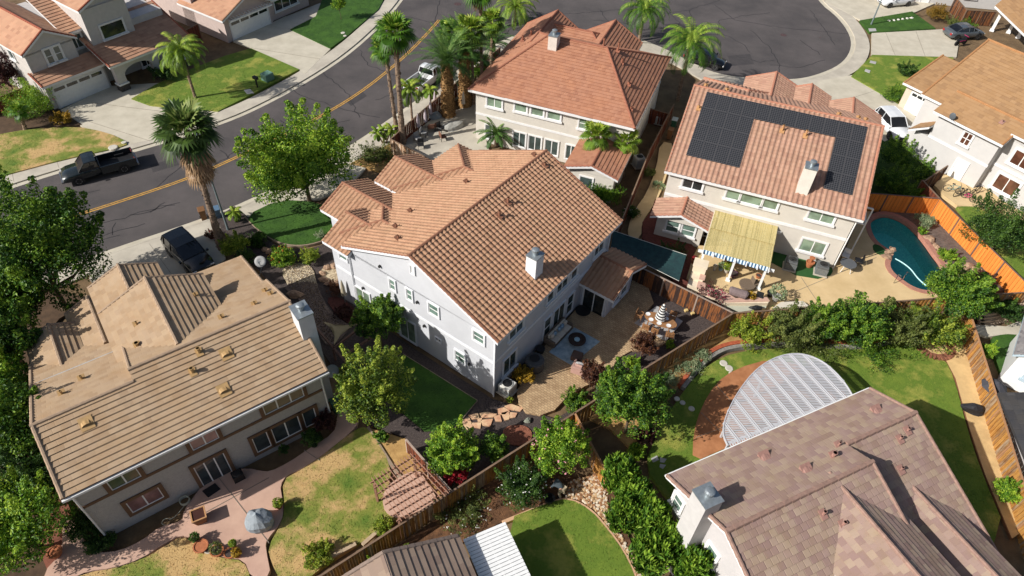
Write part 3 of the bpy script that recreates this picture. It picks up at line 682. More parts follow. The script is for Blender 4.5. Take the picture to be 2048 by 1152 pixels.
pts = [(-7.9, 1.3, 5.15), (-7.9, 9.0, 8.3), (-7.9, 16.6, 5.1), (-7.9, 16.6, 0), (-7.9, 1.3, 0)]; p2 = [(-5.65, p[1], p[2]) for p in pts]
h.W.add([F5.w(*p) for p in pts+p2], [(0, 1, 2, 3, 4), (9, 8, 7, 6, 5)]+[(i, (i+1) % 5, 5+(i+1) % 5, 5+i) for i in range(5)])
h.plane([(-12.7, 6.6, 2.75), (-7.95, 6.6, 2.75), (-7.95, 12.2, 4.3), (-12.7, 12.2, 4.3)]); caps(h, (-12.6, 6.6, 2.75), (-12.6, 12.2, 4.3))
g = MB(F5); pts = [(-12.4, 7.2, 0), (-12.4, 7.2, 2.65), (-12.4, 11.8, 4.0), (-12.4, 11.8, 0)]; p2 = [(-7.95, p[1], p[2]) for p in pts]
g.add([F5.w(*p) for p in pts+p2], [(0, 1, 2, 3), (7, 6, 5, 4)]+[(i, (i+1) % 4, 4+(i+1) % 4, 4+i) for i in range(4)]); g.build('garage_wall', CRM5, h.root)
gd = MB(F5); gd.box(-11.7, -9.2, 7.12, 7.2, .02, 2.15); gd.build('garage_door', WHITE, h.root)
gd = MB(F5); [gd.box(-11.55+i*.6, -11.05+i*.6, 7.09, 7.13, 1.75, 2.02) for i in range(4)]; gd.build('garage_window', GLASSD, h.root)
h.band.box(-5.6, .06, -.06, 0, 2.5, 2.72); h.band.box(0, 9, .94, 1.0, 2.5, 2.72)
h.window('v-', 0, -3.0, -2.2, 3.35, 4.5, 2, GLASSB, .12, split=True); h.window('v-', 0, -2.35, -1.35, .02, 2.0, 1, WHITE, .12, sill=False, name='door')
h.window('v-', 1.0, 1.0, 2.6, 3.3, 4.6, 2, GLASSB, .14); h.window('v-', 1.0, .9, 2.8, .7, 2.1, 2, GLASSB, .16)
for u, v, z in ((-1.2, 1.2, 5.9),): h.pipe(u, v, z, .25, .06, P6)
dish = MB(F5); dish.blob(-4.3, -.75, 5.5, .28, .06, .32, 3, 0); dish.beam((-4.3, -.7, 5.15), (-4.3, -.7, 5.5), .05); dish.beam((-4.3, -.8, 5.3), (-3.9, -1.1, 5.35), .03); dish.build('satellite_dish', mat('dish_dark', (.10, .11, .12), .5, 0), h.root)
h.done()

# ---- top left house with garage
F8 = Fr(120.3, 217.7, 56)
OR8 = tilemat('orange_tan_flat_tile', [hx((176, 134, 108)), hx((186, 144, 116)), hx((164, 122, 98))], dirtamt=.15, groove=.1)
ST8 = mat('warm_grey_stucco', (.52, .485, .455), .93, .05, 3, bump=.3)
h = House('arched_porch_house', F8, 'warm grey two storey house with arched porch and white garage door at the upper left', 'house', ST8, OR8, (.45, .38, .045, 'F'), capm=mat('redbrown_cap', hx((150, 84, 62)), .85, .12, 5))
h.plane([(-.85, -.65, 2.75), (5.2, -.65, 2.75), (5.2, 1.1, 3.5), (-.85, 1.1, 3.5)]); caps(h, (-.8, -.65, 2.75), (-.8, 1.1, 3.5), .1)
h.box(-.45, 5.3, 0, .95, 0, 2.6)
h.plane([(4.9, -2.1, 2.95), (13.8, -2.1, 2.95), (13.8, 3.2, 5.1), (4.9, 3.2, 5.1)]); caps(h, (4.95, -2.1, 2.95), (4.95, 1.0, 4.2), .1); caps(h, (13.75, -2.1, 2.95), (13.75, 3.2, 5.1), .1)
h.block(-.8, 4.3, .6, 12, 5.35, .6, 'v', 'gg', ov=.35, rake='10')
h.box(-.45, 3.95, .95, 12, 0, 5.2); h.box(3.95, 5.4, 1.9, 12, 0, 5.2); h.box(5.4, 9.8, .6, 6, 3.9, 7.4); h.box(5.4, 13.4, 1.2, 12, 0, 5.0)
h.plane([(3.6, 1.6, 5.5), (6.0, 1.6, 5.5), (6, 6.5, 7.6), (3.6, 6.5, 7.6)]); h.block(5.2, 10.0, .3, 7, 7.5, .43, 'v', 'gg')
# porch arcade
ar = MB(F8)
for a, b in ((5.35, 6.2), (9.2, 9.9), (12.6, 13.3)): ar.box(a, b, -1.75, -1.15, 0, 2.0)
def arch(a, b, z0, z1):
    n = 10; pts = [(a, z1)]+[(a, z0)]+[(a+(b-a)*(1-math.cos(math.pi*i/n))/2, z0+.75*math.sin(math.pi*i/n)) for i in range(1, n)]+[(b, z0), (b, z1)]
    k = len(pts); q = [F8.w(x, -1.75, z) for x, z in pts]+[F8.w(x, -1.4, z) for x, z in pts]
    m_ = len(ar.v); ar.v += [tuple(p) for p in q]
    up = [0]+list(range(1, k))
    for i in range(1, k-2): 
        pass
    # outer quads from arch points up to the top edge
    top0 = len(ar.v)
    for yy in (-1.75, -1.4):
        for i in range(1, k-1): ar.v.append(tuple(F8.w(pts[i][0], yy, z1)))
    c = k-2
    for i in range(c-1):
        ar.f.append((m_+1+i, m_+2+i, top0+i+1, top0+i)); ar.f.append((m_+k+2+i, m_+k+1+i, top0+c+i, top0+c+i+1)); ar.f.append((m_+1+i, m_+k+1+i, m_+k+2+i, m_+2+i))
for a, b in ((6.2, 9.2), (9.9, 12.6)): arch(a, b, 1.55, 2.85)
ar.box(5.35, 6.2, -1.75, -1.15, 2.0, 2.85); ar.box(9.2, 9.9, -1.75, -1.15, 2.0, 2.85); ar.box(12.6, 13.3, -1.75, -1.15, 2.0, 2.85)
ar.build('arcade', ST8, h.root)
st = mat('dark_stone_veneer', (.10, .085, .075), .9, .3, 9, bump=.8, bscale=12)
for a, b in ((5.3, 6.25), (9.15, 9.95), (12.55, 13.35)): q = MB(F8); q.box(a, b, -1.85, -1.1, 0, .75); q.build('stone_base', st, h.root); q = MB(F8); q.box(a-.05, b+.05, -1.9, -1.05, .75, .87); q.build('stone_cap', WHITE, h.root)
def garage(h, fr, a0, a1, v, z1, n=4, m=None):
    g = MB(fr); g.box(a0, a1, v-.035, v+.02, .02, z1)
    k = 4
    for i in range(k): z = .02+(z1-.02)*i/k; g.box(a0+.03, a1-.03, v-.05, v-.03, z+.04, z+(z1)/k-.04)
    o = g.build('garage_door', m or WHITE, h.root)
    for i in range(n):
        w_ = (a1-a0)/n; q = MB(fr); q.box(a0+w_*i+.1, a0+w_*(i+1)-.1, v-.07, v-.045, z1*.79, z1*.93); q.build('garage_window', GLASSD, o)
    q = MB(fr); q.box(a0-.14, a0, v-.07, v+.02, 0, z1+.14); q.box(a1, a1+.14, v-.07, v+.02, 0, z1+.14); q.box(a0, a1, v-.07, v+.02, z1, z1+.14); q.build('garage_frame', TRIM, h.root)
garage(h, F8, .1, 4.98, 0, 2.12)
h.window('v-', .95, 1.15, 1.75, 3.75, 5.1, 1, GLASS, .14, split=True); h.window('v-', .95, 2.0, 2.6, 3.75, 5.1, 1, GLASS, .14, split=True)
h.window('v-', 1.9, 4.0, 5.2, 3.8, 5.1, 2, GLASS, .1); h.window('v-', .6, 6.6, 8.9, 4.3, 5.6, 1, GLASSD, .12)
h.window('v-', 1.2, 9.5, 10.6, .1, 2.1, 2, GLASSD, .1, name='door')
h.window('u-', -.45, 3.5, 4.3, 3.9, 4.9, 1, GLASS, .1); h.window('u-', -.45, 7, 8, 3.9, 4.9, 1, GLASS, .1)
dp = MB(F8); dp.tube([(-.5, .9, 5.1), (-.5, .9, 0)], .05, 6); dp.build('downspout', TRIM, h.root)
h.done()
# ---- second house top left
F9 = Fr(503.5, 66, 58)
PNK9 = mat('rose_grey_stucco', (.50, .40, .36), .93, .05, 3, bump=.3)
h = House('rose_stucco_house', F9, 'rose grey house with white garage door and trellis at the top edge', 'house', PNK9, OR8, (.45, .38, .045, 'F'), capm=mat('tan9_cap', hx((168, 128, 100)), .85, .12, 5))
h.block(-3.7, 3.7, -.6, 7, 2.75, .43, 'v', 'gg', ov=.5, rake='10')
h.box(-3.2, 3.2, -.0, 7, 0, 2.65); h.box(-3.2, 9.5, 5.0, 14, 0, 5.3); h.box(3.21, 9.3, .5, 5, 0, 2.4)
h.block(-3.7, 10, 4.5, 14.5, 5.4, .43, 'u', 'gg')
h.plane([(3.4, .0, 2.5), (9.8, .0, 2.5), (9.8, 5, 4.4), (3.4, 5, 4.4)])
garage(h, F9, -2.45, 2.75, 0, 2.12)
q = MB(F9); q.box(-2.9, 3.0, -.75, -.63, 2.35, 2.5)
for i in range(15): q.box(-2.8+i*.4, -2.7+i*.4, -.95, -.1, 2.5, 2.58)
q.build('trellis', WHITE, h.root)
h.window('v-', .5, 4.2, 7.6, .9, 2.1, 3, GLASSD, .12); h.window('u-', -3.2, 7.5, 8.6, 3.4, 4.7, 2, GLASS, .12); h.window('u-', -3.2, 10.5, 11.3, 3.6, 4.7, 1, GLASS, .12)
h.done()
# ---- top right porch house and wall behind it
F10 = Fr(1983, 62, -33)
h = House('white_column_house', F10, 'house with white porch columns and tan roof in the top right corner', 'house', ST5, TAN5, (.45, .36, .03, 'F'), capm=MATS['tan5_cap'])
A_ = [F10.w(0, 0)*0+P(x, y, z) for x, y, z in ((1990, 12, 3.0), (2056, 76, 3.0), (2120, 40, 4.4), (2040, -30, 4.4))]
mb = MB(); n_ = len(A_); mb.add([tuple(p) for p in A_]+[(p[0], p[1], p[2]-.2) for p in A_], [(0, 1, 2, 3), (7, 6, 5, 4)]+[(i, (i+1) % 4, 4+(i+1) % 4, 4+i) for i in range(4)]); mb.build('eave', TRIM, h.root)
tiles([tuple(p) for p in A_], (.45, .36, .03, 'F'), 'roof', TAN5, h.root)
for x, y in ((1983, 62), (2016, 66), (2035, 76)):
    c = P(x, y); q = MB(FrW(c, -33)); q.box(-.17, .17, -.17, .17, .2, 2.75); q.box(-.24, .24, -.24, .24, 0, .2); q.box(-.24, .24, -.24, .24, 2.6, 2.8); q.build('porch_column', WHITE, h.root)
c0 = P(2060, 40); q = MB(FrW(c0, -33)); q.box(-2, 8, 1.2, 8, 0, 2.8); q.build('wall', ST5, h.root)
h.done()
F11 = Fr(1860, 16, -6)
h = House('top_edge_house', F11, 'pale house cut off by the top edge above the brown side fence', 'house', ST5, TAN5, (.45, .36, .03, 'F'), capm=MATS['tan5_cap'])
h.box(-4, 9, 1.4, 9, 0, 5.2); h.window('v-', 1.4, 4.3, 5.6, 1.2, 2.4, 2, GLASS, .12); h.window('v-', 1.4, -1, 0, 0.1, 2.1, 1, WHITE, .1, name='door'); h.block(-4.5, 9.5, .9, 9.5, 5.3, .43, 'u', 'gg')
h.done()
F11b = Fr(1782, 10, 45)
h = House('corner_garage_house', F11b, 'peach walled house corner at the top edge beside the white sedan', 'house', CRM5, TAN5, (.45, .36, .03, 'F'), capm=MATS['tan5_cap'])
h.box(1.6, 8, 1.0, 7, 0, 2.7); h.block(1.1, 8.5, .5, 7.5, 2.75, .43, 'u', 'gg'); h.done()
# ---- cottage at right edge
F12 = Fr(1997, 765, -35)
SH = tilemat('grey_shingle', [hx((120, 116, 116)), hx((140, 136, 134)), hx((104, 100, 102))], dirtamt=.1, groove=.1)
BLK = tilemat('black_flat_tile', [hx((52, 52, 56)), hx((64, 64, 66)), hx((44, 44, 48))], dirtamt=.1, groove=.6)
BLUET = mat('pale_blue_trim', (.42, .52, .58), .7, .05, 3)
h = House('white_cottage', F12, 'small white cottage with pale blue window trim and grey shingle roof at the right edge', 'cottage', WHITE, SH, (.3, .14, .008, 'F'), BLUET, capm=mat('shingle_cap', hx((120, 116, 116)), .9, .1, 5))
h.block(-.5, 5.5, -.35, 4.4, 2.9, .7, 'v', 'gg', ov=.3); h.box(-.1, 5.1, 0, 4.1, 0, 2.8)
h.window('v-', 0, .9, 1.9, 1.2, 2.2, 2, GLASSD, .14, BLUET, split=True)
h.done()
F13 = Fr(1990, 800, -22, 2.6)
h = House('black_tile_roof', F13, 'low building with black flat tile roof behind the right side fence', 'building', ST6, BLK, (.7, .42, .02, 'F'), capm=mat('blk_cap', hx((50, 50, 54)), .9, .1, 5))
A_ = [P(*c) for c in ((1996, 786, 2.2), (2044, 902, 2.2))]; e_ = (A_[1]-A_[0]); e_ /= np.linalg.norm(e_); n_ = np.array([-e_[1], e_[0], 0]); n_ = n_ if n_[0] > 0 else -n_
A_[1] = A_[0]+e_*9; pl4 = [A_[0], A_[1], A_[1]+n_*4+np.array([0, 0, 1.2]), A_[0]+n_*4+np.array([0, 0, 1.2])]
mb = MB(); mb.slab([tuple(p) for p in pl4], .15); mb.build('eave', BLK, h.root); tiles([tuple(p) for p in pl4], h.st, 'roof', BLK, h.root)
c_ = [A_[0]+n_*.6+e_*.4, A_[1]+n_*.6-e_*.4, A_[1]+n_*3.8-e_*.4, A_[0]+n_*3.8+e_*.4]; mb = MB(); mb.prism([tuple(p[:2]) for p in c_], 0, 2.2); mb.build('wall', ST6, h.root)
# ------------------------------------------------------------------ ground, paving, road, pool
def brickmat(name, c1, c2, mortar, sc, ang, rough=.9, bw=.5, rh=.25, ms=.015):
    if name in MATS: return MATS[name]
    m, n, b, N, Lk = nodes(name); MATS[name] = m; b.inputs['Roughness'].default_value = rough; b.inputs['Specular IOR Level'].default_value = .2
    g = N('ShaderNodeNewGeometry'); mp = N('ShaderNodeMapping'); mp.inputs['Rotation'].default_value = (0, 0, ang); Lk(g.outputs['Position'], mp.inputs['Vector'])
    br = N('ShaderNodeTexBrick'); br.inputs['Scale'].default_value = sc; br.inputs['Brick Width'].default_value = bw; br.inputs['Row Height'].default_value = rh; br.inputs['Mortar Size'].default_value = ms
    br.inputs['Color1'].default_value = (*c1, 1); br.inputs['Color2'].default_value = (*c2, 1); br.inputs['Mortar'].default_value = (*mortar, 1)
    Lk(mp.outputs[0], br.inputs['Vector'])
    nz = N('ShaderNodeTexNoise'); nz.inputs['Scale'].default_value = 1.1; nz.inputs['Detail'].default_value = 6; Lk(g.outputs['Position'], nz.inputs['Vector'])
    mx = N('ShaderNodeMix'); mx.data_type = 'RGBA'; mx.blend_type = 'MULTIPLY'; mx.inputs[0].default_value = .45
    rp = N('ShaderNodeValToRGB'); rp.color_ramp.elements[0].position = .35; rp.color_ramp.elements[0].color = (.55, .5, .48, 1); rp.color_ramp.elements[1].position = .65
    Lk(nz.outputs[0], rp.inputs[0]); Lk(br.outputs[0], mx.inputs[6]); Lk(rp.outputs[0], mx.inputs[7]); Lk(mx.outputs[2], b.inputs['Base Color'])
    bp = N('ShaderNodeBump'); bp.inputs['Strength'].default_value = .5; bp.inputs['Distance'].default_value = .02; Lk(br.outputs['Fac'], bp.inputs['Height']); bp.invert = True; Lk(bp.outputs[0], b.inputs['Normal'])
    return m
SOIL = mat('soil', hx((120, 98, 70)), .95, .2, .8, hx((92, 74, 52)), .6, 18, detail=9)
MULCH = mat('dark_mulch', hx((84, 74, 70)), .97, .2, 9, hx((58, 50, 48)), .9, 30, detail=9)
MULCHW = mat('leaf_mulch', hx((120, 84, 56)), .97, .2, 2.5, hx((74, 52, 36)), .9, 22, detail=9)
CONC = mat('concrete', hx((190, 182, 166)), .92, .06, .5, hx((168, 160, 146)), .12, 50, detail=10)
CONCL = mat('pale_concrete', hx((194, 186, 168)), .92, .05, .7, hx((178, 170, 152)), .12, 50, detail=10)
TANC = mat('tan_concrete', hx((208, 182, 138)), .9, .05, .5, hx((190, 164, 120)), .1, 50, detail=10)
PINKC = mat('pink_concrete', hx((196, 162, 142)), .9, .05, .6, hx((178, 144, 126)), .12, 40, detail=10)
TERC = mat('terracotta_concrete', hx((178, 122, 82)), .85, .08, 1.2, hx((150, 98, 62)), .15, 30, detail=8)
ASPH = mat('asphalt', hx((88, 82, 81)), .93, .08, .22, hx((70, 66, 66)), .35, 90, detail=14, c3=hx((80, 75, 74)))
CRK = mat('crack_sealant', hx((42, 40, 42)), .7, .1, 3)
GR1 = mat('lawn_green', hx((108, 128, 42)), .9, .2, .5, hx((148, 148, 66)), .8, 26, detail=14, c3=hx((94, 118, 36)))
GR2 = mat('lawn_patchy', hx((84, 112, 34)), .9, .2, .38, hx((188, 156, 104)), .8, 26, detail=14, c3=hx((124, 130, 54)))
_e = GR2.node_tree.nodes['Color Ramp'].color_ramp.elements; _e[0].position = .44; _e[1].position = .54; _e[2].position = .66
GR3 = mat('lawn_rich', hx((62, 98, 28)), .9, .2, .9, hx((44, 76, 20)), .8, 26, detail=14)
SAND = mat('sandy_soil', hx((214, 182, 128)), .95, .1, .9, hx((188, 158, 110)), .3, 25, detail=9)
TSOIL = mat('tan_soil', hx((188, 152, 96)), .95, .1, 1.5, hx((150, 116, 68)), .5, 20, detail=9)
GRVL = mat('pale_gravel', hx((206, 190, 158)), .95, .2, 7, hx((140, 122, 98)), .9, 14, detail=4)
REDG = mat('red_gravel', hx((150, 96, 74)), .95, .2, 9, hx((110, 66, 50)), .9, 20, detail=4)
PAVER = brickmat('paver_patio', hx((196, 168, 130)), hx((172, 144, 110)), hx((126, 106, 84)), 1.0, R(35), bw=.24, rh=.16, ms=.01)
POOLPX = [(1735, 452), (1747, 438), (1768, 432), (1792, 438), (1816, 452), (1833, 470), (1847, 487), (1864, 512), (1880, 532), (1888, 552), (1884, 574), (1868, 585), (1845, 587), (1820, 578), (1797, 562), (1780, 547), (1775, 532), (1783, 518), (1776, 505), (1757, 494), (1743, 478)]
POOL = chaikin([tuple(P(x, y)[:2]) for x, y in POOLPX], 2)
def ground():
    bm = bmesh.new()
    def loop(pts): vs = [bm.verts.new((x, y, -.05)) for x, y in pts]; return [bm.edges.new((vs[i], vs[(i+1) % len(vs)])) for i in range(len(vs))]
    e = loop([(-260, -60), (260, -60), (260, 420), (-260, 420)])+loop(POOL)
    bmesh.ops.triangle_fill(bm, edges=e, use_beauty=True)
    for f in bm.faces:
        if f.normal.z < 0: f.normal_flip()
    me = bpy.data.meshes.new('ground'); bm.to_mesh(me); bm.free(); me.materials.append(SOIL)
    o = bpy.data.objects.new('ground', me); COL.objects.link(o); tag(o, kind='structure')
ground()
ZC = {'garden_bed': .120, 'groundcover': .12, 'side_path': .15, 'gravel_path': .19, 'gravel_bed': .19, 'gravel_circle': .19, 'lawn': .20, 'turf': .30, 'patio': .25, 'sand_strip': .20, 'driveway': .114, 'path': .116}
def fp(name, px, m, sm=0, z=None, thick=None, base=.0):
    if z is None: ZC[name] = ZC.get(name, .12)+.003; z = ZC[name]
    return flatpoly(name, px, m, z+base, thick or (z+base+.045), 'structure', sm)
# road
fp('road', [(-300, 480), (0, 380), (130, 338), (300, 292), (430, 250), (500, 222), (594, 173), (687, 114), (757, 52), (802, 0), (860, -90), (1000, -230), (1500, -230), (1610, -60), (1640, 3), (1682, 35), (1708, 73), (1708, 104), (1687, 132), (1639, 153), (1590, 163), (1500, 160), (1430, 150), (1380, 128), (1330, 100), (1250, 70), (1100, 60), (1020, 74), (948, 121), (870, 180), (805, 226), (696, 302), (520, 397), (410, 442), (189, 515), (0, 590), (-300, 700)], ASPH, z=0.0, thick=.03)
farc = [(-300, 480), (0, 380), (130, 338), (300, 292), (430, 250), (500, 222), (594, 173), (687, 114), (757, 52), (802, 0), (860, -90)]
nearc = [(-300, 700), (0, 590), (189, 515), (410, 442), (520, 397), (696, 302), (805, 226), (870, 180), (948, 121), (1020, 74), (1100, 60)]
bulb = [(1250, 70), (1330, 100), (1380, 128), (1430, 150), (1500, 160), (1590, 163), (1639, 153), (1687, 132), (1708, 104), (1708, 73), (1682, 35), (1640, 3), (1610, -60)]
for nm, ln, sg in (('far', farc, 1), ('near', nearc, -1), ('bulb', bulb, -1)):
    strip('gutter', ln, .5, CONCL, -.04, .012, off=-sg*.1)
    strip('kerb', ln, .16, CONC, -.04, .12, off=sg*.22)
    strip('pavement', ln, 1.45, CONC, -.04, .112, off=sg*1.0)
def yl(off):
    return strip('centre_line', [(60, 458), (148, 432), (270, 393), (390, 352), (500, 302), (610, 250), (715, 190), (800, 122), (850, 72), (878, 40)], .11, YELP, .0, .008, off=off)
YELP = mat('yellow_paint', hx((214, 160, 60)), .8, .2, 3, hx((160, 124, 64)), detail=9)
yl(.1); yl(-.13)
def crack(px, wd=.075, jag=.35):
    pts = [np.array(P(x, y)[:2]) for x, y in px]; out = [pts[0]]
    for a, b in zip(pts[:-1], pts[1:]):
        n = max(2, int(np.linalg.norm(b-a)/.6))
        for i in range(1, n+1): out.append(a+(b-a)*i/n+(rng.normal(0, jag*.3, 2) if i < n else 0))
    return strip('crack', [tuple(p) for p in out], wd, CRK, -.001, .005, it=0, world=True)
for c in ([(640, 140), (700, 190), (720, 235)], [(560, 160), (600, 190), (690, 220), (760, 235)], [(720, 100), (735, 130), (790, 150)], [(800, 30), (860, 45), (930, 30)], [(880, 0), (870, 40), (905, 80)], [(900, 60), (990, 90), (1050, 30)],
          [(1030, 20), (1110, 30), (1230, 20), (1330, 15)], [(1060, 0), (1066, 30), (1050, 60)], [(1290, 30), (1380, 20), (1440, 0)], [(1430, 10), (1470, 40), (1560, 55), (1700, 68)], [(1435, 70), (1440, 40), (1500, 30), (1540, 25)], [(1500, 60), (1540, 95), (1560, 130)], [(1440, 65), (1480, 85), (1500, 105)], [(1540, 130), (1600, 135), (1650, 120)], [(1560, 130), (1550, 160)], [(1350, 60), (1440, 70)], [(1200, 20), (1230, 60)],
          [(170, 455), (210, 445), (300, 420), (360, 405)], [(175, 480), (240, 470)], [(260, 430), (310, 420), (330, 405)], [(440, 300), (470, 320), (520, 330)], [(430, 330), (490, 290)], [(100, 400), (200, 380)], [(600, 320), (650, 290), (690, 260)], [(650, 250), (700, 240)], [(300, 385), (400, 300)], [(750, 200), (810, 180)], [(830, 90), (880, 110)], [(180, 462), (195, 476), (240, 460), (290, 447)], [(225, 470), (232, 445)], [(300, 425), (320, 412), (350, 410)], [(560, 240), (600, 260), (640, 262)], [(1180, 40), (1240, 45), (1290, 60)], [(1380, 20), (1385, 60), (1420, 75)], [(1600, 80), (1640, 110)], [(1620, 20), (1650, 60), (1670, 90)], [(1470, 110), (1520, 125), (1550, 120)], [(1440, 100), (1430, 130)], [(1330, 15), (1360, 45), (1350, 60)], [(940, 40), (960, 70), (990, 80)]):
    crack(c)
for x, y, r in ((1567, 70, .38), (915, 8, .45), (1640, 75, .12)):
    mb = MB(); c = P(x, y); mb.lathe(c[0], c[1], 0, [(r, 0), (r, .01), (r*.9, .012)], 20); tag(mb.build('manhole_cover', mat('rusty_iron', hx((86, 66, 66)), .8, .2, 6)), kind='structure')
PT = mat('asphalt_patch', hx((70, 66, 66)), .93, .1, .8, hx((60, 57, 58)), .35, 90, detail=10)
for i, px in enumerate(([(300, 330), (352, 316), (358, 330), (306, 345)], [(690, 200), (722, 180), (734, 192), (702, 212)], [(1455, 112), (1500, 108), (1508, 128), (1462, 132)])): flatpoly('asphalt_patch', px, PT, .0035 if i < 0 else .0045, .03)
# pale concrete drives
fp('driveway', [(113, 226), (222, 174), (318, 168), (264, 201), (300, 214), (437, 226), (425, 240), (300, 282), (262, 290), (225, 270), (165, 255), (140, 240)], CONCL)
fp('driveway', [(466, 84), (572, 34), (661, 100), (610, 150), (599, 142), (503, 98)], CONCL)
fp('path', [(570, 36), (640, 8), (668, 22), (581, 64)], CONC)
fp('driveway', [(1743, 68), (1890, 60), (1920, 66), (1912, 116), (1742, 112)], CONCL)
fp('driveway', [(1588, 172), (1703, 152), (1798, 212), (1850, 250), (1815, 265), (1768, 285), (1700, 240), (1650, 215)], CONCL)
fp('driveway', [(1650, 5), (1690, -40), (1860, -40), (1870, 8), (1830, 26), (1722, 43)], CONCL)
fp('driveway', [(1240, 85), (1310, 92), (1400, 135), (1460, 168), (1410, 165), (1350, 130), (1270, 100)], CONC)
fp('driveway', [(190, 525), (405, 452), (440, 462), (443, 480), (452, 520), (400, 560), (330, 590), (200, 590), (180, 560)], CONC)
fp('path', [(530, 398), (640, 340), (700, 300), (745, 325), (700, 372), (640, 400), (560, 410)], CONCL)
fp('path', [(696, 318), (812, 238), (940, 142), (965, 160), (830, 262), (740, 330)], CONC)
fp('patio', [(790, 300), (870, 238), (960, 210), (975, 300), (1000, 330), (860, 340)], CONC)
# lawns
LAWNS = []
def lawn(px, m, sm=1, den=60, col=0):
    fp('lawn', px, m, sm); LAWNS.append((chaikin([tuple(P(x, y)[:2]) for x, y in px], sm) if sm else [tuple(P(x, y)[:2]) for x, y in px], ZC['lawn'], den, col))
lawn([(-60, 290), (0, 272), (60, 262), (150, 256), (215, 268), (262, 290), (235, 300), (130, 322), (0, 357), (-60, 372)], GR2, 1, 50, 1)
lawn([(264, 201), (312, 173), (364, 149), (451, 115), (503, 100), (599, 142), (500, 194), (437, 226), (305, 215)], GR1, 0, 50)
lawn([(581, 62), (632, 36), (646, 0), (700, -30), (775, -12), (757, 22), (694, 76), (661, 100)], GR3, 0, 50, 2)
lawn([(490, 436), (560, 403), (640, 408), (690, 440), (662, 478), (610, 495), (565, 490), (520, 466)], GR3, 1, 70, 2)
lawn([(1718, 44), (1823, 26), (1870, 60), (1738, 68)], GR3, 0, 40, 2)
lawn([(1701, 156), (1743, 113), (1905, 118), (1905, 160), (1830, 175), (1798, 212)], GR1, 0, 40)
lawn([(787, 724), (806, 712), (954, 805), (905, 862), (850, 866), (770, 800)], GR3, 0, 80, 2)
lawn([(566, 964), (600, 945), (640, 920), (673, 893), (700, 872), (722, 858), (738, 860), (785, 936), (775, 985), (790, 1020), (800, 1045), (722, 1088), (650, 1135), (618, 1160), (560, 1160), (545, 1130), (537, 1099), (566, 1047), (571, 1016)], GR2, 1, 80, 1)
lawn([(100, 1180), (180, 1148), (230, 1141), (290, 1122), (335, 1094), (365, 1076), (388, 1088), (412, 1108), (450, 1121), (488, 1124), (505, 1160), (480, 1230)], GR2, 1, 80, 1)
lawn([(1285, 935), (1318, 862), (1345, 815), (1392, 752), (1442, 717), (1500, 704), (1600, 699), (1740, 705), (1815, 682), (1885, 720), (1905, 760), (1930, 860), (1960, 950), (2010, 1070), (1900, 1150), (1500, 1150), (1340, 1010)], GR1, 1, 80)
lawn([(1005, 1045), (1097, 1009), (1135, 1000), (1180, 1023), (1215, 1064), (1243, 1102), (1268, 1152), (1290, 1230), (1050, 1230)], GR1, 1, 80, 0)
lawn([(1911, 418), (1950, 416), (2030, 470), (2120, 560), (2048, 570), (1990, 505)], GR1, 0, 60)
lawn([(1974, 680), (2005, 672), (2036, 674), (2080, 700), (2080, 760), (2010, 775), (1994, 740)], GR3, 1, 60, 2)
fp('groundcover', [(1745, 270), (1790, 275), (1862, 360), (1850, 395), (1720, 400)], GR3, 1)
# house yards
fp('garden_bed', [(500, 520), (470, 460), (495, 445), (560, 500), (620, 500), (665, 485), (690, 600), (830, 700), (985, 800), (1110, 840), (1180, 800), (1100, 880), (985, 960), (905, 985), (815, 880), (740, 850), (700, 780), (640, 700), (600, 640)], MULCH)
fp('garden_bed', [(1262, 555), (1300, 555), (1467, 640), (1460, 665), (1230, 805), (1180, 795), (1226, 745), (1240, 700), (1310, 690), (1330, 650)], MULCH)
fp('patio', [(1048, 745), (1158, 615), (1206, 640), (1258, 586), (1266, 556), (1293, 572), (1306, 611), (1272, 652), (1332, 690), (1300, 705), (1262, 706), (1240, 718), (1228, 731), (1224, 748), (1190, 768), (1167, 778), (1128, 804), (1108, 825), (1080, 835), (1052, 830), (1038, 811), (1033, 788), (1040, 775), (1035, 760)], PAVER, 0)
RUG = mat('blue_grey_rug', hx((168, 186, 192)), .95, .12, 3, hx((130, 150, 160)), detail=8)
SLAB = mat('grey_slab', hx((172, 170, 168)), .9, .08, 2)
fp('patio', [(1267, 651), (1331, 686), (1364, 647), (1312, 616)], SLAB)
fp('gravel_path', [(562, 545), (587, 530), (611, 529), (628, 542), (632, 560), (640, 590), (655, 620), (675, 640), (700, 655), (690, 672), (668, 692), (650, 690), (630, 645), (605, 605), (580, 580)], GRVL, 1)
fp('gravel_path', [(560, 572), (632, 566), (642, 590), (657, 620), (677, 640), (702, 655), (690, 674), (668, 694), (648, 692), (628, 645), (603, 605)], mat('gravel_painted_shade', hx((124, 108, 98)), .95, .2, 8, hx((84, 72, 66)), .9, 14, detail=4), 1)  # lower gravel coloured darker to paint in the tan roofed house's shadow
fp('gravel_bed', [(650, 600), (680, 595), (720, 630), (722, 650), (700, 652), (676, 636)], mat('dark_red_mulch', hx((84, 46, 40)), .95, .2, 6, detail=8), 1)
fp('gravel_bed', [(641, 545), (655, 533), (680, 540), (690, 560), (665, 570), (645, 560)], GRVL, 1)
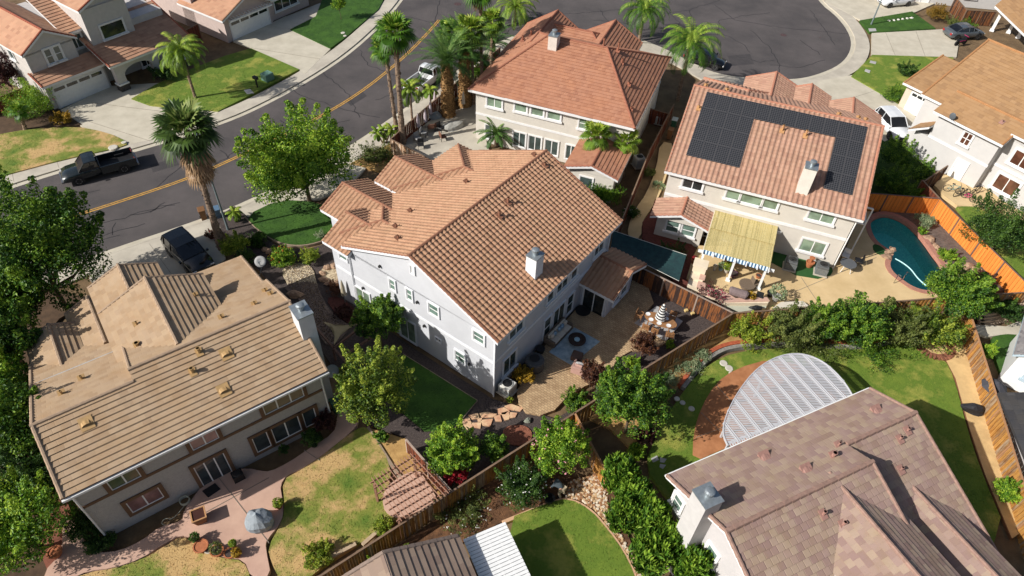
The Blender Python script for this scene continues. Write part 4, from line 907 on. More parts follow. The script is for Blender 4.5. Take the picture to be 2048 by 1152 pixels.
fp('patio', [(406, 978), (460, 945), (500, 941), (521, 946), (542, 948), (580, 929), (621, 901), (670, 870), (674, 846), (680, 821), (712, 822), (720, 848), (700, 872), (673, 893), (640, 920), (600, 945), (575, 955), (562, 975), (566, 1000), (569, 1016), (566, 1047), (535, 1085), (533, 1099), (545, 1160), (505, 1160), (490, 1122), (450, 1119), (410, 1105), (385, 1080), (365, 1074), (330, 1092), (285, 1122), (230, 1140), (180, 1146), (150, 1160), (100, 1185), (90, 1150), (128, 1110), (130, 1040), (150, 1040), (168, 1075), (177, 1099), (201, 1110), (243, 1106), (288, 1085), (323, 1057), (368, 1047), (370, 1026), (392, 995)], PINKC, 1)
fp('patio', [(766, 1018), (768, 985), (790, 965), (815, 950), (838, 945), (850, 960), (880, 1010), (800, 1042), (778, 1035)], PINKC, 1)
fp('garden_bed', [(738, 858), (812, 880), (905, 985), (880, 1000), (838, 950), (800, 955), (785, 936)], TSOIL)
fp('gravel_circle', [(1003, 870), (1010, 858), (1030, 852), (1052, 855), (1065, 868), (1062, 885), (1040, 895), (1015, 892)], REDG, 2)
# yard with the pool
fp('patio', [(1396, 496), (1530, 500), (1661, 540), (1690, 500), (1722, 425), (1738, 428), (1728, 455), (1738, 482), (1750, 496), (1768, 508), (1774, 520), (1768, 532), (1774, 550), (1794, 567), (1818, 584), (1845, 592), (1870, 590), (1878, 598), (1700, 625), (1560, 640), (1480, 640), (1400, 600), (1372, 560), (1384, 520)], TANC)
fp('turf', [(1545, 505), (1661, 541), (1663, 548), (1658, 556), (1633, 563), (1590, 556), (1540, 530)], mat('artificial_turf', hx((40, 84, 36)), .9, .1, 20), 0)
fp('turf', [(1742, 493), (1757, 496), (1770, 508), (1772, 518), (1758, 516), (1744, 508)], mat('artificial_turf', (0, 0, 0)), 1)
fp('path', [(1320, 285), (1312, 340), (1292, 390), (1270, 420), (1255, 455), (1257, 478), (1282, 478), (1283, 447), (1300, 422), (1318, 395), (1334, 350), (1350, 290)], TANC, 1)
fp('garden_bed', [(1284, 478), (1284, 447), (1302, 425), (1310, 400), (1390, 500), (1384, 520), (1372, 560), (1390, 600), (1350, 570)], mat('red_mulch', hx((110, 60, 50)), .95, .2, 6, detail=8))
fp('garden_bed', [(1738, 425), (1850, 430), (1868, 440), (2010, 583), (1900, 592), (1880, 590), (1892, 570), (1895, 550), (1880, 522), (1850, 480), (1820, 448), (1775, 428)], mat('grey_mulch', hx((112, 100, 92)), .96, .2, 4, hx((84, 74, 68)), .8, 24, detail=9))
fp('patio', [(1866, 375), (1885, 352), (1943, 381), (1966, 376), (2000, 405), (2080, 450), (2080, 500), (2005, 425), (1985, 420), (1950, 418), (1912, 416), (1884, 395)], TANC)
# terraced bed and sandy strip of the lower right yard
fp('garden_bed', [(1290, 760), (1467, 645), (1560, 640), (1870, 612), (1940, 630), (1925, 680), (1812, 666), (1764, 682), (1722, 690), (1573, 683), (1520, 687), (1468, 689), (1427, 701), (1392, 729), (1357, 774), (1300, 850), (1260, 900), (1220, 860), (1160, 830)], TSOIL)
fp('sand_strip', [(1815, 680), (1870, 668), (1925, 668), (1935, 700), (1950, 755), (1980, 850), (2015, 960), (2050, 1060), (2020, 1080), (1966, 950), (1936, 860), (1908, 760), (1887, 720)], SAND)
fp('patio', [(1383, 930), (1385, 870), (1400, 820), (1430, 770), (1470, 742), (1540, 722), (1620, 740), (1700, 790), (1660, 820), (1450, 900)], TERC, 1)
fp('path', [(1930, 650), (2010, 655), (2048, 640), (2120, 660), (2100, 720), (2048, 690), (2030, 674), (2000, 672), (1972, 676), (1950, 668)], CONCL)
# strip below the long fence
fp('garden_bed', [(700, 1160), (860, 1050), (1065, 905), (1150, 960), (1220, 960), (1250, 1060), (1300, 1180), (1268, 1160), (1243, 1102), (1215, 1064), (1180, 1023), (1135, 1000), (1097, 1009), (1005, 1045), (920, 1090), (750, 1160)], MULCHW)
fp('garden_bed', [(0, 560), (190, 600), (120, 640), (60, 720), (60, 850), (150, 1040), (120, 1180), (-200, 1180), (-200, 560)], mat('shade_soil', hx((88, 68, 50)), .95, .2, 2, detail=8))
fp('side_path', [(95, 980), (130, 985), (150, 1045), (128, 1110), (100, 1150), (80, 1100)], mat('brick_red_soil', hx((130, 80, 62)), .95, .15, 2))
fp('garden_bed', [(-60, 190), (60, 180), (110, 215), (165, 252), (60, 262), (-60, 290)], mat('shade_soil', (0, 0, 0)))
fp('garden_bed', [(700, 330), (780, 290), (830, 320), (760, 345)], TSOIL); fp('garden_bed', [(470, 415), (500, 440), (545, 500), (600, 500), (560, 540), (520, 520), (450, 470), (430, 440)], MULCH)
# borders
BRICK = mat('red_brick', hx((176, 92, 60)), .9, .2, 8, hx((140, 68, 44)))
EDG = mat('edging', hx((150, 132, 112)), .9, .1, 4)
bl = [(1357, 776), (1392, 731), (1427, 703), (1468, 691), (1520, 689), (1573, 685), (1650, 690), (1722, 694), (1764, 685), (1812, 668)]
strip('brick_border', bl, .28, BRICK, 0, .42); strip('stone_wall', bl, .3, mat('grey_block', hx((150, 146, 138)), .95, .2, 5, bump=.6), 0, .34, off=-.26)
strip('lawn_border', [(1005, 1048), (1097, 1010), (1135, 1000), (1180, 1022), (1215, 1063), (1243, 1101), (1270, 1156), (1290, 1230)], .2, mat('peach_edging', hx((206, 166, 130)), .9, .08, 4), 0, .22)
strip('lawn_border', [(490, 436), (520, 467), (562, 492), (610, 496), (662, 480)], .1, EDG, 0, .2)
strip('lawn_border', [(770, 800), (787, 724), (806, 712), (954, 805), (905, 864)], .12, EDG, 0, .2, it=0)
strip('lawn_border', [(736, 858), (785, 936), (802, 958)], .2, EDG, 0, .22, it=0)
strip('lawn_border', [(1887, 720), (1908, 760), (1936, 860), (1966, 950), (2020, 1080)], .1, mat('brown_edging', hx((128, 88, 60)), .9, .1, 4), 0, .2)
strip('lawn_border', [(1228, 745), (1226, 731), (1240, 716), (1262, 704)], .12, EDG, 0, .2)
strip('pool_coping', POOL+[POOL[0]], .42, mat('pink_coping', hx((176, 122, 104)), .85, .1, 5, bump=.2), -.3, .165, closed=False, it=0, off=-.12, world=True) if 0 else None
# joints
JN = mat('joint', hx((128, 120, 108)), .95, 0)
for px in ([(150, 236), (300, 284)], [(185, 208), (390, 233)], [(264, 201), (437, 208)], [(503, 98), (640, 120)], [(1770, 66), (1790, 114)], [(1830, 62), (1850, 116)], [(1650, 215), (1760, 180)], [(1560, 600), (1750, 520)], [(1600, 560), (1640, 620)], [(440, 960), (540, 1090)], [(395, 1040), (540, 960)], [(610, 905), (640, 925)], [(30, 370), (26, 350)], [(120, 341), (114, 322)], [(210, 318), (204, 299)], [(345, 552), (300, 490)],
           [(1400, 830), (1450, 880)], [(1430, 775), (1480, 830)], [(1390, 880), (1470, 850)]):
    jz = .283 if px[0] in ((1560, 600), (1600, 560), (440, 960), (395, 1040), (610, 905), (1400, 830), (1430, 775), (1390, 880)) else (.116 if px[0] in ((30, 370), (120, 341), (210, 318)) else .137)
    strip('joint', px, .03, JN, .1, jz, it=0)
# pool
def pool():
    n = len(POOL); A = sum(POOL[i][0]*POOL[(i+1) % n][1]-POOL[(i+1) % n][0]*POOL[i][1] for i in range(n)); pts = POOL if A > 0 else POOL[::-1]
    c = np.mean(pts, 0); t = thing('swimming_pool', (c[0], c[1], 0), 'kidney shaped blue-green swimming pool with pink coping', 'swimming pool')
    b = MB(); v = [(x, y, .1) for x, y in pts]+[(c[0]+(x-c[0])*.93, c[1]+(y-c[1])*.93, -1.5) for x, y in pts]
    b.add(v, [tuple(range(2*n-1, n-1, -1))[::-1]]+[(n+i, n+(i+1) % n, (i+1) % n, i) for i in range(n)])
    b.build('basin', mat('pool_plaster', (.16, .72, .64), .8, .2, 9, (.08, .5, .48), detail=4), t)
    wv = MB(); wv.add([(x, y, -.04) for x, y in pts], [tuple(range(n))]); 
    m, nn, bs, N, Lk = nodes('pool_water')
    bs.inputs['Base Color'].default_value = (.01, .10, .12, 1); bs.inputs['Roughness'].default_value = .03
    tr = N('ShaderNodeBsdfTransparent'); tr.inputs[0].default_value = (.7, .95, .95, 1); gl = N('ShaderNodeBsdfGlossy'); gl.inputs['Roughness'].default_value = .02
    fr = N('ShaderNodeFresnel'); fr.inputs[0].default_value = 1.33; mx = N('ShaderNodeMixShader')
    nz = N('ShaderNodeTexNoise'); nz.inputs['Scale'].default_value = 5; g = N('ShaderNodeNewGeometry'); Lk(g.outputs['Position'], nz.inputs['Vector'])
    bp = N('ShaderNodeBump'); bp.inputs['Strength'].default_value = .35; bp.inputs['Distance'].default_value = .08; Lk(nz.outputs[0], bp.inputs['Height'])
    Lk(bp.outputs[0], fr.inputs['Normal']); Lk(bp.outputs[0], gl.inputs['Normal']); Lk(fr.outputs[0], mx.inputs[0]); Lk(tr.outputs[0], mx.inputs[1]); Lk(gl.outputs[0], mx.inputs[2]); Lk(mx.outputs[0], nn.nodes['Material Output'].inputs[0])
    wv.build('water_surface', m, t)
    L = []; 
    for i in range(n):
        a = np.array(pts[i-1]); b2 = np.array(pts[(i+1) % n]); d = b2-a; d /= np.linalg.norm(d); nr = np.array([d[1], -d[0]]); p = np.array(pts[i]); L.append((p-nr*.04, p+nr*.36))
    cp_ = MB(); vv = []
    for a, b2 in L: vv += [(a[0], a[1], .30), (b2[0], b2[1], .30), (b2[0], b2[1], 0), (a[0], a[1], -.1)]
    cp_.add(vv, [q for i in range(n) for k in [4*i] for j in [4*((i+1) % n)] for q in ((k, k+1, j+1, j)[::-1], (k+1, k+2, j+2, j+1)[::-1], (k+3, k, j, j+3)[::-1])])
    cp_.build('coping', mat('pink_coping', hx((176, 124, 106)), .85, .1, 5, bump=.2), t)
    hose = MB(); hp = [P(x, y, .0) for x, y in ((1790, 517), (1805, 525), (1822, 538), (1834, 555), (1850, 570), (1862, 577))]; hose.tube(chaikin([tuple(p) for p in hp], 2, False), .045, 6, True)
    solo(hose, 'pool_hose', mat('hose_pale_blue', (.45, .75, .75), .4, 0), 'pale blue cleaning hose curving across the pool water', 'hose')
    r = MB()
    for dx in (0, 18):
        a = P(1787+dx, 566-dx*.35, .3); b3 = P(1797+dx, 548-dx*.3, .85); c3 = P(1806+dx, 556-dx*.3, .2); r.tube(chaikin([tuple(a), tuple(a+np.array([0, 0, .6])), tuple(b3), tuple(c3)], 2, False), .03, 6, True)
    solo(r, 'pool_handrail', mat('chrome', (.6, .6, .6), .15, 0, metal=1), 'curved metal handrails at the near edge of the pool', 'handrail')
pool()

# ------------------------------------------------------------------ fences
def woodmat(name, cols):
    if name in MATS: return MATS[name]
    m, n, b, N, Lk = nodes(name); MATS[name] = m; b.inputs['Roughness'].default_value = .85; b.inputs['Specular IOR Level'].default_value = .2
    uv = N('ShaderNodeUVMap'); sp = N('ShaderNodeSeparateXYZ'); Lk(uv.outputs[0], sp.inputs[0])
    g = N('ShaderNodeNewGeometry'); mp = N('ShaderNodeMapping'); mp.inputs['Scale'].default_value = (6, 6, .8); Lk(g.outputs['Position'], mp.inputs['Vector'])
    nz = N('ShaderNodeTexNoise'); nz.inputs['Scale'].default_value = 2; nz.inputs['Detail'].default_value = 6; Lk(mp.outputs[0], nz.inputs['Vector'])
    ad = N('ShaderNodeMath'); ad.operation = 'ADD'; mu = N('ShaderNodeMath'); mu.operation = 'MULTIPLY'; mu.inputs[1].default_value = .75; Lk(sp.outputs[0], mu.inputs[0])
    mu2 = N('ShaderNodeMath'); mu2.operation = 'MULTIPLY_ADD'; mu2.inputs[1].default_value = 1.0; mu2.inputs[2].default_value = -.25; Lk(nz.outputs[0], mu2.inputs[0]); Lk(mu.outputs[0], ad.inputs[0]); Lk(mu2.outputs[0], ad.inputs[1])
    rp = N('ShaderNodeValToRGB'); e = rp.color_ramp.elements; e[0].color = (*cols[0], 1); e[1].color = (*cols[-1], 1)
    for i, c in enumerate(cols[1:-1]): k = e.new((i+1)/(len(cols)-1)); k.color = (*c, 1)
    Lk(ad.outputs[0], rp.inputs[0]); Lk(rp.outputs[0], b.inputs['Base Color'])
    return m
WD_OR = woodmat('fence_orange', [hx((190, 110, 48)), hx((214, 130, 58)), hx((226, 142, 66))])
WD_GO = woodmat('fence_golden', [hx((104, 66, 30)), hx((156, 106, 52)), hx((190, 140, 74)), hx((130, 92, 60)), hx((170, 146, 118))])
WD_BR = woodmat('fence_brown', [hx((48, 34, 30)), hx((70, 50, 40)), hx((132, 82, 46)), hx((62, 48, 42)), hx((52, 38, 34))])
WD_RD = woodmat('fence_dark_red', [hx((96, 54, 40)), hx((120, 66, 46)), hx((84, 48, 38))])
WD_WE = woodmat('fence_weathered', [hx((110, 84, 64)), hx((176, 150, 124)), hx((140, 96, 60)), hx((208, 190, 170))])
CAPW = mat('fence_cap', hx((128, 104, 84)), .9, .15, 3)
def fence(pts, ht, wood, label, capm=None, bw=.145, group=None, z=None, world=False, top=.035):
    """board fence along points given at their top edge"""
    W_ = [np.array(P(x, y, ht)) for x, y in pts] if not world else [np.array(p) for p in pts]
    t = thing('board_fence', (W_[0][0], W_[0][1], 0), label, 'fence', group)
    for a, b in zip(W_[:-1], W_[1:]):
        a = a[:2]; b = b[:2]; L = np.linalg.norm(b-a); d = (b-a)/L; n = np.array([-d[1], d[0]]); k = max(1, int(L/bw)); mb = MB(); uv = []
        for i in range(k):
            p = a+d*(i*L/k+.005); q = a+d*((i+1)*L/k-.005); o = n*.012*(1 if i % 2 else -1)+n*rng.normal(0, .003); th = n*.01; zt = ht-.02+rng.normal(0, .004)
            c = [p+o-th, q+o-th, q+o+th, p+o+th]; k0 = len(mb.v)
            mb.add([(x, y, .0) for x, y in c]+[(x, y, zt) for x, y in c], [(4, 5, 6, 7), (0, 1, 5, 4), (1, 2, 6, 5), (2, 3, 7, 6), (3, 0, 4, 7)])
            r = rng.random(); uv += [(r, 0)]*8
        mb.uv = uv; mb.build('boards', wood, t)
        c = MB(); c.beam((*a, ht), (*b, ht), .11, .035, True)
        c.build('top_rail', capm or CAPW, t)
        c = MB(); c.beam((*(a+n*.03), .12), (*(b+n*.03), .12), .04, .14, True); c.build('kick_board', capm or CAPW, t)
        m_ = max(1, round(L/2.4))
        for i in range(m_+1):
            p = a+d*L*i/m_; c = MB(FrW((*p, 0), math.degrees(math.atan2(d[1], d[0])))); c.box(-.05, .05, -.05, .05, 0, ht-.02); c.build('post', capm or CAPW, t)
    return t
fence([(560, 1205), (642, 1151), (1020, 908), (1149, 826), (1278, 744), (1467, 626)], 1.8, WD_GO, 'long golden board fence running diagonally from the bottom edge past the patio')
fence([(1467, 626), (1700, 610), (1864, 597), (2060, 584)], 1.8, WD_GO, 'golden board fence between the pool patio and the hedge')
fence([(1264, 526), (1467, 626)], 1.8, WD_BR, 'short dark weathered board fence behind the dining table', mat('fence_cap_grey', hx((158, 140, 126)), .9, .12, 4))
fence([(1348, 208), (1300, 300), (1262, 395), (1232, 470)], 1.8, WD_RD, 'narrow brown fence along the side path between the red and solar roofed houses')
fence([(1880, 397), (2060, 572)], 1.85, WD_OR, 'bright orange stained board fence right of the pool', mat('fence_cap_dark', hx((110, 90, 80)), .9, .1, 4))
fence([(1725, 385), (1880, 397)], 1.85, WD_OR, 'shaded reddish fence at the far end of the pool', MATS['fence_cap_dark'])
fence([(1939, 620), (1981, 752), (2048, 967), (2090, 1100)], 1.8, WD_GO, 'steep golden board fence between the sandy strip and the cottage', mat('fence_cap_tan', hx((176, 130, 92)), .9, .1, 4))
fence([(1149, 825), (1215, 948)], 1.8, WD_GO, 'short fence behind the pink flowering bush going down from the long fence', MATS['fence_cap_tan'])
fence([(812, 879), (901, 981)], 1.5, WD_RD, 'short weathered fence beside the brown pergola', mat('fence_cap_pale', hx((170, 150, 136)), .9, .1, 4))
fence([(781, 278), (840, 308), (872, 326)], 1.7, WD_WE, 'weathered fence panel facing the street corner by the twin palms')
fence([(781, 278), (860, 208), (944, 139), (1000, 95)], 1.7, WD_RD, 'dark fence along the pavement behind the date palms')
fence([(1849, 362), (1896, 331)], 1.8, WD_BR, 'small open brown gate fence beside the bicycles')
fence([(1845, 360), (1880, 397)], 1.8, WD_RD, 'short dark fence piece between gate and orange fence')
fence([(1912, -6), (1934, 20), (1994, 24)], 1.8, WD_BR, 'brown side fence under the top edge near the white porch columns')
fence([(-30, 205), (58, 170)], 1.7, WD_RD, 'dark fence at the left edge below the white wall')
fence([(395, 48), (372, 60)], 1.7, WD_RD, 'small red brown gate between the two upper left houses')
fence([(1290, 214), (1340, 228)], 1.6, WD_RD, 'short fence gate at the far end of the side path')
# grass blades on every lawn
def inpoly(px, py, poly):
    r = np.zeros(len(px), bool); n = len(poly); j = n-1
    for i in range(n):
        xi, yi = poly[i]; xj, yj = poly[j]
        c = ((yi > py) != (yj > py)) & (px < (xj-xi)*(py-yi)/(yj-yi+1e-12)+xi); r ^= c; j = i
    return r
GRB = [leafmat('grass_blade', hx((92, 118, 36)), hx((122, 146, 52)), hx((150, 156, 76)), .2), leafmat('grass_blade_dry', hx((108, 126, 44)), hx((150, 148, 70)), hx((196, 170, 104)), .2), leafmat('grass_blade_rich', hx((44, 92, 18)), hx((66, 120, 28)), hx((92, 136, 40)), .2)]
for poly, z, den, col in LAWNS:
    a = np.array(poly); lo_, hi = a.min(0), a.max(0); ar_ = (hi-lo_).prod(); n = int(min(ar_*den*1.5, 45000)); q = rng.uniform(lo_, hi, (n, 2)); q = q[inpoly(q[:, 0], q[:, 1], poly)]; n = len(q)
    if n == 0: continue
    th = rng.uniform(0, 6.28, n); hgt = rng.uniform(.02, .05, n); wdt = rng.uniform(.015, .035, n); dx = np.stack([np.cos(th), np.sin(th)], 1); ln = rng.normal(0, .03, (n, 2))
    V = np.zeros((n, 3, 3)); V[:, 0, :2] = q-dx*wdt[:, None]; V[:, 1, :2] = q+dx*wdt[:, None]; V[:, :2, 2] = z; V[:, 2, :2] = q+ln; V[:, 2, 2] = z+hgt
    mb = MB(); mb.v = V.reshape(-1, 3).tolist(); mb.f = [(3*i, 3*i+1, 3*i+2) for i in range(n)]
    cl = np.clip(.5+.35*np.sin(q[:, 0]*.9+np.sin(q[:, 1]*1.3)*1.5)*np.cos(q[:, 1]*.7)+rng.normal(0, .2, n), 0, 1)
    mb.uv = np.repeat(np.stack([cl, cl], 1), 3, 0)
    tag(mb.build('grass', (GR1, GR2, GR3)[col]), kind='stuff')
# ------------------------------------------------------------------ vegetation
def proj(p):
    v = np.array(p, float)-CP; q = v@FW
    return 1024+F*(v@CX)/q, 576-F*(v@CU)/q
def hgt(bx, by, tx, ty):
    b = P(bx, by); return min(np.arange(0, 16, .05), key=lambda h: (proj(b+np.array([0, 0, h]))[0]-tx)**2*.3+(proj(b+np.array([0, 0, h]))[1]-ty)**2)
BARK = mat('bark', hx((110, 92, 74)), .95, .2, 6, bump=.6); BARKD = mat('bark_dark', hx((82, 66, 52)), .95, .2, 6, bump=.6)
LM = {
 'bright': leafmat('leaf_bright', hx((50, 86, 22)), hx((102, 144, 34)), hx((168, 192, 60)), .34),
 'green': leafmat('leaf_green', hx((30, 60, 20)), hx((68, 108, 28)), hx((132, 162, 50)), .34),
 'dark': leafmat('leaf_dark', hx((30, 54, 22)), hx((52, 84, 30)), hx((86, 116, 42))),
 'yellow': leafmat('leaf_yellow', hx((80, 102, 26)), hx((118, 142, 38)), hx((172, 180, 64))),
 'olive': leafmat('leaf_olive', hx((60, 74, 34)), hx((92, 106, 48)), hx((128, 136, 70))),
 'olive2': leafmat('leaf_olive_bright', hx((44, 66, 22)), hx((90, 118, 34)), hx((162, 174, 62)), .34),
 'bronze': leafmat('leaf_bronze', hx((50, 28, 26)), hx((84, 50, 38)), hx((124, 82, 52))),
 'crimson': leafmat('leaf_crimson', hx((110, 12, 26)), hx((160, 24, 40)), hx((196, 60, 66))),
 'maroon': leafmat('leaf_maroon', hx((40, 22, 26)), hx((74, 36, 38)), hx((90, 60, 44))),
 'juniper': leafmat('leaf_juniper', hx((42, 74, 26)), hx((86, 126, 38)), hx((146, 176, 62)), .34),
 'silver': leafmat('leaf_silver', hx((90, 116, 84)), hx((140, 160, 120)), hx((184, 190, 150))),
 'amber': leafmat('leaf_amber', hx((96, 84, 20)), hx((156, 124, 30)), hx((196, 158, 50))),
 'topiary': leafmat('leaf_topiary', hx((88, 80, 26)), hx((132, 104, 34)), hx((160, 124, 44))),
 'palm': leafmat('leaf_palm', hx((40, 74, 24)), hx((88, 130, 36)), hx((172, 190, 76)), .35),
 'palmo': leafmat('leaf_palm_olive', hx((44, 64, 30)), hx((84, 110, 48)), hx((156, 164, 96)), .3),
 'palmy': leafmat('leaf_palm_yellow', hx((70, 96, 28)), hx((112, 142, 40)), hx((172, 180, 72)), .25),
 'date': leafmat('leaf_date', hx((44, 74, 34)), hx((78, 114, 50)), hx((130, 154, 84)), .3),
 'thatch': leafmat('leaf_thatch', hx((96, 72, 50)), hx((146, 116, 84)), hx((196, 166, 130)), .15)}
def leafcloud(C, Rr, n, size, tone, up=.35, asp=.55, narrow=False, g=None):
    """n leaf quads around clump centres C (k,3) with radii Rr (k,3); returns verts, uv"""
    g = g or rng; k = len(C); idx = g.integers(0, k, n)
    d = g.normal(size=(n, 3)); d /= np.linalg.norm(d, axis=1)[:, None]; rad = g.uniform(.55, 1.05, n)**.6
    pos = C[idx]+d*rad[:, None]*Rr[idx]
    nrm = d*(1-up)+g.normal(size=(n, 3))*.45; nrm[:, 2] += up; nrm /= np.linalg.norm(nrm, axis=1)[:, None]
    a = np.cross(nrm, g.normal(size=(n, 3))); a /= np.linalg.norm(a, axis=1)[:, None]+1e-9
    if narrow: a = d*.6+np.array([0, 0, 1.0])+g.normal(size=(n, 3))*.3; a /= np.linalg.norm(a, axis=1)[:, None]; nrm = np.cross(a, g.normal(size=(n, 3))); nrm /= np.linalg.norm(nrm, axis=1)[:, None]
    b = np.cross(nrm, a); s = size*g.uniform(.6, 1.3, n)[:, None]
    V = np.stack([pos-a*s*.5, pos+b*s*asp*.5+nrm*s*.08, pos+a*s*.5, pos-b*s*asp*.5+nrm*s*.08], 1)
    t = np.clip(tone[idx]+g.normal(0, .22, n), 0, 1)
    return V.reshape(-1, 3), np.repeat(np.stack([t, t], 1), 4, 0)
def quads(mb, V, U):
    k = len(mb.v); mb.v += V.tolist(); n = len(V)//4; mb.f += [(k+4*i, k+4*i+1, k+4*i+2, k+4*i+3) for i in range(n)]
    mb.uv = (mb.uv or [])+U.tolist()
VEG = [0]
def tree(name, label, cat, cx, cy, w, h, zc, kind='green', leaf=.17, n=5000, k=26, trunk=.14, group=None, fl=None, narrow=False, clump=.36, zmin=.1, dead=0):
    VEG[0] += 1; g = np.random.default_rng(100+VEG[0])
    c = P(cx, cy, zc); dist = np.linalg.norm(c-CP); w, h = (w, h) if narrow else (w*.93, h*.93); R_ = w*dist/F/2
    th = math.asin((HC-zc)/dist); H_ = h*dist/F/2; q = H_**2-(R_*math.sin(th))**2; rz = math.sqrt(max(q, (H_*.55)**2))/math.cos(th); rz = min(rz, max(R_*1.7, .3)); rz = min(rz, max(zc-zmin, .25)*1.02)
    t = thing(name, (c[0], c[1], 0), label, cat, group)
    n = int(n*1.7); leaf = leaf*1.08; k = int(k*1.25)
    d = g.normal(size=(k, 3)); d /= np.linalg.norm(d, axis=1)[:, None]; d[:, 2] = np.where(d[:, 2] < -.5, -d[:, 2]*.6, d[:, 2])
    rr = g.uniform(.15, .8, k)[:, None]**.8; C = c+d*rr*np.array([R_, R_, rz])
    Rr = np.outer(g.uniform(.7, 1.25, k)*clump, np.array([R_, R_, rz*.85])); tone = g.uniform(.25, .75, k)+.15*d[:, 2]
    C[:, 2] = np.maximum(C[:, 2], .15+Rr[:, 2]*.6)
    V, U = leafcloud(C, Rr, n, leaf, tone, g=g, narrow=narrow, asp=.28 if narrow else .55)
    if not narrow:
        fd = lambda q: 1+.14*np.sin(q[:, 0]*4+q[:, 1]*3+VEG[0])+.10*np.sin(q[:, 2]*6+q[:, 0]*5+2*VEG[0])
        C = c+(C-c)*fd(d)[:, None]
        ks = max(8, k//2); ds = g.normal(size=(ks, 3)); ds /= np.linalg.norm(ds, axis=1)[:, None]; ds[:, 2] = abs(ds[:, 2])*1.1+.1; dg = ds*.75+np.array([0, 0, .45])
        base = c+ds*np.array([R_, R_, rz])*.72*fd(ds)[:, None]; CS = np.concatenate([base+dg*R_*q for q in (.08, .2, .32, .42)]); RS = np.concatenate([np.full((ks, 3), R_*q) for q in (.13, .11, .085, .055)])
        V9, U9 = leafcloud(CS, RS, n//3, leaf, np.tile(g.uniform(.4, .95, ks), 4), g=g)
        V = np.concatenate([V, V9]); U = np.concatenate([U, U9])
    # loose outer twigs
    k2 = k*2; d2 = g.normal(size=(k2, 3)); d2 /= np.linalg.norm(d2, axis=1)[:, None]; d2[:, 2] = abs(d2[:, 2])*.9; C2 = c+d2*np.array([R_, R_, rz])*g.uniform(.85, 1.06, k2)[:, None]
    V2, U2 = leafcloud(C2, np.full((k2, 3), .12*R_+.03), n//6, leaf, g.uniform(.4, .9, k2), g=g, narrow=narrow, asp=.28 if narrow else .55)
    mb = MB(); quads(mb, V, U); quads(mb, V2, U2); mb.build('crown', LM[kind], t)
    if fl:
        m, nf, sz = fl; f = MB(); dd = g.normal(size=(nf, 3)); dd /= np.linalg.norm(dd, axis=1)[:, None]; dd[:, 2] = abs(dd[:, 2]); C3 = c+dd*np.array([R_, R_, rz])*g.uniform(.85, 1.03, nf)[:, None]
        V3, U3 = leafcloud(C3, np.full((nf, 3), sz*.6), nf*4, sz, np.full(nf, .5), g=g, asp=.9); quads(f, V3, U3); f.build('blossom', m, t)
    if trunk:
        tr = MB(); zt = max(zc-rz*.55, .15); o = g.normal(0, .06, (3, 2))
        tr.tube([(c[0], c[1], -.1), (c[0]+o[0, 0], c[1]+o[0, 1], zt*.5), (c[0]+o[1, 0], c[1]+o[1, 1], zt)], [trunk*1.25, trunk, trunk*.8], 8, True)
        for i in range(min(10, k)):
            e = C[i]; m_ = (np.array([c[0], c[1], zt])*.5+e*.5)+np.array([0, 0, -.1*R_]); tr.tube([(c[0], c[1], zt-.05), tuple(m_), tuple(e)], [trunk*.6, trunk*.35, trunk*.12], 5, True)
        tr.build('trunk', BARK, t)
    return t
PINKF = mat('blossom_pink', hx((214, 150, 160)), .8, 0); WHF = mat('blossom_white', hx((230, 228, 220)), .8, 0); ORF = mat('blossom_orange', hx((214, 84, 40)), .8, 0); REDF = mat('blossom_red', hx((176, 30, 44)), .8, 0); MAGF = mat('blossom_magenta', hx((150, 30, 70)), .8, 0)
T = tree
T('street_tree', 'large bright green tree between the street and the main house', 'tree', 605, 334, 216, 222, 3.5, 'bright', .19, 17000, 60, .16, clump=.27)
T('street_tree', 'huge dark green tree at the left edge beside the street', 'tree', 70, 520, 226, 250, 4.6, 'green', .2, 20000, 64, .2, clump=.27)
T('broadleaf_tree', 'green tree below the huge one at the left edge', 'tree', 18, 590, 120, 120, 3.6, 'green', .19, 6000, 26, .14)
T('broadleaf_tree', 'bright green tree squeezed against the left edge halfway down', 'tree', 12, 775, 90, 110, 3.2, 'bright', .16, 5000, 24, .12)
T('broadleaf_tree', 'green tree left of the tan roof between it and the picture edge', 'tree', 15, 690, 120, 150, 3.8, 'green', .19, 7000, 28, .14)
T('broadleaf_tree', 'dense green tree beside the lower left wall of the tan roofed house', 'tree', 40, 860, 130, 170, 3.6, 'green', .16, 8000, 30, .14)
T('broadleaf_tree', 'sunlit green bushy tree in the bottom left corner', 'tree', 28, 1050, 170, 150, 2.8, 'bright', .15, 8000, 30, .12)
T('broadleaf_tree', 'dark green tree lowest at the left edge', 'tree', 70, 965, 120, 120, 2.6, 'dark', .15, 6000, 24, .12)
T('small_tree', 'green tree against the white gable wall of the main house', 'tree', 757, 640, 105, 92, 2.7, 'green', .16, 6000, 26, .07, clump=.34)
T('small_tree', 'yellow green tree beside the dark side lawn', 'tree', 748, 785, 150, 215, 3.1, 'olive2', .14, 12000, 52, .09, clump=.25)
T('citrus_tree', 'round bright green citrus tree left of the long fence', 'tree', 903, 902, 108, 98, 1.7, 'bright', .13, 6500, 26, .07)
T('citrus_shrub', 'smaller green shrub right of the citrus tree', 'shrub', 986, 898, 62, 58, 1.2, 'green', .12, 3000, 16, .05)
T('red_maple_shrub', 'small crimson maple shrub by the long fence', 'shrub', 911, 950, 48, 36, 1.1, 'crimson', .1, 2400, 14, .03)
T('flowering_tree', 'light green tree with pink blossom below the long fence', 'tree', 1120, 902, 122, 130, 2.4, 'bright', .11, 9000, 36, .06, fl=(PINKF, 40, .1), clump=.28)
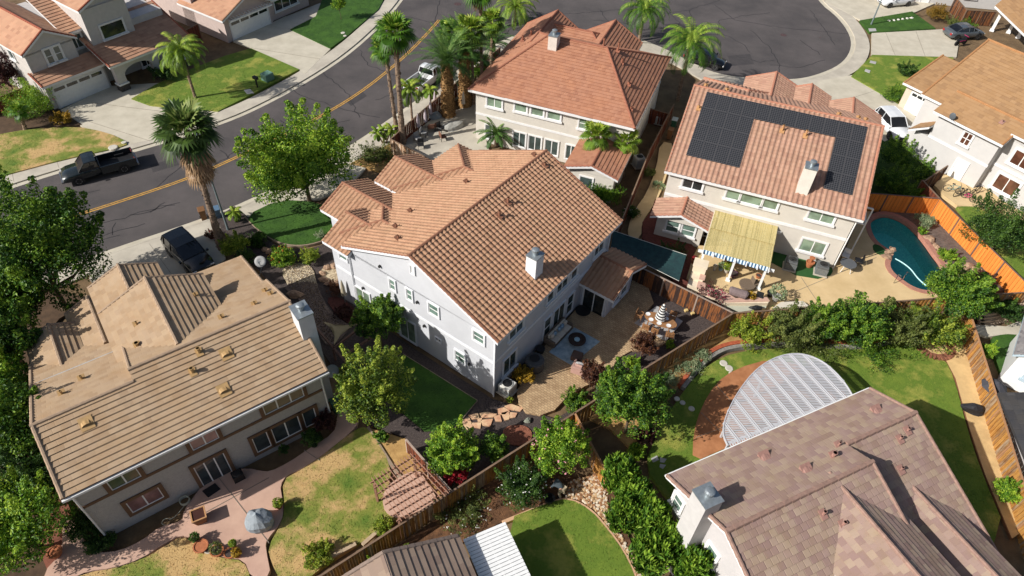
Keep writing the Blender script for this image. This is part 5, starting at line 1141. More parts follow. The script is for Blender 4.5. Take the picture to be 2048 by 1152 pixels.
T('garden_tree', 'large glossy green tree at the corner of the terracotta patio', 'tree', 1265, 812, 158, 150, 2.9, 'green', .15, 10000, 38, .09, clump=.3)
T('bronze_shrub', 'bronze leaved shrub below the armchair', 'shrub', 1184, 748, 48, 56, 1.3, 'bronze', .1, 2600, 16, .04)
T('bronze_shrub', 'bronze leaved shrub nearest the dining table', 'shrub', 1288, 692, 56, 60, 1.4, 'bronze', .1, 3000, 18, .04)
T('green_shrub', 'light green shrub between the bronze shrub and the long fence', 'shrub', 1263, 727, 38, 32, .5, 'bright', .09, 1500, 10, 0)
T('green_shrub', 'small green shrub right of the upper bronze shrub', 'shrub', 1341, 690, 22, 18, .35, 'bright', .08, 700, 7, 0)
T('amber_shrub', 'amber and green shrub against the shaded back wall', 'shrub', 1047, 752, 46, 42, .7, 'amber', .09, 2200, 12, 0)
T('green_shrub', 'low leafy plants at the curved patio tip', 'shrub', 1150, 800, 60, 34, .5, 'green', .11, 1600, 14, 0)
T('green_shrub', 'small bright plant beside the flagstones', 'shrub', 1019, 801, 16, 16, .3, 'yellow', .08, 400, 5, 0)
for i, (x, y, w_, h_) in enumerate(((1238, 955, 72, 110), (1270, 1000, 74, 120), (1248, 1035, 66, 90), (1305, 1050, 80, 110), (1345, 1095, 78, 110), (1300, 1115, 80, 100), (1380, 1140, 80, 100))):
    T('juniper', ['topmost feathery juniper behind the short fence', 'tall feathery juniper second from the top in the row', 'juniper nearest the rocky bed edge', 'middle juniper in front of the chimney house', 'juniper beside the lower window of the pink roofed house', 'juniper at the bottom edge next to the rocks', 'bottommost juniper at the wall of the pink roofed house'][i], 'juniper', x, y, w_*.95, h_*1.15, 2.0, 'juniper', .44, 2600, 34, .05, group='junipers between the yards', narrow=True, clump=.26)
T('rose_shrub', 'dark green shrub dotted with white flowers left of the gardener', 'shrub', 1043, 972, 104, 82, 1.1, 'dark', .1, 5500, 24, .04, fl=(WHF, 60, .06))
T('rose_shrub', 'dry low rose bed along the long fence', 'shrub', 925, 1020, 120, 70, .35, 'olive', .08, 2200, 26, 0, fl=(WHF, 50, .06), clump=.16)
for i, a in enumerate(((1588, 655, 106, 76, 1.5, 'olive'), (1650, 652, 88, 84, 1.7, 'green'), (1718, 650, 108, 104, 2.0, 'green'), (1792, 652, 108, 78, 1.5, 'olive'), (1866, 658, 108, 64, 1.3, 'olive2'))):
    T('hedge_shrub', ['leftmost olive shrub of the tall hedge', 'second hedge shrub from the left, mid green', 'tallest bright shrub in the middle of the hedge', 'olive hedge shrub right of the tallest one', 'rightmost hedge shrub beside the sandy strip'][i], 'shrub', *a[:5], a[5], .13, 6500, 30, .07, group='tall hedge behind the brick border', clump=.3)
T('hedge_shrub', 'low clipped strip of green at the foot of the hedge, left half', 'hedge', 1612, 684, 150, 34, .5, 'olive', .1, 3000, 26, 0, clump=.22)
T('hedge_shrub', 'low clipped strip of green at the foot of the hedge, right half', 'hedge', 1742, 682, 150, 34, .5, 'green', .1, 3000, 26, 0, clump=.22)
T('garden_tree', 'dark green tree below the pool by the fence', 'tree', 1914, 588, 112, 94, 2.3, 'green', .15, 9000, 38, .09, clump=.28)
T('garden_tree', 'bushy tree at the right edge beyond the orange fence', 'tree', 2012, 462, 130, 130, 2.2, 'dark', .13, 9000, 36, .09, clump=.3)
T('green_shrub', 'loose light shrub in the tan bed near the fence corner', 'shrub', 1500, 668, 88, 66, 1.0, 'yellow', .11, 2800, 22, .03, clump=.22)
for i, (x, y, w_, h_, kk) in enumerate(((1330, 762, 60, 40, 'silver'), (1378, 735, 60, 36, 'silver'), (1405, 712, 34, 22, 'silver'), (1310, 800, 50, 40, 'green'), (1290, 870, 46, 50, 'maroon'), (1272, 905, 40, 40, 'bright'))):
    T('perennial', ['silvery perennial clump left of the brick border', 'silvery perennial clump along the middle of the brick border', 'small silvery tuft at the top of the brick border', 'green clump below the silvery perennials', 'dark reddish clump beside the stepping stones', 'bright clump above the junipers'][i], 'plant', x, y, w_, h_, .4, kk, .12, 1400, 14, 0, narrow=i < 3, clump=.25)
T('box_hedge', 'bright hedge block with red flowers beside the left garage', 'hedge', 62, 207, 92, 66, 1.0, 'bright', .1, 6500, 34, 0, fl=(REDF, 20, .1), clump=.3)
T('green_shrub', 'amber shrub beside the left driveway', 'shrub', 122, 238, 34, 34, .6, 'amber', .1, 1600, 10, 0)
T('dark_shrub', 'dark bush at the left edge beside the white wall', 'shrub', 8, 150, 60, 120, 2.2, 'maroon', .15, 3500, 20, .06)
T('green_shrub', 'bright clipped hedge at the end of the black car driveway', 'shrub', 470, 492, 56, 52, .8, 'yellow', .09, 3000, 16, 0)
T('green_shrub', 'small dark hedge beside the tan roof corner', 'shrub', 492, 516, 40, 44, .7, 'dark', .09, 1800, 10, 0)
T('flower_shrub', 'green shrub with orange flowers beside the gravel bed', 'shrub', 566, 514, 54, 46, .7, 'bright', .09, 3000, 18, 0, fl=(ORF, 26, .08))
T('green_shrub', 'yellow green shrub right of the orange flowered one', 'shrub', 619, 513, 42, 38, .6, 'yellow', .08, 2200, 12, 0)
T('green_shrub', 'spiky dark plant at the lawn edge of the front yard', 'shrub', 512, 480, 46, 38, .5, 'dark', .2, 900, 12, 0, narrow=True)
T('green_shrub', 'small pale plant at the lawn corner by the wall', 'shrub', 640, 470, 22, 26, .4, 'silver', .08, 700, 8, 0)
T('green_shrub', 'red flowered plants beside the leaning palm trunk', 'shrub', 424, 470, 26, 40, .4, 'bronze', .08, 900, 9, 0, fl=(REDF, 14, .07))
T('green_shrub', 'brown dry shrub beside the grey white wall', 'shrub', 672, 578, 40, 36, .4, 'bronze', .07, 1400, 12, 0)
T('dark_shrub', 'dark red low plants against the gravel beside the gable wall', 'shrub', 688, 626, 44, 34, .35, 'maroon', .08, 1600, 12, 0)
T('ground_shrub', 'low shrub with pink flowers at the street corner', 'shrub', 752, 312, 74, 46, .45, 'olive', .1, 3400, 26, 0, fl=(PINKF, 30, .06), clump=.24)
for i, a in enumerate(((1790, 312, 74, 60, 1.1), (1778, 362, 60, 56, 1.0), (1832, 340, 64, 60, .9), (1812, 385, 60, 30, .5))):
    T('dark_shrub', ['upper dark shrub on the green bank', 'dark shrub nearest the solar roof', 'dark shrub nearest the gate fence', 'low shrub at the foot of the green bank'][i], 'shrub', *a, 'green', .12, 3200, 18, 0)
T('topiary_hedge', 'box clipped amber hedge near the top right', 'hedge', 1874, 28, 38, 32, .8, 'topiary', .09, 3200, 22, 0)
T('topiary_hedge', 'low round bush beside the amber hedge', 'hedge', 1908, 46, 34, 18, .4, 'olive', .08, 1400, 9, 0)
T('topiary_hedge', 'low round bush behind the grey sedan', 'hedge', 1936, 50, 30, 16, .4, 'green', .08, 1200, 9, 0)
T('green_shrub', 'rounded clipped bush at the top left lawn', 'shrub', 1820, 165, 60, 40, .5, 'dark', .1, 1800, 12, 0) if 0 else None
T('dark_shrub', 'spiky dark shrub beside the small tan porch roof', 'shrub', 1815, 142, 36, 30, .7, 'dark', .12, 1600, 10, 0)
T('dark_shrub', 'dark shrub beside the peach garage wall', 'shrub', 1790, 190, 50, 40, .5, 'green', .1, 2000, 12, 0)
T('young_tree', 'young staked tree on the top lawn', 'tree', 678, 10, 28, 34, 1.9, 'bright', .12, 1400, 14, .03)
T('yellow_shrub', 'small yellow green shrub above the brown roof', 'shrub', 813, 1108, 34, 34, .6, 'yellow', .09, 1500, 10, 0)
T('yellow_shrub', 'green shrub at the bottom edge below the long fence', 'shrub', 757, 1140, 56, 34, .6, 'bright', .1, 2000, 12, 0)
T('green_shrub', 'green flowering shrub on the lower edge of the dry lawn', 'shrub', 636, 1112, 60, 56, .5, 'yellow', .09, 2200, 18, 0, clump=.24)
T('green_shrub', 'bright small shrub by the pergola foot', 'shrub', 768, 1052, 40, 30, .4, 'yellow', .09, 1200, 10, 0)
T('dark_shrub', 'dark red green shrub below the lower right windows of the tan roofed house', 'shrub', 650, 848, 46, 52, .9, 'maroon', .1, 2600, 14, 0)
T('dark_shrub', 'dark green shrub left of the reddish one under the windows', 'shrub', 622, 876, 40, 38, .7, 'dark', .1, 2000, 12, 0)
T('dark_shrub', 'tiny dark shrub in the bed under the sliding door side', 'shrub', 568, 902, 22, 22, .4, 'dark', .08, 700, 8, 0)
T('dark_shrub', 'dark bush at the lower corner of the tan roofed house', 'shrub', 168, 1042, 70, 62, .7, 'dark', .1, 3200, 18, 0)
T('dark_shrub', 'dark low bush beside the curved path', 'shrub', 200, 1085, 50, 36, .4, 'dark', .1, 1800, 12, 0)
T('green_shrub', 'leafy shrub at the top of the short border by the pergola', 'shrub', 762, 876, 30, 30, .5, 'green', .1, 1300, 9, 0)
T('low_hedge', 'low bright hedge along the lower end of the steep right fence', 'hedge', 2016, 985, 46, 96, .8, 'bright', .1, 3400, 22, 0)
T('climbing_plant', 'climbing plant on the right side of the steep fence', 'plant', 1975, 705, 26, 66, .9, 'bright', .1, 1500, 12, 0)
T('climbing_plant', 'bushy dark plant above the block wall', 'shrub', 2010, 622, 60, 40, .8, 'dark', .12, 2400, 16, 0)
T('yellow_shrub', 'yellow green fronds by the corner of the sandy strip', 'shrub', 1924, 662, 36, 34, .5, 'yellow', .16, 900, 10, 0, narrow=True)
T('green_shrub', 'spiky pale plant at the far corner of the pool', 'shrub', 1848, 442, 34, 30, .6, 'silver', .16, 900, 10, 0, narrow=True)
T('green_shrub', 'clipped round green bush at the pool edge', 'shrub', 1844, 463, 18, 16, .35, 'bright', .07, 900, 7, 0)
T('green_shrub', 'bright elongated bush beside the pool rocks', 'shrub', 1893, 510, 34, 44, .4, 'bright', .08, 2200, 14, 0)
T('dark_shrub', 'purple dark shrub on the grey bed by the pool tree', 'shrub', 1965, 560, 40, 36, .6, 'maroon', .1, 1600, 12, 0)
T('oleander', 'dark leafy oleander between the two short fan palms', 'shrub', 1205, 388, 84, 58, 1.0, 'green', .2, 2600, 22, .03, narrow=True)
T('green_shrub', 'small bushes with yellow flowers along the side path', 'shrub', 1298, 345, 26, 50, .4, 'olive', .09, 1300, 12, 0)
T('green_shrub', 'flowering plants at the lower end of the side path', 'shrub', 1262, 425, 40, 50, .4, 'dark', .09, 1800, 14, 0, fl=(WHF, 20, .06))
T('green_shrub', 'green plants in front of the small gable of the solar roofed house', 'shrub', 1345, 505, 60, 34, .4, 'dark', .09, 2000, 14, 0, fl=(REDF, 12, .07))
T('bougainvillea', 'magenta and white flowers along the top of the dark fence', 'flowers', 1425, 592, 60, 40, .9, 'maroon', .08, 800, 14, 0, fl=(MAGF, 60, .08))
T('agave', 'grey green agave beside the cream house wall', 'plant', 1318, 372, 24, 20, .4, 'silver', .26, 260, 4, 0, narrow=True)
T('green_shrub', 'dark shrub under the arched porch', 'shrub', 325, 148, 44, 36, .7, 'dark', .11, 2200, 12, 0)
T('green_shrub', 'small tree behind the house at the top right bank', 'shrub', 2000, 365, 40, 20, .4, 'yellow', .1, 500, 6, 0) if 0 else None

# ---- palms
def fan_palm(label, bx, by, tx, ty, crown, tr=.2, nl=34, skirt=0, kind='palm', h=None, lean=True, group='fan palms'):
    VEG[0] += 1; g = np.random.default_rng(300+VEG[0])
    b = P(bx, by); h = h or hgt(bx, by, tx, ty); t = thing('fan_palm', (b[0], b[1], 0), label, 'palm', group)
    # lean so that the top meets the seen crown
    top = P(tx, ty, h) if lean else b+np.array([0, 0, h]); top = b+(top-b)*np.array([1, 1, 1]); dxy = (top-b)[:2]; L = np.linalg.norm(dxy)
    if L > .12*h: top[:2] = b[:2]+dxy/L*.12*h
    pts = [b+(top-b)*s+np.array([0, 0, -.1 if s == 0 else 0]) for s in np.linspace(0, 1, 14)]
    m = MB(); rad = [tr*(1.35-.5*min(1, s*2.2))*(1+.06*((i % 2)*2-1)) for i, s in enumerate(np.linspace(0, 1, 14))]; m.tube(pts, rad, 10, True)
    for i in range(int(h*9)):
        s = g.uniform(.02, .98); p = b+(top-b)*s; a = g.uniform(0, 6.28); r = tr*(1.35-.5*min(1, s*2.2)); q = p+np.array([math.cos(a), math.sin(a), 0])*r
        m.beam(tuple(q-np.array([0, 0, .05])), tuple(q+np.array([math.cos(a)*.07, math.sin(a)*.07, .09])), .1, .03, True)
    m.build('trunk', mat('palm_trunk', hx((150, 128, 108)), .95, .2, 7, hx((100, 82, 66)), .8, 12), t)
    def fan(mb, c, az, el, pet, bl, tone, droop):
        d = np.array([math.cos(az)*math.cos(el), math.sin(az)*math.cos(el), math.sin(el)]); o = c+d*pet; sd = np.array([-math.sin(az), math.cos(az), 0]); nn = np.cross(d, sd)
        V = []; 
        V += [c-sd*.02, c+sd*.02, o+sd*.015, o-sd*.015]
        nb = 15
        for j in range(nb):
            a = (j-(nb-1)/2)/(nb-1)*2*R(105); dd = d*math.cos(a)+sd*math.sin(a); w_ = bl*.085; ww = np.cross(dd, nn); ln = bl*(.75+.25*math.cos(a)); 
            mid = o+dd*ln*.6-nn*abs(math.sin(a*.5))*bl*.12*(-1); tip = o+dd*ln-np.array([0, 0, droop*ln])
            V += [o, mid-ww*w_, tip, mid+ww*w_]
        n = len(V)//4; tt = np.clip(tone+g.normal(0, .12, n), 0, 1); quads(mb, np.array(V), np.repeat(np.stack([tt, tt], 1), 4, 0))
    lf = MB()
    for i in range(nl):
        el = R(86)-R(124)*(i/(nl-1))**1.1; az = i*2.4+g.uniform(-.3, .3)
        fan(lf, top+np.array([0, 0, .1]), az, el+g.normal(0, .06), crown*(g.uniform(.40, .52)*min(1, .25+2.2*i/nl)), crown*.55, .75-.45*(i/nl)+g.normal(0, .1), .15+.35*max(0, -el+.4))
    lf.build('fronds', LM[kind], t)
    if skirt:
        sk = MB()
        for i in range(int(skirt*34)):
            az = g.uniform(0, 6.28); z = -g.uniform(min(.45, skirt), skirt+.3); fan(sk, top+np.array([0, 0, z]), az, R(-62)+g.normal(0, .2), crown*.32, crown*.36, .5+g.normal(0, .2), .4)
        sk.build('dead_fronds', LM['thatch'], t)
    return t
def feather_palm(name, label, bx, by, tx, ty, crown, tr=.16, nl=26, kind='palm', h=None, stiff=.5, ll=.5, group='feather palms', tm=None, stems=1):
    VEG[0] += 1; g = np.random.default_rng(400+VEG[0]); b = P(bx, by); h = h or hgt(bx, by, tx, ty); t = thing(name, (b[0], b[1], 0), label, 'palm', group)
    lf = MB()
    for s_ in range(stems):
        off = np.array([g.normal(0, .35), g.normal(0, .35), 0]) if stems > 1 else np.zeros(3); top = b+off*(1.6 if stems > 1 else 1)+np.array([0, 0, h*g.uniform(.85, 1.05) if stems > 1 else h])
        m = MB(); pts = [b+off*.3+(top-b-off*.3)*q for q in np.linspace(-.02, 1, 12)]; m.tube(pts, [tr*(1.2-.3*q)*(1+.05*((i % 2)*2-1)) for i, q in enumerate(np.linspace(0, 1, 12))], 10, True)
        if tr > .3:
            for i in range(420):
                s = g.uniform(.02, 1); a = g.uniform(0, 6.28); q = b+(top-b)*s+np.array([math.cos(a), math.sin(a), 0])*tr*(1.2-.3*s); m.beam(tuple(q-np.array([0, 0, .06])), tuple(q+np.array([math.cos(a)*.09, math.sin(a)*.09, .1])), .13, .05, True)
        m.build('trunk', tm or mat('palm_trunk', (0, 0, 0)), t)
        for i in range(nl):
            az = i*2.4+g.uniform(-.3, .3); e0 = R(82)-R(75)*(i/(nl-1))*(1.25 if stiff < .6 else 1); L = crown*g.uniform(.9, 1.15); n = 16; p = top.copy(); d = np.array([math.cos(az), math.sin(az)]); tone = .75-.4*i/nl+g.normal(0, .08)
            V = []; st = L/n
            for j in range(n):
                e = e0-(1.9*(1-stiff)+.35)*(j/n)**1.3*1.4; q = p+np.array([d[0]*math.cos(e), d[1]*math.cos(e), math.sin(e)])*st; ax = (q-p)/st; sd = np.array([-d[1], d[0], 0]); w0 = ll*math.sin(math.pi*min(1, (j+1.5)/(n+1)))**.6
                V += [p-sd*.02, q-sd*.015, q+sd*.015, p+sd*.02]
                for sg in (-1, 1):
                    for m_ in (0, .5):
                        r0 = p+(q-p)*m_; tip = r0+(sd*sg*.8+ax*.55)*w0*g.uniform(.85, 1.1)-np.array([0, 0, w0*(.5*(1-stiff)+.08)]); V += [r0, r0+ax*.03+(tip-r0)*.5+ax*.03, tip, r0+(tip-r0)*.5-ax*.03]
                p = q
            nn = len(V)//4; tt = np.clip(tone+g.normal(0, .1, nn), 0, 1); quads(lf, np.array(V), np.repeat(np.stack([tt, tt], 1), 4, 0))
    lf.build('fronds', LM[kind], t)
    return t
fan_palm('tall fan palm with a shaggy brown skirt beside the lamp post', 445, 500, 374, 262, 2.35, .24, 34, 2.4, 'palmo')
fan_palm('tallest of the twin fan palms at the fenced street corner', 806, 292, 790, 66, 1.95, .24, 34, .2, 'palm')
fan_palm('shorter twin fan palm leaning left at the street corner', 797, 286, 770, 100, 1.5, .17, 26, .1, 'palm', h=8.6)
fan_palm('thin tall fan palm cut by the top edge', 965, 205, 960, -20, 2.0, .17, 26, .2)
fan_palm('mid height fan palm left of the thin tall one', 948, 212, 942, 62, 1.9, .17, 24, .2, 'palmy')
fan_palm('left one of the two short fan palms behind the small gable', 1190, 352, 1194, 272, 1.6, .22, 22, 0, 'palmy')
fan_palm('right one of the two short fan palms behind the small gable', 1243, 352, 1251, 284, 1.5, .22, 22, 0, 'palmy')
fan_palm('low fan palm in front of the bright hedge', 52, 262, 44, 222, 1.1, .16, 16, 0, 'palm')
fan_palm('slim fan palm between the pickup and the date palms', 905, 196, 900, 66, 1.7, .14, 24, .2, 'palm')
fan_palm('slim fan palm right of the thin tall one beside the red roof', 982, 150, 984, 44, 1.8, .14, 24, .2, 'palmy')
fan_palm('low bushy fan palm at the foot of the date palms', 958, 190, 955, 130, 1.6, .14, 22, 0, 'palm')
DT = mat('date_trunk', hx((172, 134, 84)), .95, .3, 8, hx((96, 70, 44)), .9, 9)
feather_palm('date_palm', 'left date palm with thick orange brown trunk', 897, 235, 882, 124, 3.6, .52, 50, 'date', stiff=.72, ll=.42, tm=DT)
feather_palm('date_palm', 'right date palm with thick trunk beside the cream house', 930, 215, 922, 100, 3.6, .5, 50, 'date', stiff=.72, ll=.42, tm=DT)
feather_palm('date_palm', 'date palm at the far corner of the red roofed house', 985, 112, 988, 85, 2.6, .3, 30, 'date', stiff=.7, ll=.4, tm=DT)
feather_palm('queen_palm', 'queen palm on the lawn before the arched porch', 392, 199, 372, 102, 2.9, .13, 34, 'palmy', stiff=.3, ll=.55)
feather_palm('queen_palm', 'queen palm at the top behind the red roof', 1278, 82, 1284, 18, 3.7, .17, 40, 'palm', stiff=.3, ll=.6)
feather_palm('queen_palm', 'queen palm between the red roof and the solar roof', 1355, 200, 1372, 84, 3.8, .18, 44, 'palm', stiff=.3, ll=.6)
feather_palm('queen_palm', 'yellow green palm clump at the top left of the red roof', 1030, 48, 1032, 14, 3.2, .14, 34, 'palmy', stiff=.35, ll=.5)
feather_palm('queen_palm', 'slender palm beside the twin fan palms over the pavement', 826, 262, 828, 178, 1.9, .1, 18, 'palmy', stiff=.25, ll=.45)
feather_palm('pygmy_palm', 'clump of three small palms at the street corner', 768, 286, 765, 262, .95, .06, 12, 'palmy', h=1.5, stiff=.5, ll=.22, stems=3)
feather_palm('pygmy_palm', 'small palm beside the lamp post base', 474, 444, 468, 422, .8, .08, 14, 'palmy', h=.9, stiff=.45, ll=.22)
feather_palm('pygmy_palm', 'arching green palm by the cream wall above the terracotta roof', 992, 292, 990, 262, 2.1, .16, 30, 'date', h=1.3, stiff=.65, ll=.35)
feather_palm('pygmy_palm', 'small palm behind the white pickup truck', 862, 215, 858, 190, 1.1, .08, 14, 'palmy', h=1.8, stiff=.3, ll=.35)
# ------------------------------------------------------------------ vehicles
def paint(name, c, rough=.25, metal=.3): 
    m = mat(name, c, rough, .02, 2, spec=.6, metal=metal)
    m.node_tree.nodes['Principled BSDF'].inputs['Coat Weight'].default_value = .6; return m
TYRE = mat('tyre', (.018, .018, .018), .8, .1, 5); RIM = mat('rim', (.35, .35, .36), .3, 0, metal=.8); CARGL = glassmat('car_glass', (.012, .014, .018), .04)
LAMPW = mat('headlight', (.7, .7, .68), .1, 0, spec=.8); LAMPR = mat('tail_light', (.35, .02, .02), .2, 0, spec=.7); BLKM = mat('black_plastic', (.015, .015, .016), .5, 0)
def loft(mb, rings):
    k = len(mb.v); n = len(rings[0])
    for r in rings: mb.v += [tuple(mb.fr.w(*p)) for p in r]
    for i in range(len(rings)-1):
        for j in range(n): a = k+i*n+j; b = k+i*n+(j+1) % n; mb.f.append((a, b, b+n, a+n))
    mb.f.append(tuple(k+j for j in range(n))[::-1]); mb.f.append(tuple(k+(len(rings)-1)*n+j for j in range(n)))
def bring(x, w, zb, zt, sh=.9):  # body ring
    m = (zb+zt)/2
    return [(x, -w*.86, zb), (x, -w*.98, zb+.1), (x, -w, m), (x, -w*.97, zt-.1), (x, -w*sh, zt), (x, 0, zt+.025), (x, w*sh, zt), (x, w*.97, zt-.1), (x, w, m), (x, w*.98, zb+.1), (x, w*.86, zb)]
def car(name, label, cat, c, deg, typ, pm, L=4.7, W=1.85):
    o = P(*c) if len(c) == 2 else np.array(c); fr = FrW(o, deg); t = thing(name, (o[0], o[1], 0), label, cat); w = W/2; s = L/4.7
    S = {'sedan': [(-2.3, .86, .45, .82), (-2.2, .95, .3, .95), (-1.5, 1, .25, 1.0), (-.9, 1, .22, .97), (.9, 1, .22, .95), (1.2, 1, .22, .93), (1.9, .97, .25, .83), (2.2, .9, .3, .7), (2.33, .78, .4, .58)],
         'suv': [(-2.3, .88, .5, 1.0), (-2.2, .96, .32, 1.12), (-1.5, 1, .28, 1.14), (.8, 1, .28, 1.08), (1.1, 1, .28, 1.05), (1.9, .97, .3, .98), (2.2, .92, .34, .84), (2.33, .8, .45, .7)],
         'pickup': [(-.05, 1, .35, 1.12), (.6, 1, .35, 1.1), (1.0, 1, .35, 1.08), (1.15, 1, .35, 1.07), (1.9, .98, .38, 1.0), (2.2, .94, .4, .88), (2.33, .85, .45, .75)]}[typ]
    b = MB(fr); loft(b, [bring(x*s, w*a, zb, zt) for x, a, zb, zt in S]); b.build('body', pm, t, smooth=True)
    if typ == 'pickup':
        bd = MB(fr); x0, x1 = -2.33*s, -.07*s
        bd.box(x0, x1, -w, -w+.09, .42, 1.12); bd.box(x0, x1, w-.09, w, .42, 1.12); bd.box(x0, x0+.08, -w+.09, w-.09, .45, 1.1); bd.box(x1-.05, x1, -w+.09, w-.09, .42, 1.14)
        bd.build('bed', pm, t, bevel=.012); q = MB(fr); q.box(x0+.08, x1-.05, -w+.09, w-.09, .5, .62)
        for sg in (-1, 1): q.box(-1.75*s, -1.15*s, min(sg*(w-.28), sg*(w-.1)), max(sg*(w-.28), sg*(w-.1)), .62, .85)
        q.build('bed_liner', BLKM, t)
        q = MB(fr); q.box(x0-.12, x0+.0, -w*.95, w*.95, .42, .58); q.build('rear_bumper', RIM, t); q = MB(fr); q.box(2.25*s, 2.42*s, -w*.85, w*.85, .42, .6); q.build('front_bumper', RIM, t)
    G = {'sedan': [(-1.75, .80, .90, 1.0), (-1.0, .74, .95, 1.40), (-.3, .76, .95, 1.45), (.35, .76, .95, 1.42), (1.15, .80, .9, .97)],
         'suv': [(-2.15, .82, 1.0, 1.2), (-1.85, .78, 1.08, 1.66), (-.8, .80, 1.08, 1.72), (.2, .80, 1.06, 1.68), (1.05, .82, 1.0, 1.1)],
         'pickup': [(-.07, .86, 1.08, 1.15), (0.02, .80, 1.08, 1.72), (.35, .80, 1.08, 1.76), (.75, .80, 1.06, 1.72), (1.25, .84, 1.02, 1.1)]}[typ]
    def gr(x, a, z0, z1): return [(x, -w*.93, z0), (x, -w*a*1.0, z1-.02), (x, -w*a*.9, z1+.0), (x, 0, z1+.03), (x, w*a*.9, z1), (x, w*a, z1-.02), (x, w*.93, z0)]
    g = MB(fr); loft(g, [gr(x*s, *r) for x, *r in G]); g.build('window_glass', CARGL, t)
    rf = MB(fr); R2 = G[1:-1]; n = len(R2)
    pts = []; xs = [R2[0][0]*s-.02, R2[1][0]*s, R2[-1][0]*s+.02]
    loft(rf, [[(x, -w*a*1.01, z1-.05), (x, -w*a*.92, z1+.02), (x, 0, z1+.05), (x, w*a*.92, z1+.02), (x, w*a*1.01, z1-.05), (x, 0, z1-.06)] for x, (_, a, _, z1) in zip(xs, R2)]); rf.build('roof', pm, t, smooth=False)
    for sg in (-1, 1):
        pl_ = MB(fr)
        for i in range(len(G)-1):
            if typ == 'suv' and i == 1: pass
            a, b_ = G[i], G[i+1]; pl_.beam((a[0]*s, sg*w*(.93 if i == 0 else a[1])*1.005, (a[3] if i else a[2]+.1)), (b_[0]*s, sg*w*(b_[1] if i < len(G)-2 else .9)*1.005, b_[3] if i < len(G)-2 else b_[2]+.08), .05, .05)
        for i in ((1, 2) if typ != 'pickup' else (2,)):
            x = G[i+1 if typ == 'sedan' else i][0]*s+(.15 if typ != 'pickup' else .1); pl_.beam((x, sg*w*.97, 1.0), (x-.02, sg*w*.80, G[2][3]-.03), .07, .05)
        pl_.build('pillar', pm, t)
    r = .34 if typ == 'sedan' else .38; wb = {'sedan': (-1.38, 1.42), 'suv': (-1.38, 1.42), 'pickup': (-1.42, 1.45)}[typ]
    for x in wb:
        for sg in (-1, 1):
            f2 = FrW(fr.w(x*s, sg*(w-.12), r), deg); q = MB(f2)
            A_ = [(r, -.11), (r, .11)]; n = 18; k = len(q.v)
            ring = lambda rad, y: [tuple(fr.w(x*s+rad*math.cos(2*math.pi*j/n), y, r+rad*math.sin(2*math.pi*j/n))) for j in range(n)]
            yo, yi = sg*(w+.005), sg*(w-.22)
            q.v += ring(r, yo)+ring(r, yi)+ring(r*.6, yo); q.f += [(j, (j+1) % n, n+(j+1) % n, n+j) for j in range(n)]+[(j, (j+1) % n, 2*n+(j+1) % n, 2*n+j) for j in range(n)]+[tuple(range(n, 2*n))]
            wh = q.build('wheel', TYRE, t); q = MB(); q.v = ring(r*.62, yo+sg*.004)+ring(r*.15, yo-sg*.03); q.f = [(j, (j+1) % n, n+(j+1) % n, n+j) for j in range(0, n) if j % 3 != 2]+[tuple(range(n, 2*n))]; q.build('rim', RIM, wh)
            q = MB(); q.v = ring(r*1.16, sg*(w*1.003))+ring(r*.95, sg*w*.9); q.f = [(j, (j+1) % n, n+(j+1) % n, n+j) for j in range(n)]+[tuple(range(n))]; q.build('wheel_arch', BLKM, t)
    xf = 2.27*s; zf = S[-2][3]-.1
    for sg in (-1, 1):
        q = MB(fr); q.box(xf-.16, xf+.03, min(sg*w*.55, sg*w*.86), max(sg*w*.55, sg*w*.86), zf-.1, zf+.05); q.build('headlight', LAMPW, t, bevel=.02)
        q = MB(fr); zr = .98 if typ == 'pickup' else (.92 if typ == 'suv' else .75); q.box(-2.33*s-.03, -2.33*s+.1, min(sg*w*.6, sg*w*.9), max(sg*w*.6, sg*w*.9), zr-.14, zr+.08); q.build('tail_light', LAMPR, t, bevel=.02)
        q = MB(fr); q.box(.95*s, 1.1*s, min(sg*w*1.0, sg*w*1.18), max(sg*w*1.0, sg*w*1.18), 1.0, 1.14); q.build('mirror', pm, t)
    q = MB(fr); q.box(xf+.02, xf+.09, -w*.5, w*.5, .48, zf-.02); q.build('grille', BLKM, t)
    return t, fr
def car_from_wheels(f, r, side, wbase, W):
    a = P(*f); b = P(*r); d = (a-b)[:2]; ang = math.atan2(d[1], d[0]); n = np.array([-math.sin(ang), math.cos(ang)])*side; c = (a+b)[:2]/2+n*W/2; return (c[0], c[1], 0), math.degrees(ang)
PB = paint('dark_teal_paint', (.014, .021, .023)); PW = paint('white_car_paint', (.72, .73, .74), .25, 0); PK = paint('black_car_paint', (.005, .0055, .0065)); PG = paint('slate_grey_paint', (.10, .115, .13)); 
def setz(t): return t
c, a = car_from_wheels((163, 370), (252, 345.5), -1, 3.5, 1.95); car('pickup_truck', 'dark green black pickup truck parked at the kerb on the left', 'pickup truck', c, a, 'pickup', PB, 5.75, 1.98)
d_ = P(948, 121)-P(862, 186); ang_ = math.degrees(math.atan2(d_[1], d_[0]))
car('pickup_truck', 'white pickup truck parked behind the date palms', 'pickup truck', (854, 167), ang_, 'pickup', PW, 5.6, 1.95)
d_ = P(415, 560)-P(350, 495); car('parked_suv', 'black car parked in the shaded driveway above the tan roof', 'car', (*P(383, 522)[:2], .13), math.degrees(math.atan2(d_[1], d_[0])), 'suv', PK, 4.8, 1.9)
d_ = P(1812, 285)-P(1760, 228); car('parked_suv', 'white car with sunroof parked beside the solar roofed house', 'car', (*P(1778, 264)[:2], .13), math.degrees(math.atan2(d_[1], d_[0])), 'suv', PW, 4.7, 1.9)
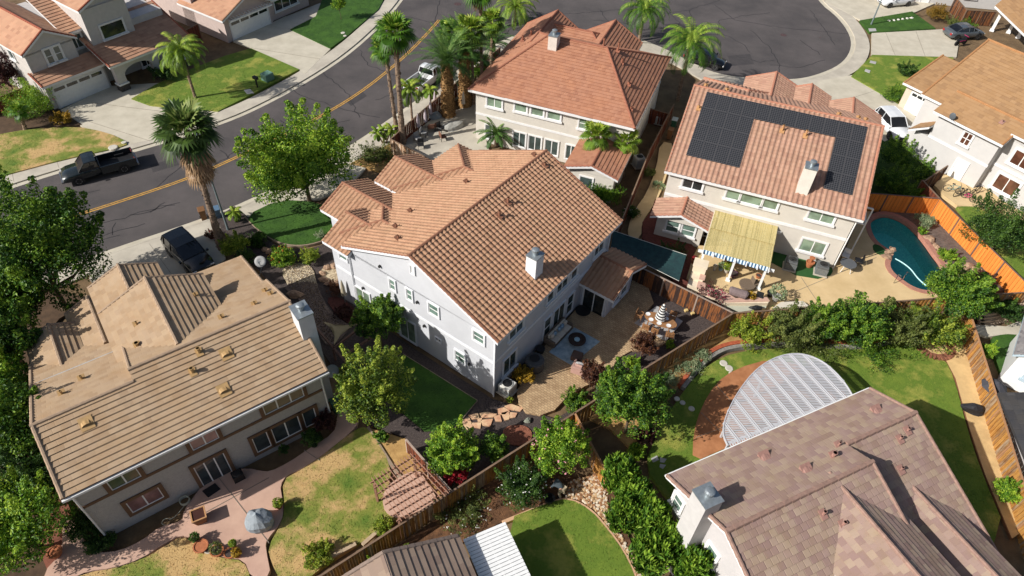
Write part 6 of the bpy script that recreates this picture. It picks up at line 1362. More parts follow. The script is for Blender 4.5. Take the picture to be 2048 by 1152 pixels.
d_ = P(1965, 72)-P(1890, 76); car('parked_sedan', 'slate grey sedan on the driveway in the top right', 'car', (*P(1922, 75)[:2], .13), math.degrees(math.atan2(d_[1], d_[0])), 'sedan', PG, 4.8, 1.85)
c, a = car_from_wheels((1773, 19), (1818, 15), -1, 2.8, 1.85); car('parked_sedan', 'white sedan on the driveway at the top edge', 'car', (c[0], c[1], .13), a, 'sedan', PW, 4.7, 1.85)
car('parked_sedan', 'dark car mostly cut off by the top edge left of the white sedan', 'car', (*P(1722, -12)[:2], .13), a+8, 'sedan', PG, 4.7, 1.85)
car('parked_sedan', 'dark car in the palm shade beyond the red roof', 'car', (*P(1408, 128)[:2], .0), -25, 'sedan', PK, 4.6, 1.8)
# motorcycle
mo = P(1918, 92); fr = FrW((mo[0], mo[1], .13), 25); t = thing('motorcycle', (mo[0], mo[1], .13), 'black and magenta motorcycle in front of the grey sedan', 'motorcycle')
for x in (-.65, .65):
    q = MB(fr); q.tube([(x, -.07, .32), (x, .07, .32)], .32, 16); q.build('wheel', TYRE, t)
q = MB(fr); loft(q, [[(x, -w_, z0), (x, -w_*1.1, (z0+z1)/2), (x, 0, z1), (x, w_*1.1, (z0+z1)/2), (x, w_, z0)] for x, w_, z0, z1 in ((-.85, .05, .65, .8), (-.4, .14, .4, .82), (.05, .18, .3, .95), (.4, .16, .35, 1.0), (.7, .06, .6, .85))]); q.build('body', BLKM, t)
q = MB(fr); q.beam((-.5, .19, .6), (.4, .2, .6), .03, .05); q.beam((-.5, -.19, .6), (.4, -.2, .6), .03, .05); q.tube([(.45, -.35, 1.05), (.5, .35, 1.05)], .02); q.build('stripe', mat('magenta_paint', hx((190, 40, 110)), .4, 0), t)
# ------------------------------------------------------------------ street furniture
POLE = mat('lamp_pole', hx((110, 122, 124)), .6, .06, 4)
def lamp(bx, by, h, label, az, tilt=0):
    b = P(bx, by); t = thing('street_lamp', (b[0], b[1], 0), label, 'street lamp'); m = MB(); m.tube([(b[0], b[1], 0), (b[0], b[1], .5), (b[0], b[1], h)], [.11, .09, .05], 10, True); m.build('pole', POLE, t)
    e = (b[0]+1.6*math.cos(az), b[1]+1.6*math.sin(az), h+.25); m = MB(); m.tube([(b[0], b[1], h-.1), e], [.04, .03], 8, True); m.build('arm', POLE, t)
    m = MB(FrW((e[0], e[1], e[2]), math.degrees(az))); m.box(-.1, .55, -.13, .13, -.06, .06); m.build('lamp_head', POLE, t, bevel=.02)
lamp(457, 462, 7.6, 'tall grey street lamp pole beside the leaning shaggy palm', R(118)); lamp(1741, 52, 7.0, 'street lamp on the small lawn at the bulb of the street', R(190))
def binp(x, y, label, m, lid, deg, z=.12, s=1):
    p = P(x, y, z); fr = FrW((p[0], p[1], z), deg); t = thing('wheelie_bin', (p[0], p[1], z), label, 'bin'); q = MB(fr); a, b = .24*s, .30*s
    q.add([fr.w(*v) for v in [(-a*.8, -b*.8, 0), (a*.8, -b*.8, 0), (a*.8, b*.8, 0), (-a*.8, b*.8, 0), (-a, -b, .95*s), (a, -b, .95*s), (a, b, .95*s), (-a, b, .95*s)]], [(3, 2, 1, 0), (4, 5, 6, 7), (0, 1, 5, 4), (1, 2, 6, 5), (2, 3, 7, 6), (3, 0, 4, 7)]); q.build('body', m, t)
    q = MB(fr); q.box(-a-.03, a+.03, -b-.03, b+.06, .95*s, 1.02*s); q.build('lid', lid, t, bevel=.02)
    for sg in (-1, 1): q = MB(fr); q.tube([(sg*a, b*.8, .1), (sg*a+sg*.06, b*.8, .1)], .1, 10); q.build('wheel', TYRE, t)
BB = mat('bin_brown', hx((120, 84, 52)), .7, .05); BBL = mat('bin_blue', hx((86, 112, 136)), .6, .05); BG = mat('bin_green', hx((48, 88, 66)), .7, .05); BGR = mat('bin_grey', hx((176, 186, 184)), .6, .05)
binp(409, 438, 'brown wheelie bin at the kerb left of the leaning palm', BB, BB, 30, 0); binp(438, 436, 'blue grey wheelie bin between the palm and the lamp post', BBL, BBL, 30, 0)
binp(1346, 256, 'green bin with pale lid in the side passage', BG, BGR, -20); binp(1338, 276, 'brown bin in the side passage', BB, BB, -20); binp(674, 822, 'green bin at the corner of the tan roofed house', BG, BG, 38, .28)
ub = P(537, 163); fr = FrW((ub[0], ub[1], .2), 56); t = thing('utility_box', (ub[0], ub[1], .2), 'green electricity box on the lawn before the curved street', 'utility box'); q = MB(fr); q.box(-.5, .5, -.45, .45, 0, .75); q.build('cabinet', mat('utility_green', hx((104, 140, 122)), .6, .05), t, bevel=.04); q = MB(fr); q.box(-.6, .6, -.55, .55, -.08, 0); q.build('plinth', CONC, t)
mb_ = P(516, 178); q = MB(FrW((mb_[0], mb_[1], .2), 56)); q.box(-.06, .06, -.06, .06, 0, .9); q.box(-.16, .16, -.28, .28, .9, 1.15); solo(q, 'mailbox', BLKM, 'dark mailbox on a post beside the green electricity box', 'mailbox')
# satellite dishes
DSH = mat('dish_grey', hx((150, 150, 148)), .6, .05)
def dish(x, y, z, az, label, base):
    p = P(x, y, z); t = thing('satellite_dish', p, label, 'satellite dish'); q = MB(); d = np.array([math.cos(az)*.75, math.sin(az)*.75, .66]); u = np.cross(d, [0, 0, 1.]); u /= np.linalg.norm(u); v = np.cross(u, d); n = 20; rings = []
    for r, h in ((0.02, 0), (.2, .015), (.38, .055), (.38, .075), (.2, .035), (.02, .02)): q.v += [tuple(p+u*r*math.cos(2*math.pi*j/n)+v*r*math.sin(2*math.pi*j/n)+d*h) for j in range(n)]
    for i in range(5): q.f += [(i*n+j, i*n+(j+1) % n, (i+1)*n+(j+1) % n, (i+1)*n+j) for j in range(n)]
    q.build('reflector', DSH, t, smooth=True); q = MB(); q.beam(tuple(p-v*.3), tuple(p+d*.45-v*.1), .03, .03, True); q.beam(tuple(p+d*.42-v*.1), tuple(p+d*.5), .08, .08, True); q.tube([tuple(p-d*.02), tuple(p-d*.1-np.array([0, 0, .35])), tuple(p+np.array(base))], .025, 6, True); q.build('mount', GALV, t)
dish(664, 742, 4.2, R(-60), 'round dish at the right end of the tan roof', (-.5, .3, .1)); dish(521, 523, 4.0, R(-80), 'round dish above the gravel bed at the upper corner of the tan roof', (-.2, -.3, -1.0))
# AC units
def ac(x, y, deg, label, m, s=.42, z=.14, h=.85):
    p = P(x, y, z); fr = FrW((p[0], p[1], z), deg); t = thing('air_conditioner', (p[0], p[1], z), label, 'air conditioner', 'outdoor air conditioning units'); q = MB(fr); q.box(-s-.08, s+.08, -s-.08, s+.08, 0, .08); q.build('pad', CONC, t)
    q = MB(fr); q.box(-s, s, -s, s, .08, h); q.build('cabinet', m, t, bevel=.03); q = MB(fr)
    for i in range(7): z0 = .16+i*(h-.3)/7; q.box(-s-.012, s+.012, -s-.012, s+.012, z0, z0+.03)
    q.build('grille_bands', GALV, t); q = MB(fr); q.lathe(0, 0, h-.01, [(s*.85, 0), (s*.85, .05), (s*.75, .06)], 20); q.build('fan_rim', m, t); q = MB(fr); q.lathe(0, 0, h+.02, [(s*.74, 0), (s*.74, .035)], 20); q.lathe(0, 0, h+.05, [(.09, 0), (.09, .05)], 12)
    q.build('fan_guard', BLKM, t)
ACW = mat('ac_beige', hx((196, 194, 186)), .6, .05); ACD = mat('ac_dark', hx((90, 92, 92)), .6, .08)
ac(1014, 783, 55, 'pale air conditioning unit at the sunny corner of the main house', ACW, .42, .2); ac(1578, 535, -19, 'dark air conditioning unit in the shade of the bamboo cover', ACD, .42, .3); ac(1640, 545, -19, 'air conditioning unit nearest the corner of the solar roofed house', ACD, .42, .3); ac(1318, 246, -19, 'small air conditioning unit in the passage beside the red roofed house', ACW, .36); ac(1276, 332, 20, 'pale unit behind the right short fan palm', ACW, .42, .1, 1.0)
# ------------------------------------------------------------------ patio of the main house
CUSH = mat('cushion_cream', hx((206, 194, 176)), .95, .05, 5); WICK = mat('wicker', hx((120, 104, 88)), .9, .2, 20); NAVY = mat('navy_pattern', hx((40, 84, 120)), .95, .3, 12, hx((170, 196, 210))); PINKU = mat('dusty_pink', hx((176, 140, 128)), .95, .08, 4)
zp = .275
rg = [P(x, y, zp)[:2] for x, y in ((1098, 704), (1149, 655), (1200, 683), (1142, 730))]; q = MB(); q.prism([tuple(p) for p in rg], zp-.01, zp+.012); solo(q, 'outdoor_rug', RUG, 'faded blue grey rug under the round fire table', 'rug')
def sofa(fr, z, L, D, label, name='sofa', cush=3, um=None, cm=None, pil=True):
    t = thing(name, fr.w(0, 0, z), label, name.replace('_', ' ')); q = MB(fr); q.box(-L/2, L/2, -D/2, D/2, z+.05, z+.3); q.build('base', um or WICK, t, bevel=.02)
    q = MB(fr); q.box(-L/2, L/2, D/2-.16, D/2+.02, z+.3, z+.72); q.build('backrest', um or WICK, t, bevel=.02)
    for sg in (-1, 1): q = MB(fr); q.box(min(sg*L/2, sg*(L/2-.14)), max(sg*L/2, sg*(L/2-.14)), -D/2, D/2-.16, z+.3, z+.58); q.build('armrest', um or WICK, t, bevel=.02)
    w_ = (L-.3)/cush
    for i in range(cush): q = MB(fr); q.box(-L/2+.15+i*w_+.01, -L/2+.15+(i+1)*w_-.01, -D/2+.01, D/2-.17, z+.3, z+.44); q.build('seat_cushion', cm or CUSH, t, bevel=.04); q = MB(fr); q.box(-L/2+.15+i*w_+.01, -L/2+.15+(i+1)*w_-.01, D/2-.32, D/2-.15, z+.44, z+.82); q.build('back_cushion', cm or CUSH, t, bevel=.05)
    return t
a, b = P(1098, 698, zp), P(1143, 652, zp); d = (b-a)[:2]; cs = (a+b)[:2]/2; fs = FrW((cs[0], cs[1], 0), 55.3-0); fs.a = fs.a
fs = FrW((cs[0]-.15, cs[1]+.1, 0), 55.3); sofa(fs, zp, 2.3, .85, 'long cream cushioned outdoor sofa against the shaded back wall')
for i, (u, m_) in enumerate(((-.75, CUSH), (-.45, NAVY), (.1, NAVY), (.4, NAVY), (.8, CUSH))):
    q = MB(fs); q.blob(u, .02, zp+.66, .2, .12, .2, i, .05); solo(q, 'throw_pillow', m_, ['pale striped pillow at the near end of the sofa', 'blue patterned pillow second from the near end', 'blue pillow at the middle of the sofa', 'blue pillow right of the middle one', 'striped cream pillow at the far end of the sofa'][i], 'pillow')
pc = P(1153, 686, zp); q = MB(); t = thing('fire_table', (pc[0], pc[1], zp), 'round dark fire table on the blue rug', 'table'); q.lathe(pc[0], pc[1], zp, [(.3, 0), (.36, .1), (.55, .32), (.6, .36), (.6, .42), (.48, .43), (.46, .36), (.1, .34)], 24); q.build('bowl', mat('dark_bronze', hx((58, 44, 36)), .6, .1), t); q = MB(); q.lathe(pc[0], pc[1], zp+.37, [(.2, 0), (.18, .06), (.05, .1)], 16); q.build('centre', mat('blue_glass', hx((150, 184, 196)), .3, 0), t)
ca = P(1157, 741, zp); fa = FrW((ca[0], ca[1], 0), 160); sofa(fa, zp, .85, .85, 'dusty pink armchair in the sun at the shadow edge', 'armchair', 1, PINKU, PINKU); q = MB(fa); q.blob(0, -.05, zp+.55, .28, .25, .09, 4, .15); solo(q, 'throw_blanket', mat('blanket', hx((200, 196, 192)), .95, .15, 14), 'crumpled grey white blanket on the pink armchair', 'blanket')
oc = P(1153, 717, zp); q = MB(FrW((oc[0], oc[1], 0), 70)); q.box(-.35, .35, -.35, .35, zp+.03, zp+.42); solo(q, 'ottoman', mat('brown_cushion', hx((96, 76, 66)), .95, .1, 5), 'dark brown square ottoman between rug and pink armchair', 'ottoman', bevel=.05)
cc = P(1068, 734, zp); q = MB(); q.lathe(cc[0], cc[1], zp, [(.62, 0), (.66, .3), (.64, .72), (.55, .8), (.2, .84), (.02, .84)], 22); t = solo(q, 'covered_fire_pit', mat('charcoal_cover', hx((84, 84, 84)), .8, .12, 5, bump=.5, bscale=5), 'round charcoal covered tub against the back wall', 'covered tub'); 
q = MB(); q.lathe(cc[0]+.0, cc[1]+.05, zp+.84, [(.3, 0), (.34, .04), (.3, .06)], 18); solo(q, 'planter_lid', BLKM, 'black ring lid on top of the charcoal tub', 'lid')
c2 = P(1080, 703, zp); q = MB(); q.lathe(c2[0], c2[1], zp, [(.25, 0), (.32, .35), (.28, .36), (.24, .3)], 16); solo(q, 'black_pot', BLKM, 'small black round pot between the tub and the sofa', 'pot')
c3 = P(1166, 621, zp); q = MB(); q.lathe(c3[0], c3[1], zp, [(.55, 0), (.55, .02)], 20); solo(q, 'door_mat', BLKM, 'dark round mat before the sliding door of the kitchen bay', 'mat')
# dining set
dc = P(1318, 652, .42); fd = FrW((dc[0], dc[1], 0), -25); zt = .30
TEAK = mat('teak', hx((156, 112, 74)), .7, .15, 6); t = thing('dining_table', (dc[0], dc[1], zt), 'oval wooden dining table laid with white plates', 'table')
q = MB(fd); n = 28; q.v = [tuple(fd.w(1.15*math.cos(2*math.pi*j/n), .58*math.sin(2*math.pi*j/n), z)) for z in (zt+.70, zt+.75) for j in range(n)]; q.f = [tuple(range(n-1, -1, -1)), tuple(range(n, 2*n))]+[(j, (j+1) % n, n+(j+1) % n, n+j) for j in range(n)]; q.build('table_top', TEAK, t)
for u, v in ((-.75, -.3), (.75, -.3), (.75, .3), (-.75, .3)): q = MB(fd); q.box(u-.04, u+.04, v-.04, v+.04, zt, zt+.7); q.build('leg', TEAK, t)
def dchair(u, v, rot, label):
    p = fd.w(u, v, zt); fr = FrW((p[0], p[1], zt), -25+rot); t = thing('dining_chair', p, label, 'chair', 'chairs around the dining table')
    q = MB(fr); q.box(-.24, .24, -.24, .22, .42, .46); q.build('seat', TEAK, t)
    for a, b in ((-.22, -.2), (.22, -.2)): q = MB(fr); q.box(a-.02, a+.02, b-.02, b+.02, 0, .62 if b < 0 else .42); q.build('leg', TEAK, t)
    for a in (-.22, .22): q = MB(fr); q.box(a-.02, a+.02, .2, .24, 0, .92); q.build('leg', TEAK, t); q = MB(fr); q.box(a-.025, a+.025, -.22, .2, .62, .65); q.build('armrest', TEAK, t)
    q = MB(fr); q.box(-.2, .2, .2, .235, .84, .92); q.box(-.2, .2, .2, .235, .52, .58)
    for i in range(5): q.box(-.17+i*.08, -.13+i*.08, .205, .23, .58, .84)
    q.build('backrest', TEAK, t)
for u, v, r, l in ((-.72, -.85, 180, 'leftmost teak chair on the near side of the oval table'), (-.05, -.88, 180, 'middle teak chair on the near side of the oval table'), (.95, -.75, 200, 'teak chair at the near right corner of the oval table'), (-.2, .85, 0, 'teak chair on the far side behind the closed parasol'), (.6, .85, 0, 'shaded teak chair on the far right side of the oval table'), (-1.5, 0, 90, 'chair at the left end of the oval table')): dchair(u, v, r, l)
PLT = mat('plate_white', (.75, .75, .73), .3, 0)
for i, (u, v) in enumerate(((-.95, .1), (-.6, -.3), (.0, -.36), (.65, -.25), (.3, .3), (-.3, .32))):
    p = fd.w(u, v, zt+.75); q = MB(); q.lathe(p[0], p[1], zt+.752, [(.08, 0), (.17, .015), (.17, .022), (.07, .01)], 16); solo(q, 'plate', PLT, ['white plate at the left end of the table', 'white plate near the leftmost chair', 'white plate before the middle chair', 'white plate at the right near corner', 'white plate right of the parasol', 'white plate behind the parasol'][i], 'plate', 'plates on the dining table')
p = fd.w(-.05, 0, 0); t = thing('closed_parasol', (p[0], p[1], zt), 'closed black and white striped parasol standing in the dining table', 'parasol'); q = MB(); q.tube([(p[0], p[1], zt), (p[0], p[1], zt+2.35)], .025, 8, True); q.build('pole', TEAK, t)
sm = mat('parasol_white', hx((216, 216, 212)), .9, .04); sb = mat('parasol_black', hx((34, 34, 38)), .9, 0)
for k_, m_ in ((0, sm), (1, sb)):
    q = MB()
    for i in range(13):
        if i % 2 == k_: s0, s1 = i/13, (i+1)/13; f_ = lambda s: .36*(1-s)**.8+.03+.02*math.sin(s*9); q.lathe(p[0], p[1], zt+.95+1.35*s0, [(f_(s0), 0), (f_(s1), 1.35/13)], 12)
    q.build('canopy', m_, t)
for i, (x, y) in enumerate(((1372, 622), (1385, 628))):
    c = P(x, y, .16); q = MB(FrW((c[0], c[1], 0), 20)); q.box(-.12, .12, -.1, .1, .14, .3); solo(q, 'garden_block', mat('yellow_block', hx((206, 180, 120)), .9, .1), ['pale block near the dark fence, left of two', 'pale block near the dark fence, right of two'][i], 'block')
# green shade cloth beside the house
SHC = mat('green_shade_cloth', hx((30, 62, 62)), .9, .15, 3, hx((22, 46, 50)))
def cloth(name, cs, m, label, cat, sag=.2, n=10, scallop=.0, th=.015):
    """four or three cornered fabric hung between px corners (x,y,z)"""
    C4 = [np.array(P(*c)) for c in cs]; q = MB(); tri = len(C4) == 3
    V = []
    for i in range(n+1):
        for j in range(n+1):
            s, r = i/n, j/n
            if tri: a = C4[0]*(1-s)+C4[1]*s*(1-r)+C4[2]*s*r; c_ = sum(C4)/3; e = min(1-s, s*r, s*(1-r)); pull = (1-min(1, e*6))*scallop*math.sin(math.pi*min(1, max(s, 0)))*math.sin(math.pi*(r if s > .5 else .5)); edge = max(0, 1-9*e)*scallop*(27*(1-s)*s*r*(1-r)+4*max((1-s)*s*(1-r), (1-s)*s*r, s*s*r*(1-r))); a = a+(c_-a)*min(.5, edge)
            else: a = C4[0]*(1-s)*(1-r)+C4[1]*s*(1-r)+C4[2]*s*r+C4[3]*(1-s)*r; a = a+np.array([0, 0, -sag*16*s*(1-s)*r*(1-r)*.5+.03*math.sin(s*14+r*5)])
            V.append(a)
    k = n+1; F_ = [(i*k+j, (i+1)*k+j, (i+1)*k+j+1, i*k+j+1) for i in range(n) for j in range(n)]
    q.add([tuple(v) for v in V]+[tuple(v-np.array([0, 0, th])) for v in V], F_+[tuple(x+k*k for x in f[::-1]) for f in F_]); return solo(q, name, m, label, cat)
cloth('shade_cloth', [(1226, 461, 2.3), (1373, 510, 2.0), (1358, 562, 1.9), (1222, 494, 2.2)], SHC, 'dark green shade cloth stretched over the side yard', 'shade cloth', .5)
q = MB(); q.tube([tuple(P(1226, 461, 2.33)), tuple(P(1373, 510, 2.03))], .02, 6, True); q.tube([tuple(P(1222, 494, 2.23)), tuple(P(1358, 562, 1.93))], .02, 6, True); solo(q, 'cloth_edge_rope', mat('pale_rope', hx((190, 190, 180)), .9, .05), 'pale rope edging along the green shade cloth', 'rope')
cloth('shade_sail', [(646, 643, 2.4), (722, 645, 2.4), (668, 690, 2.2)], mat('beige_sail', hx((186, 166, 124)), .9, .06, 3), 'beige triangular shade sail between the two houses', 'shade sail', n=16, scallop=.55)
WDF = mat('weathered_timber', hx((130, 100, 86)), .9, .15, 5)
t = thing('low_pergola', P(668, 720, .0), 'low weathered timber frame under the beige shade sail', 'pergola')
for a, b in (((628, 651), (690, 722)), ((666, 697), (724, 652)), ((683, 713), (748, 672))):
    q = MB(); q.beam(tuple(P(*a, 1.3)), tuple(P(*b, 1.3)), .12, .12, True); q.build('rail', WDF, t)
for a in ((628, 651), (666, 697), (724, 652), (690, 722)): q = MB(); p_ = P(*a, 1.3); q.box(p_[0]-.06, p_[0]+.06, p_[1]-.06, p_[1]+.06, 0, 1.24); q.build('post', WDF, t)
def parasol(x, y, label, m, h=2.3, z=.12, group=None):
    p = P(x, y, z); t = thing('closed_parasol', (p[0], p[1], z), label, 'parasol', group); q = MB(); q.tube([(p[0], p[1], z), (p[0], p[1], z+h)], .025, 8, True); q.build('pole', POLE, t)
    q = MB(); q.lathe(p[0], p[1], z+h*.38, [(.20, 0), (.17, .2), (.15, h*.3), (.07, h*.52), (.02, h*.6)], 10); q.build('canopy', m, t)
parasol(691, 606, 'closed beige parasol beside the corner of the main house', mat('beige_parasol', hx((176, 164, 140)), .9, .08))
PP = mat('mauve_parasol', hx((186, 172, 176)), .9, .08, 4)
for x, y, l in ((838, 268, 'closed mauve parasol nearest the twin palms'), (852, 258, 'dark closed parasol second along the courtyard fence') , (862, 242, 'closed mauve parasol in the middle of the courtyard fence'), (871, 222, 'closed pale parasol beside the left date palm'), (927, 222, 'closed cream parasol near the cream wall')): parasol(x, y, l, PP if 'cream' not in l else CUSH, 2.2)
# courtyard furniture of the red roofed house
def chair_simple(x, y, deg, label, m, z=.27, name='patio_chair', s=1, group='courtyard chairs'):
    p = P(x, y, z); fr = FrW((p[0], p[1], z), deg); t = thing(name, (p[0], p[1], z), label, 'chair', group); q = MB(fr); q.box(-.28*s, .28*s, -.28*s, .26*s, .34, .44); q.build('seat', m, t, bevel=.03); q = MB(fr); q.box(-.28*s, .28*s, .22*s, .3*s, .44, .88); q.build('backrest', m, t, bevel=.03)
    for a in (-.25*s, .25*s):
        for b in (-.24*s, .26*s): q = MB(fr); q.box(a-.02, a+.02, b-.02, b+.02, 0, .34); q.build('leg', BLKM, t)
GC = mat('grey_cushion', hx((150, 150, 150)), .9, .08); BC = mat('brown_sling', hx((120, 84, 66)), .9, .08)
for x, y, dg, l, m_ in ((836, 283, 40, 'grey cushioned chair nearest the courtyard corner', GC), (848, 272, 80, 'grey chair in the middle of the courtyard', GC), (842, 296, 10, 'dark chair at the lower corner of the courtyard', BLKM), (862, 262, 200, 'left rust brown chair in the courtyard', BC), (872, 258, 220, 'right rust brown chair in the courtyard', BC), (886, 280, 120, 'brown wicker chair near the orange roof peak', BC), (882, 262, 60, 'dark chair beside the covered furniture', BLKM)): chair_simple(x, y, dg, l, m_)
def cover(x, y, z, a, b, c, m, label, seed, deg=0, name='covered_furniture'):
    p = P(x, y, z); q = MB(FrW((p[0], p[1], 0), deg)); q.blob(0, 0, z+c*.15, a, b, c, seed, .22, 16, 10); q.v = [(vx, vy, max(vz, z)) for vx, vy, vz in q.v]; return solo(q, name, m, label, 'covered furniture')
CVG = mat('grey_cover', hx((140, 148, 154)), .7, .08, 3, bump=.9, bscale=4); cover(905, 255, .27, 1.2, .6, .5, mat('pale_cover', hx((170, 168, 160)), .8, .08, 3, bump=.8, bscale=4), 'long pale covered furniture by the cream wall', 3, 40); cover(870, 235, .27, .6, .4, .5, CVG, 'small grey covered item beside the left date palm', 4, 40)
# ------------------------------------------------------------------ yard of the solar house
t = thing('bamboo_patio_cover', F4.w(-7.2, -2.3, 0), 'white post patio cover topped with yellow bamboo mats and striped valance', 'patio cover')
STRAW = mat('straw_mat', hx((204, 184, 124)), .95, .15, 2.5, hx((158, 146, 98)), .6, 30, detail=9)
def matz(v): return 2.62+.10*(v+4.6)/4.6
q = MB(F4)
for i in range(120):
    v0 = -4.75+i*4.7/120; pass
q.uv = []
for r_, (v0, v1, zo) in enumerate(((-4.85, -2.15, .0), (-2.3, -.02, .05))):
    n = 110
    for i in range(n):
        u0 = -9.62+i*4.8/n; q.box(u0+.003, u0+4.8/n-.004, v0, v1, matz(v0)+zo+rng.normal(0, .004), matz(v0)+zo+.02); q.uv += [(rng.random(), 0)]*8
q.build('bamboo_mat', woodmat('straw_slats', [hx((150, 138, 92)), hx((196, 178, 120)), hx((212, 196, 140)), hx((166, 152, 100))]), t); q = MB(F4)
for i in range(7): u = -9.6+i*.79; q.box(u-.04, u+.04, -5.25, 0, 2.42, 2.56)
q.build('rafters', WHITE, t)
for v in (-4.75, -.15): q = MB(F4); q.box(-9.95, -4.45, v-.05, v+.05, 2.2, 2.418); q.build('beam', WHITE, t)
for u in (-9.5, -7.25, -5.0): q = MB(F4); q.box(u-.08, u+.08, -4.83, -4.67, .42, 2.2); q.box(u-.16, u+.16, -4.9, -4.6, .26, .42); q.build('post', WHITE, t)
for k_, m_ in ((0, mat('awning_blue', hx((56, 90, 120)), .9, .05)), (1, mat('awning_pale', hx((196, 212, 220)), .9, .03))):
    q = MB(F4)
    for i in range(40):
        if i % 2 == k_: u = -9.55+i*4.6/40; q.add([F4.w(*p) for p in ((u, -4.86, 2.6), (u+4.6/40, -4.86, 2.6), (u+4.6/40, -5.05, 2.36), (u, -5.05, 2.36), (u, -4.84, 2.6), (u+4.6/40, -4.84, 2.6), (u+4.6/40, -5.03, 2.35), (u, -5.03, 2.35))], [(0, 1, 2, 3), (7, 6, 5, 4)])
    q.build('valance', m_, t)
# stepped outdoor fireplace and L shaped counter
CRW = mat('cream_render', hx((222, 206, 180)), .9, .04, 2); PTOP = mat('pink_stone_top', hx((196, 160, 142)), .85, .08, 3)
t = thing('outdoor_fireplace', F4.w(-9.6, -6.0, .27), 'cream stepped outdoor fireplace at the left end of the pool patio', 'fireplace')
q = MB(F4); q.box(-9.95, -9.0, -5.9, -5.0, .27, 1.7); q.box(-9.95, -9.0, -6.5, -5.901, .27, 1.15); q.box(-9.95, -8.8, -7.2, -6.501, .27, .95); q.build('body', CRW, t); q = MB(F4); q.box(-10.0, -8.95, -5.9, -4.95, 1.7, 1.78); q.build('cap', CRW, t)
q = MB(F4); q.box(-9.3, -8.9, -6.5, -5.93, 1.15, 1.2); q.box(-9.3, -8.7, -7.2, -6.53, .95, 1.0); q.build('stone_shelf', PTOP, t)
def wpx(pts, z0, z1, m, name, parent):
    q = MB(); q.prism([tuple(P(x, y, z1)[:2]) for x, y in pts], z0, z1); return q.build(name, m, parent)
t = thing('outdoor_counter', P(1480, 615, .27), 'low pink topped counter wall behind the corner of the fences', 'outdoor counter')
wpx([(1400, 573), (1445, 583), (1470, 598), (1532, 596), (1540, 600), (1536, 606), (1455, 606), (1400, 590)], .27, .9, CRW, 'base', t)
wpx([(1398, 572), (1446, 581), (1471, 596), (1534, 594), (1538, 597), (1452, 602), (1398, 585)], .9, .96, PTOP, 'top', t) if 0 else wpx([(1398, 572), (1446, 581), (1471, 596), (1534, 594), (1540, 602), (1455, 604), (1398, 586)], .9, .96, PTOP, 'top', t)
wpx([(1455, 603), (1536, 598), (1532, 616), (1478, 624), (1452, 612)], .1, .62, mat('grey_render', hx((176, 176, 158)), .9, .05, 2), 'lower_block', t)
wpx([(1562, 604), (1606, 602), (1618, 612), (1545, 616)], .1, .62, mat('white_render', hx((206, 198, 184)), .9, .05, 2), 'side_block', t)
p = P(1475, 591, .96); q = MB(FrW((p[0], p[1], .96), -22)); q.tube([(-.62, 0, .25), (-.55, 0, .27), (.55, 0, .27), (.62, 0, .25)], [.26, .32, .32, .26], 14); solo(q, 'covered_grill', mat('taupe_cover', hx((122, 106, 104)), .8, .1, 3, bump=.9, bscale=5), 'taupe covered grill on the pink topped counter', 'covered grill')
p = P(1520, 590, .96); q = MB(FrW((p[0], p[1], 0), -22)); q.box(-.25, .25, -.3, .3, .96, 1.02); solo(q, 'counter_tray', BLKM, 'flat black tray on the counter right of the covered grill', 'tray')
def pot(x, y, z, r, h, m, label, plant=None, name='plant_pot', cat='pot', group=None, fl=None, ps=1.):
    p = P(x, y, z); t = thing(name, (p[0], p[1], z), label, cat, group); q = MB(); q.lathe(p[0], p[1], z, [(r*.65, 0), (r, h*.85), (r*1.08, h*.88), (r*1.08, h), (r*.9, h), (r*.86, h*.9)], 16); q.build('pot', m, t); q = MB(); q.lathe(p[0], p[1], z+h*.82, [(r*.86, 0), (r*.8, .03)], 14); q.build('potting_soil', MULCH, t)
    if plant:
        g = np.random.default_rng(int(x*7+y)); C = np.array([[p[0], p[1], z+h+r*ps*.8]]); V, U = leafcloud(C, np.array([[r*ps*1.2, r*ps*1.2, r*ps*1.1]]), 260, .12*max(.7, ps), np.array([.6]), g=g, narrow=plant in ('date', 'palm', 'silver')); q = MB(); quads(q, V, U); q.build('plant', LM[plant], t)
    return t
TC = mat('terracotta_pot', hx((176, 108, 70)), .85, .12, 6); STN = mat('stone_pot', hx((196, 186, 170)), .9, .08, 5)
pot(1497, 606, .27, .22, .45, STN, 'pale stone urn with amber plant before the middle of the bamboo cover', 'amber', ps=1.5); pot(1466, 553, .27, .3, .35, mat('purple_glaze', hx((84, 56, 74)), .4, .05), 'purple glazed bowl behind the middle white post'); pot(1452, 545, .27, .22, .4, STN, 'pot with green plant left of the purple bowl', 'yellow', ps=1.4); pot(1441, 540, .27, .2, .3, mat('blue_pot', hx((140, 170, 190)), .5, .05), 'pale blue pot with flowers beside the green one', 'silver', ps=1.2); pot(1428, 540, .27, .15, .5, STN, 'small stone figure pot at the fireplace side'); pot(1516, 555, .27, .22, .25, TC, 'terracotta bowl right of the stone urn')
pot(1539, 592, .27, .26, .4, BLKM, 'black pot with spiky plant at the end of the counter'); pot(1550, 601, .27, .3, .5, mat('white_rim_pot', hx((150, 150, 146)), .6, .1), 'pale rimmed pot with spiky grass beside the counter end', 'silver', ps=1.7); pot(1386, 526, .27, .2, .4, TC, 'terracotta pot behind the fireplace', 'crimson', ps=.8)
pot(1617, 533, .3, .3, .5, TC, 'terracotta fountain bowl on the green turf', name='garden_fountain', cat='fountain'); p = P(1617, 533, .3); q = MB(); q.lathe(p[0], p[1], .82, [(.08, 0), (.1, .25), (.2, .32), (.22, .4), (.1, .42)], 14); solo(q, 'fountain_top', TC, 'small upper terracotta basin of the fountain', 'fountain')
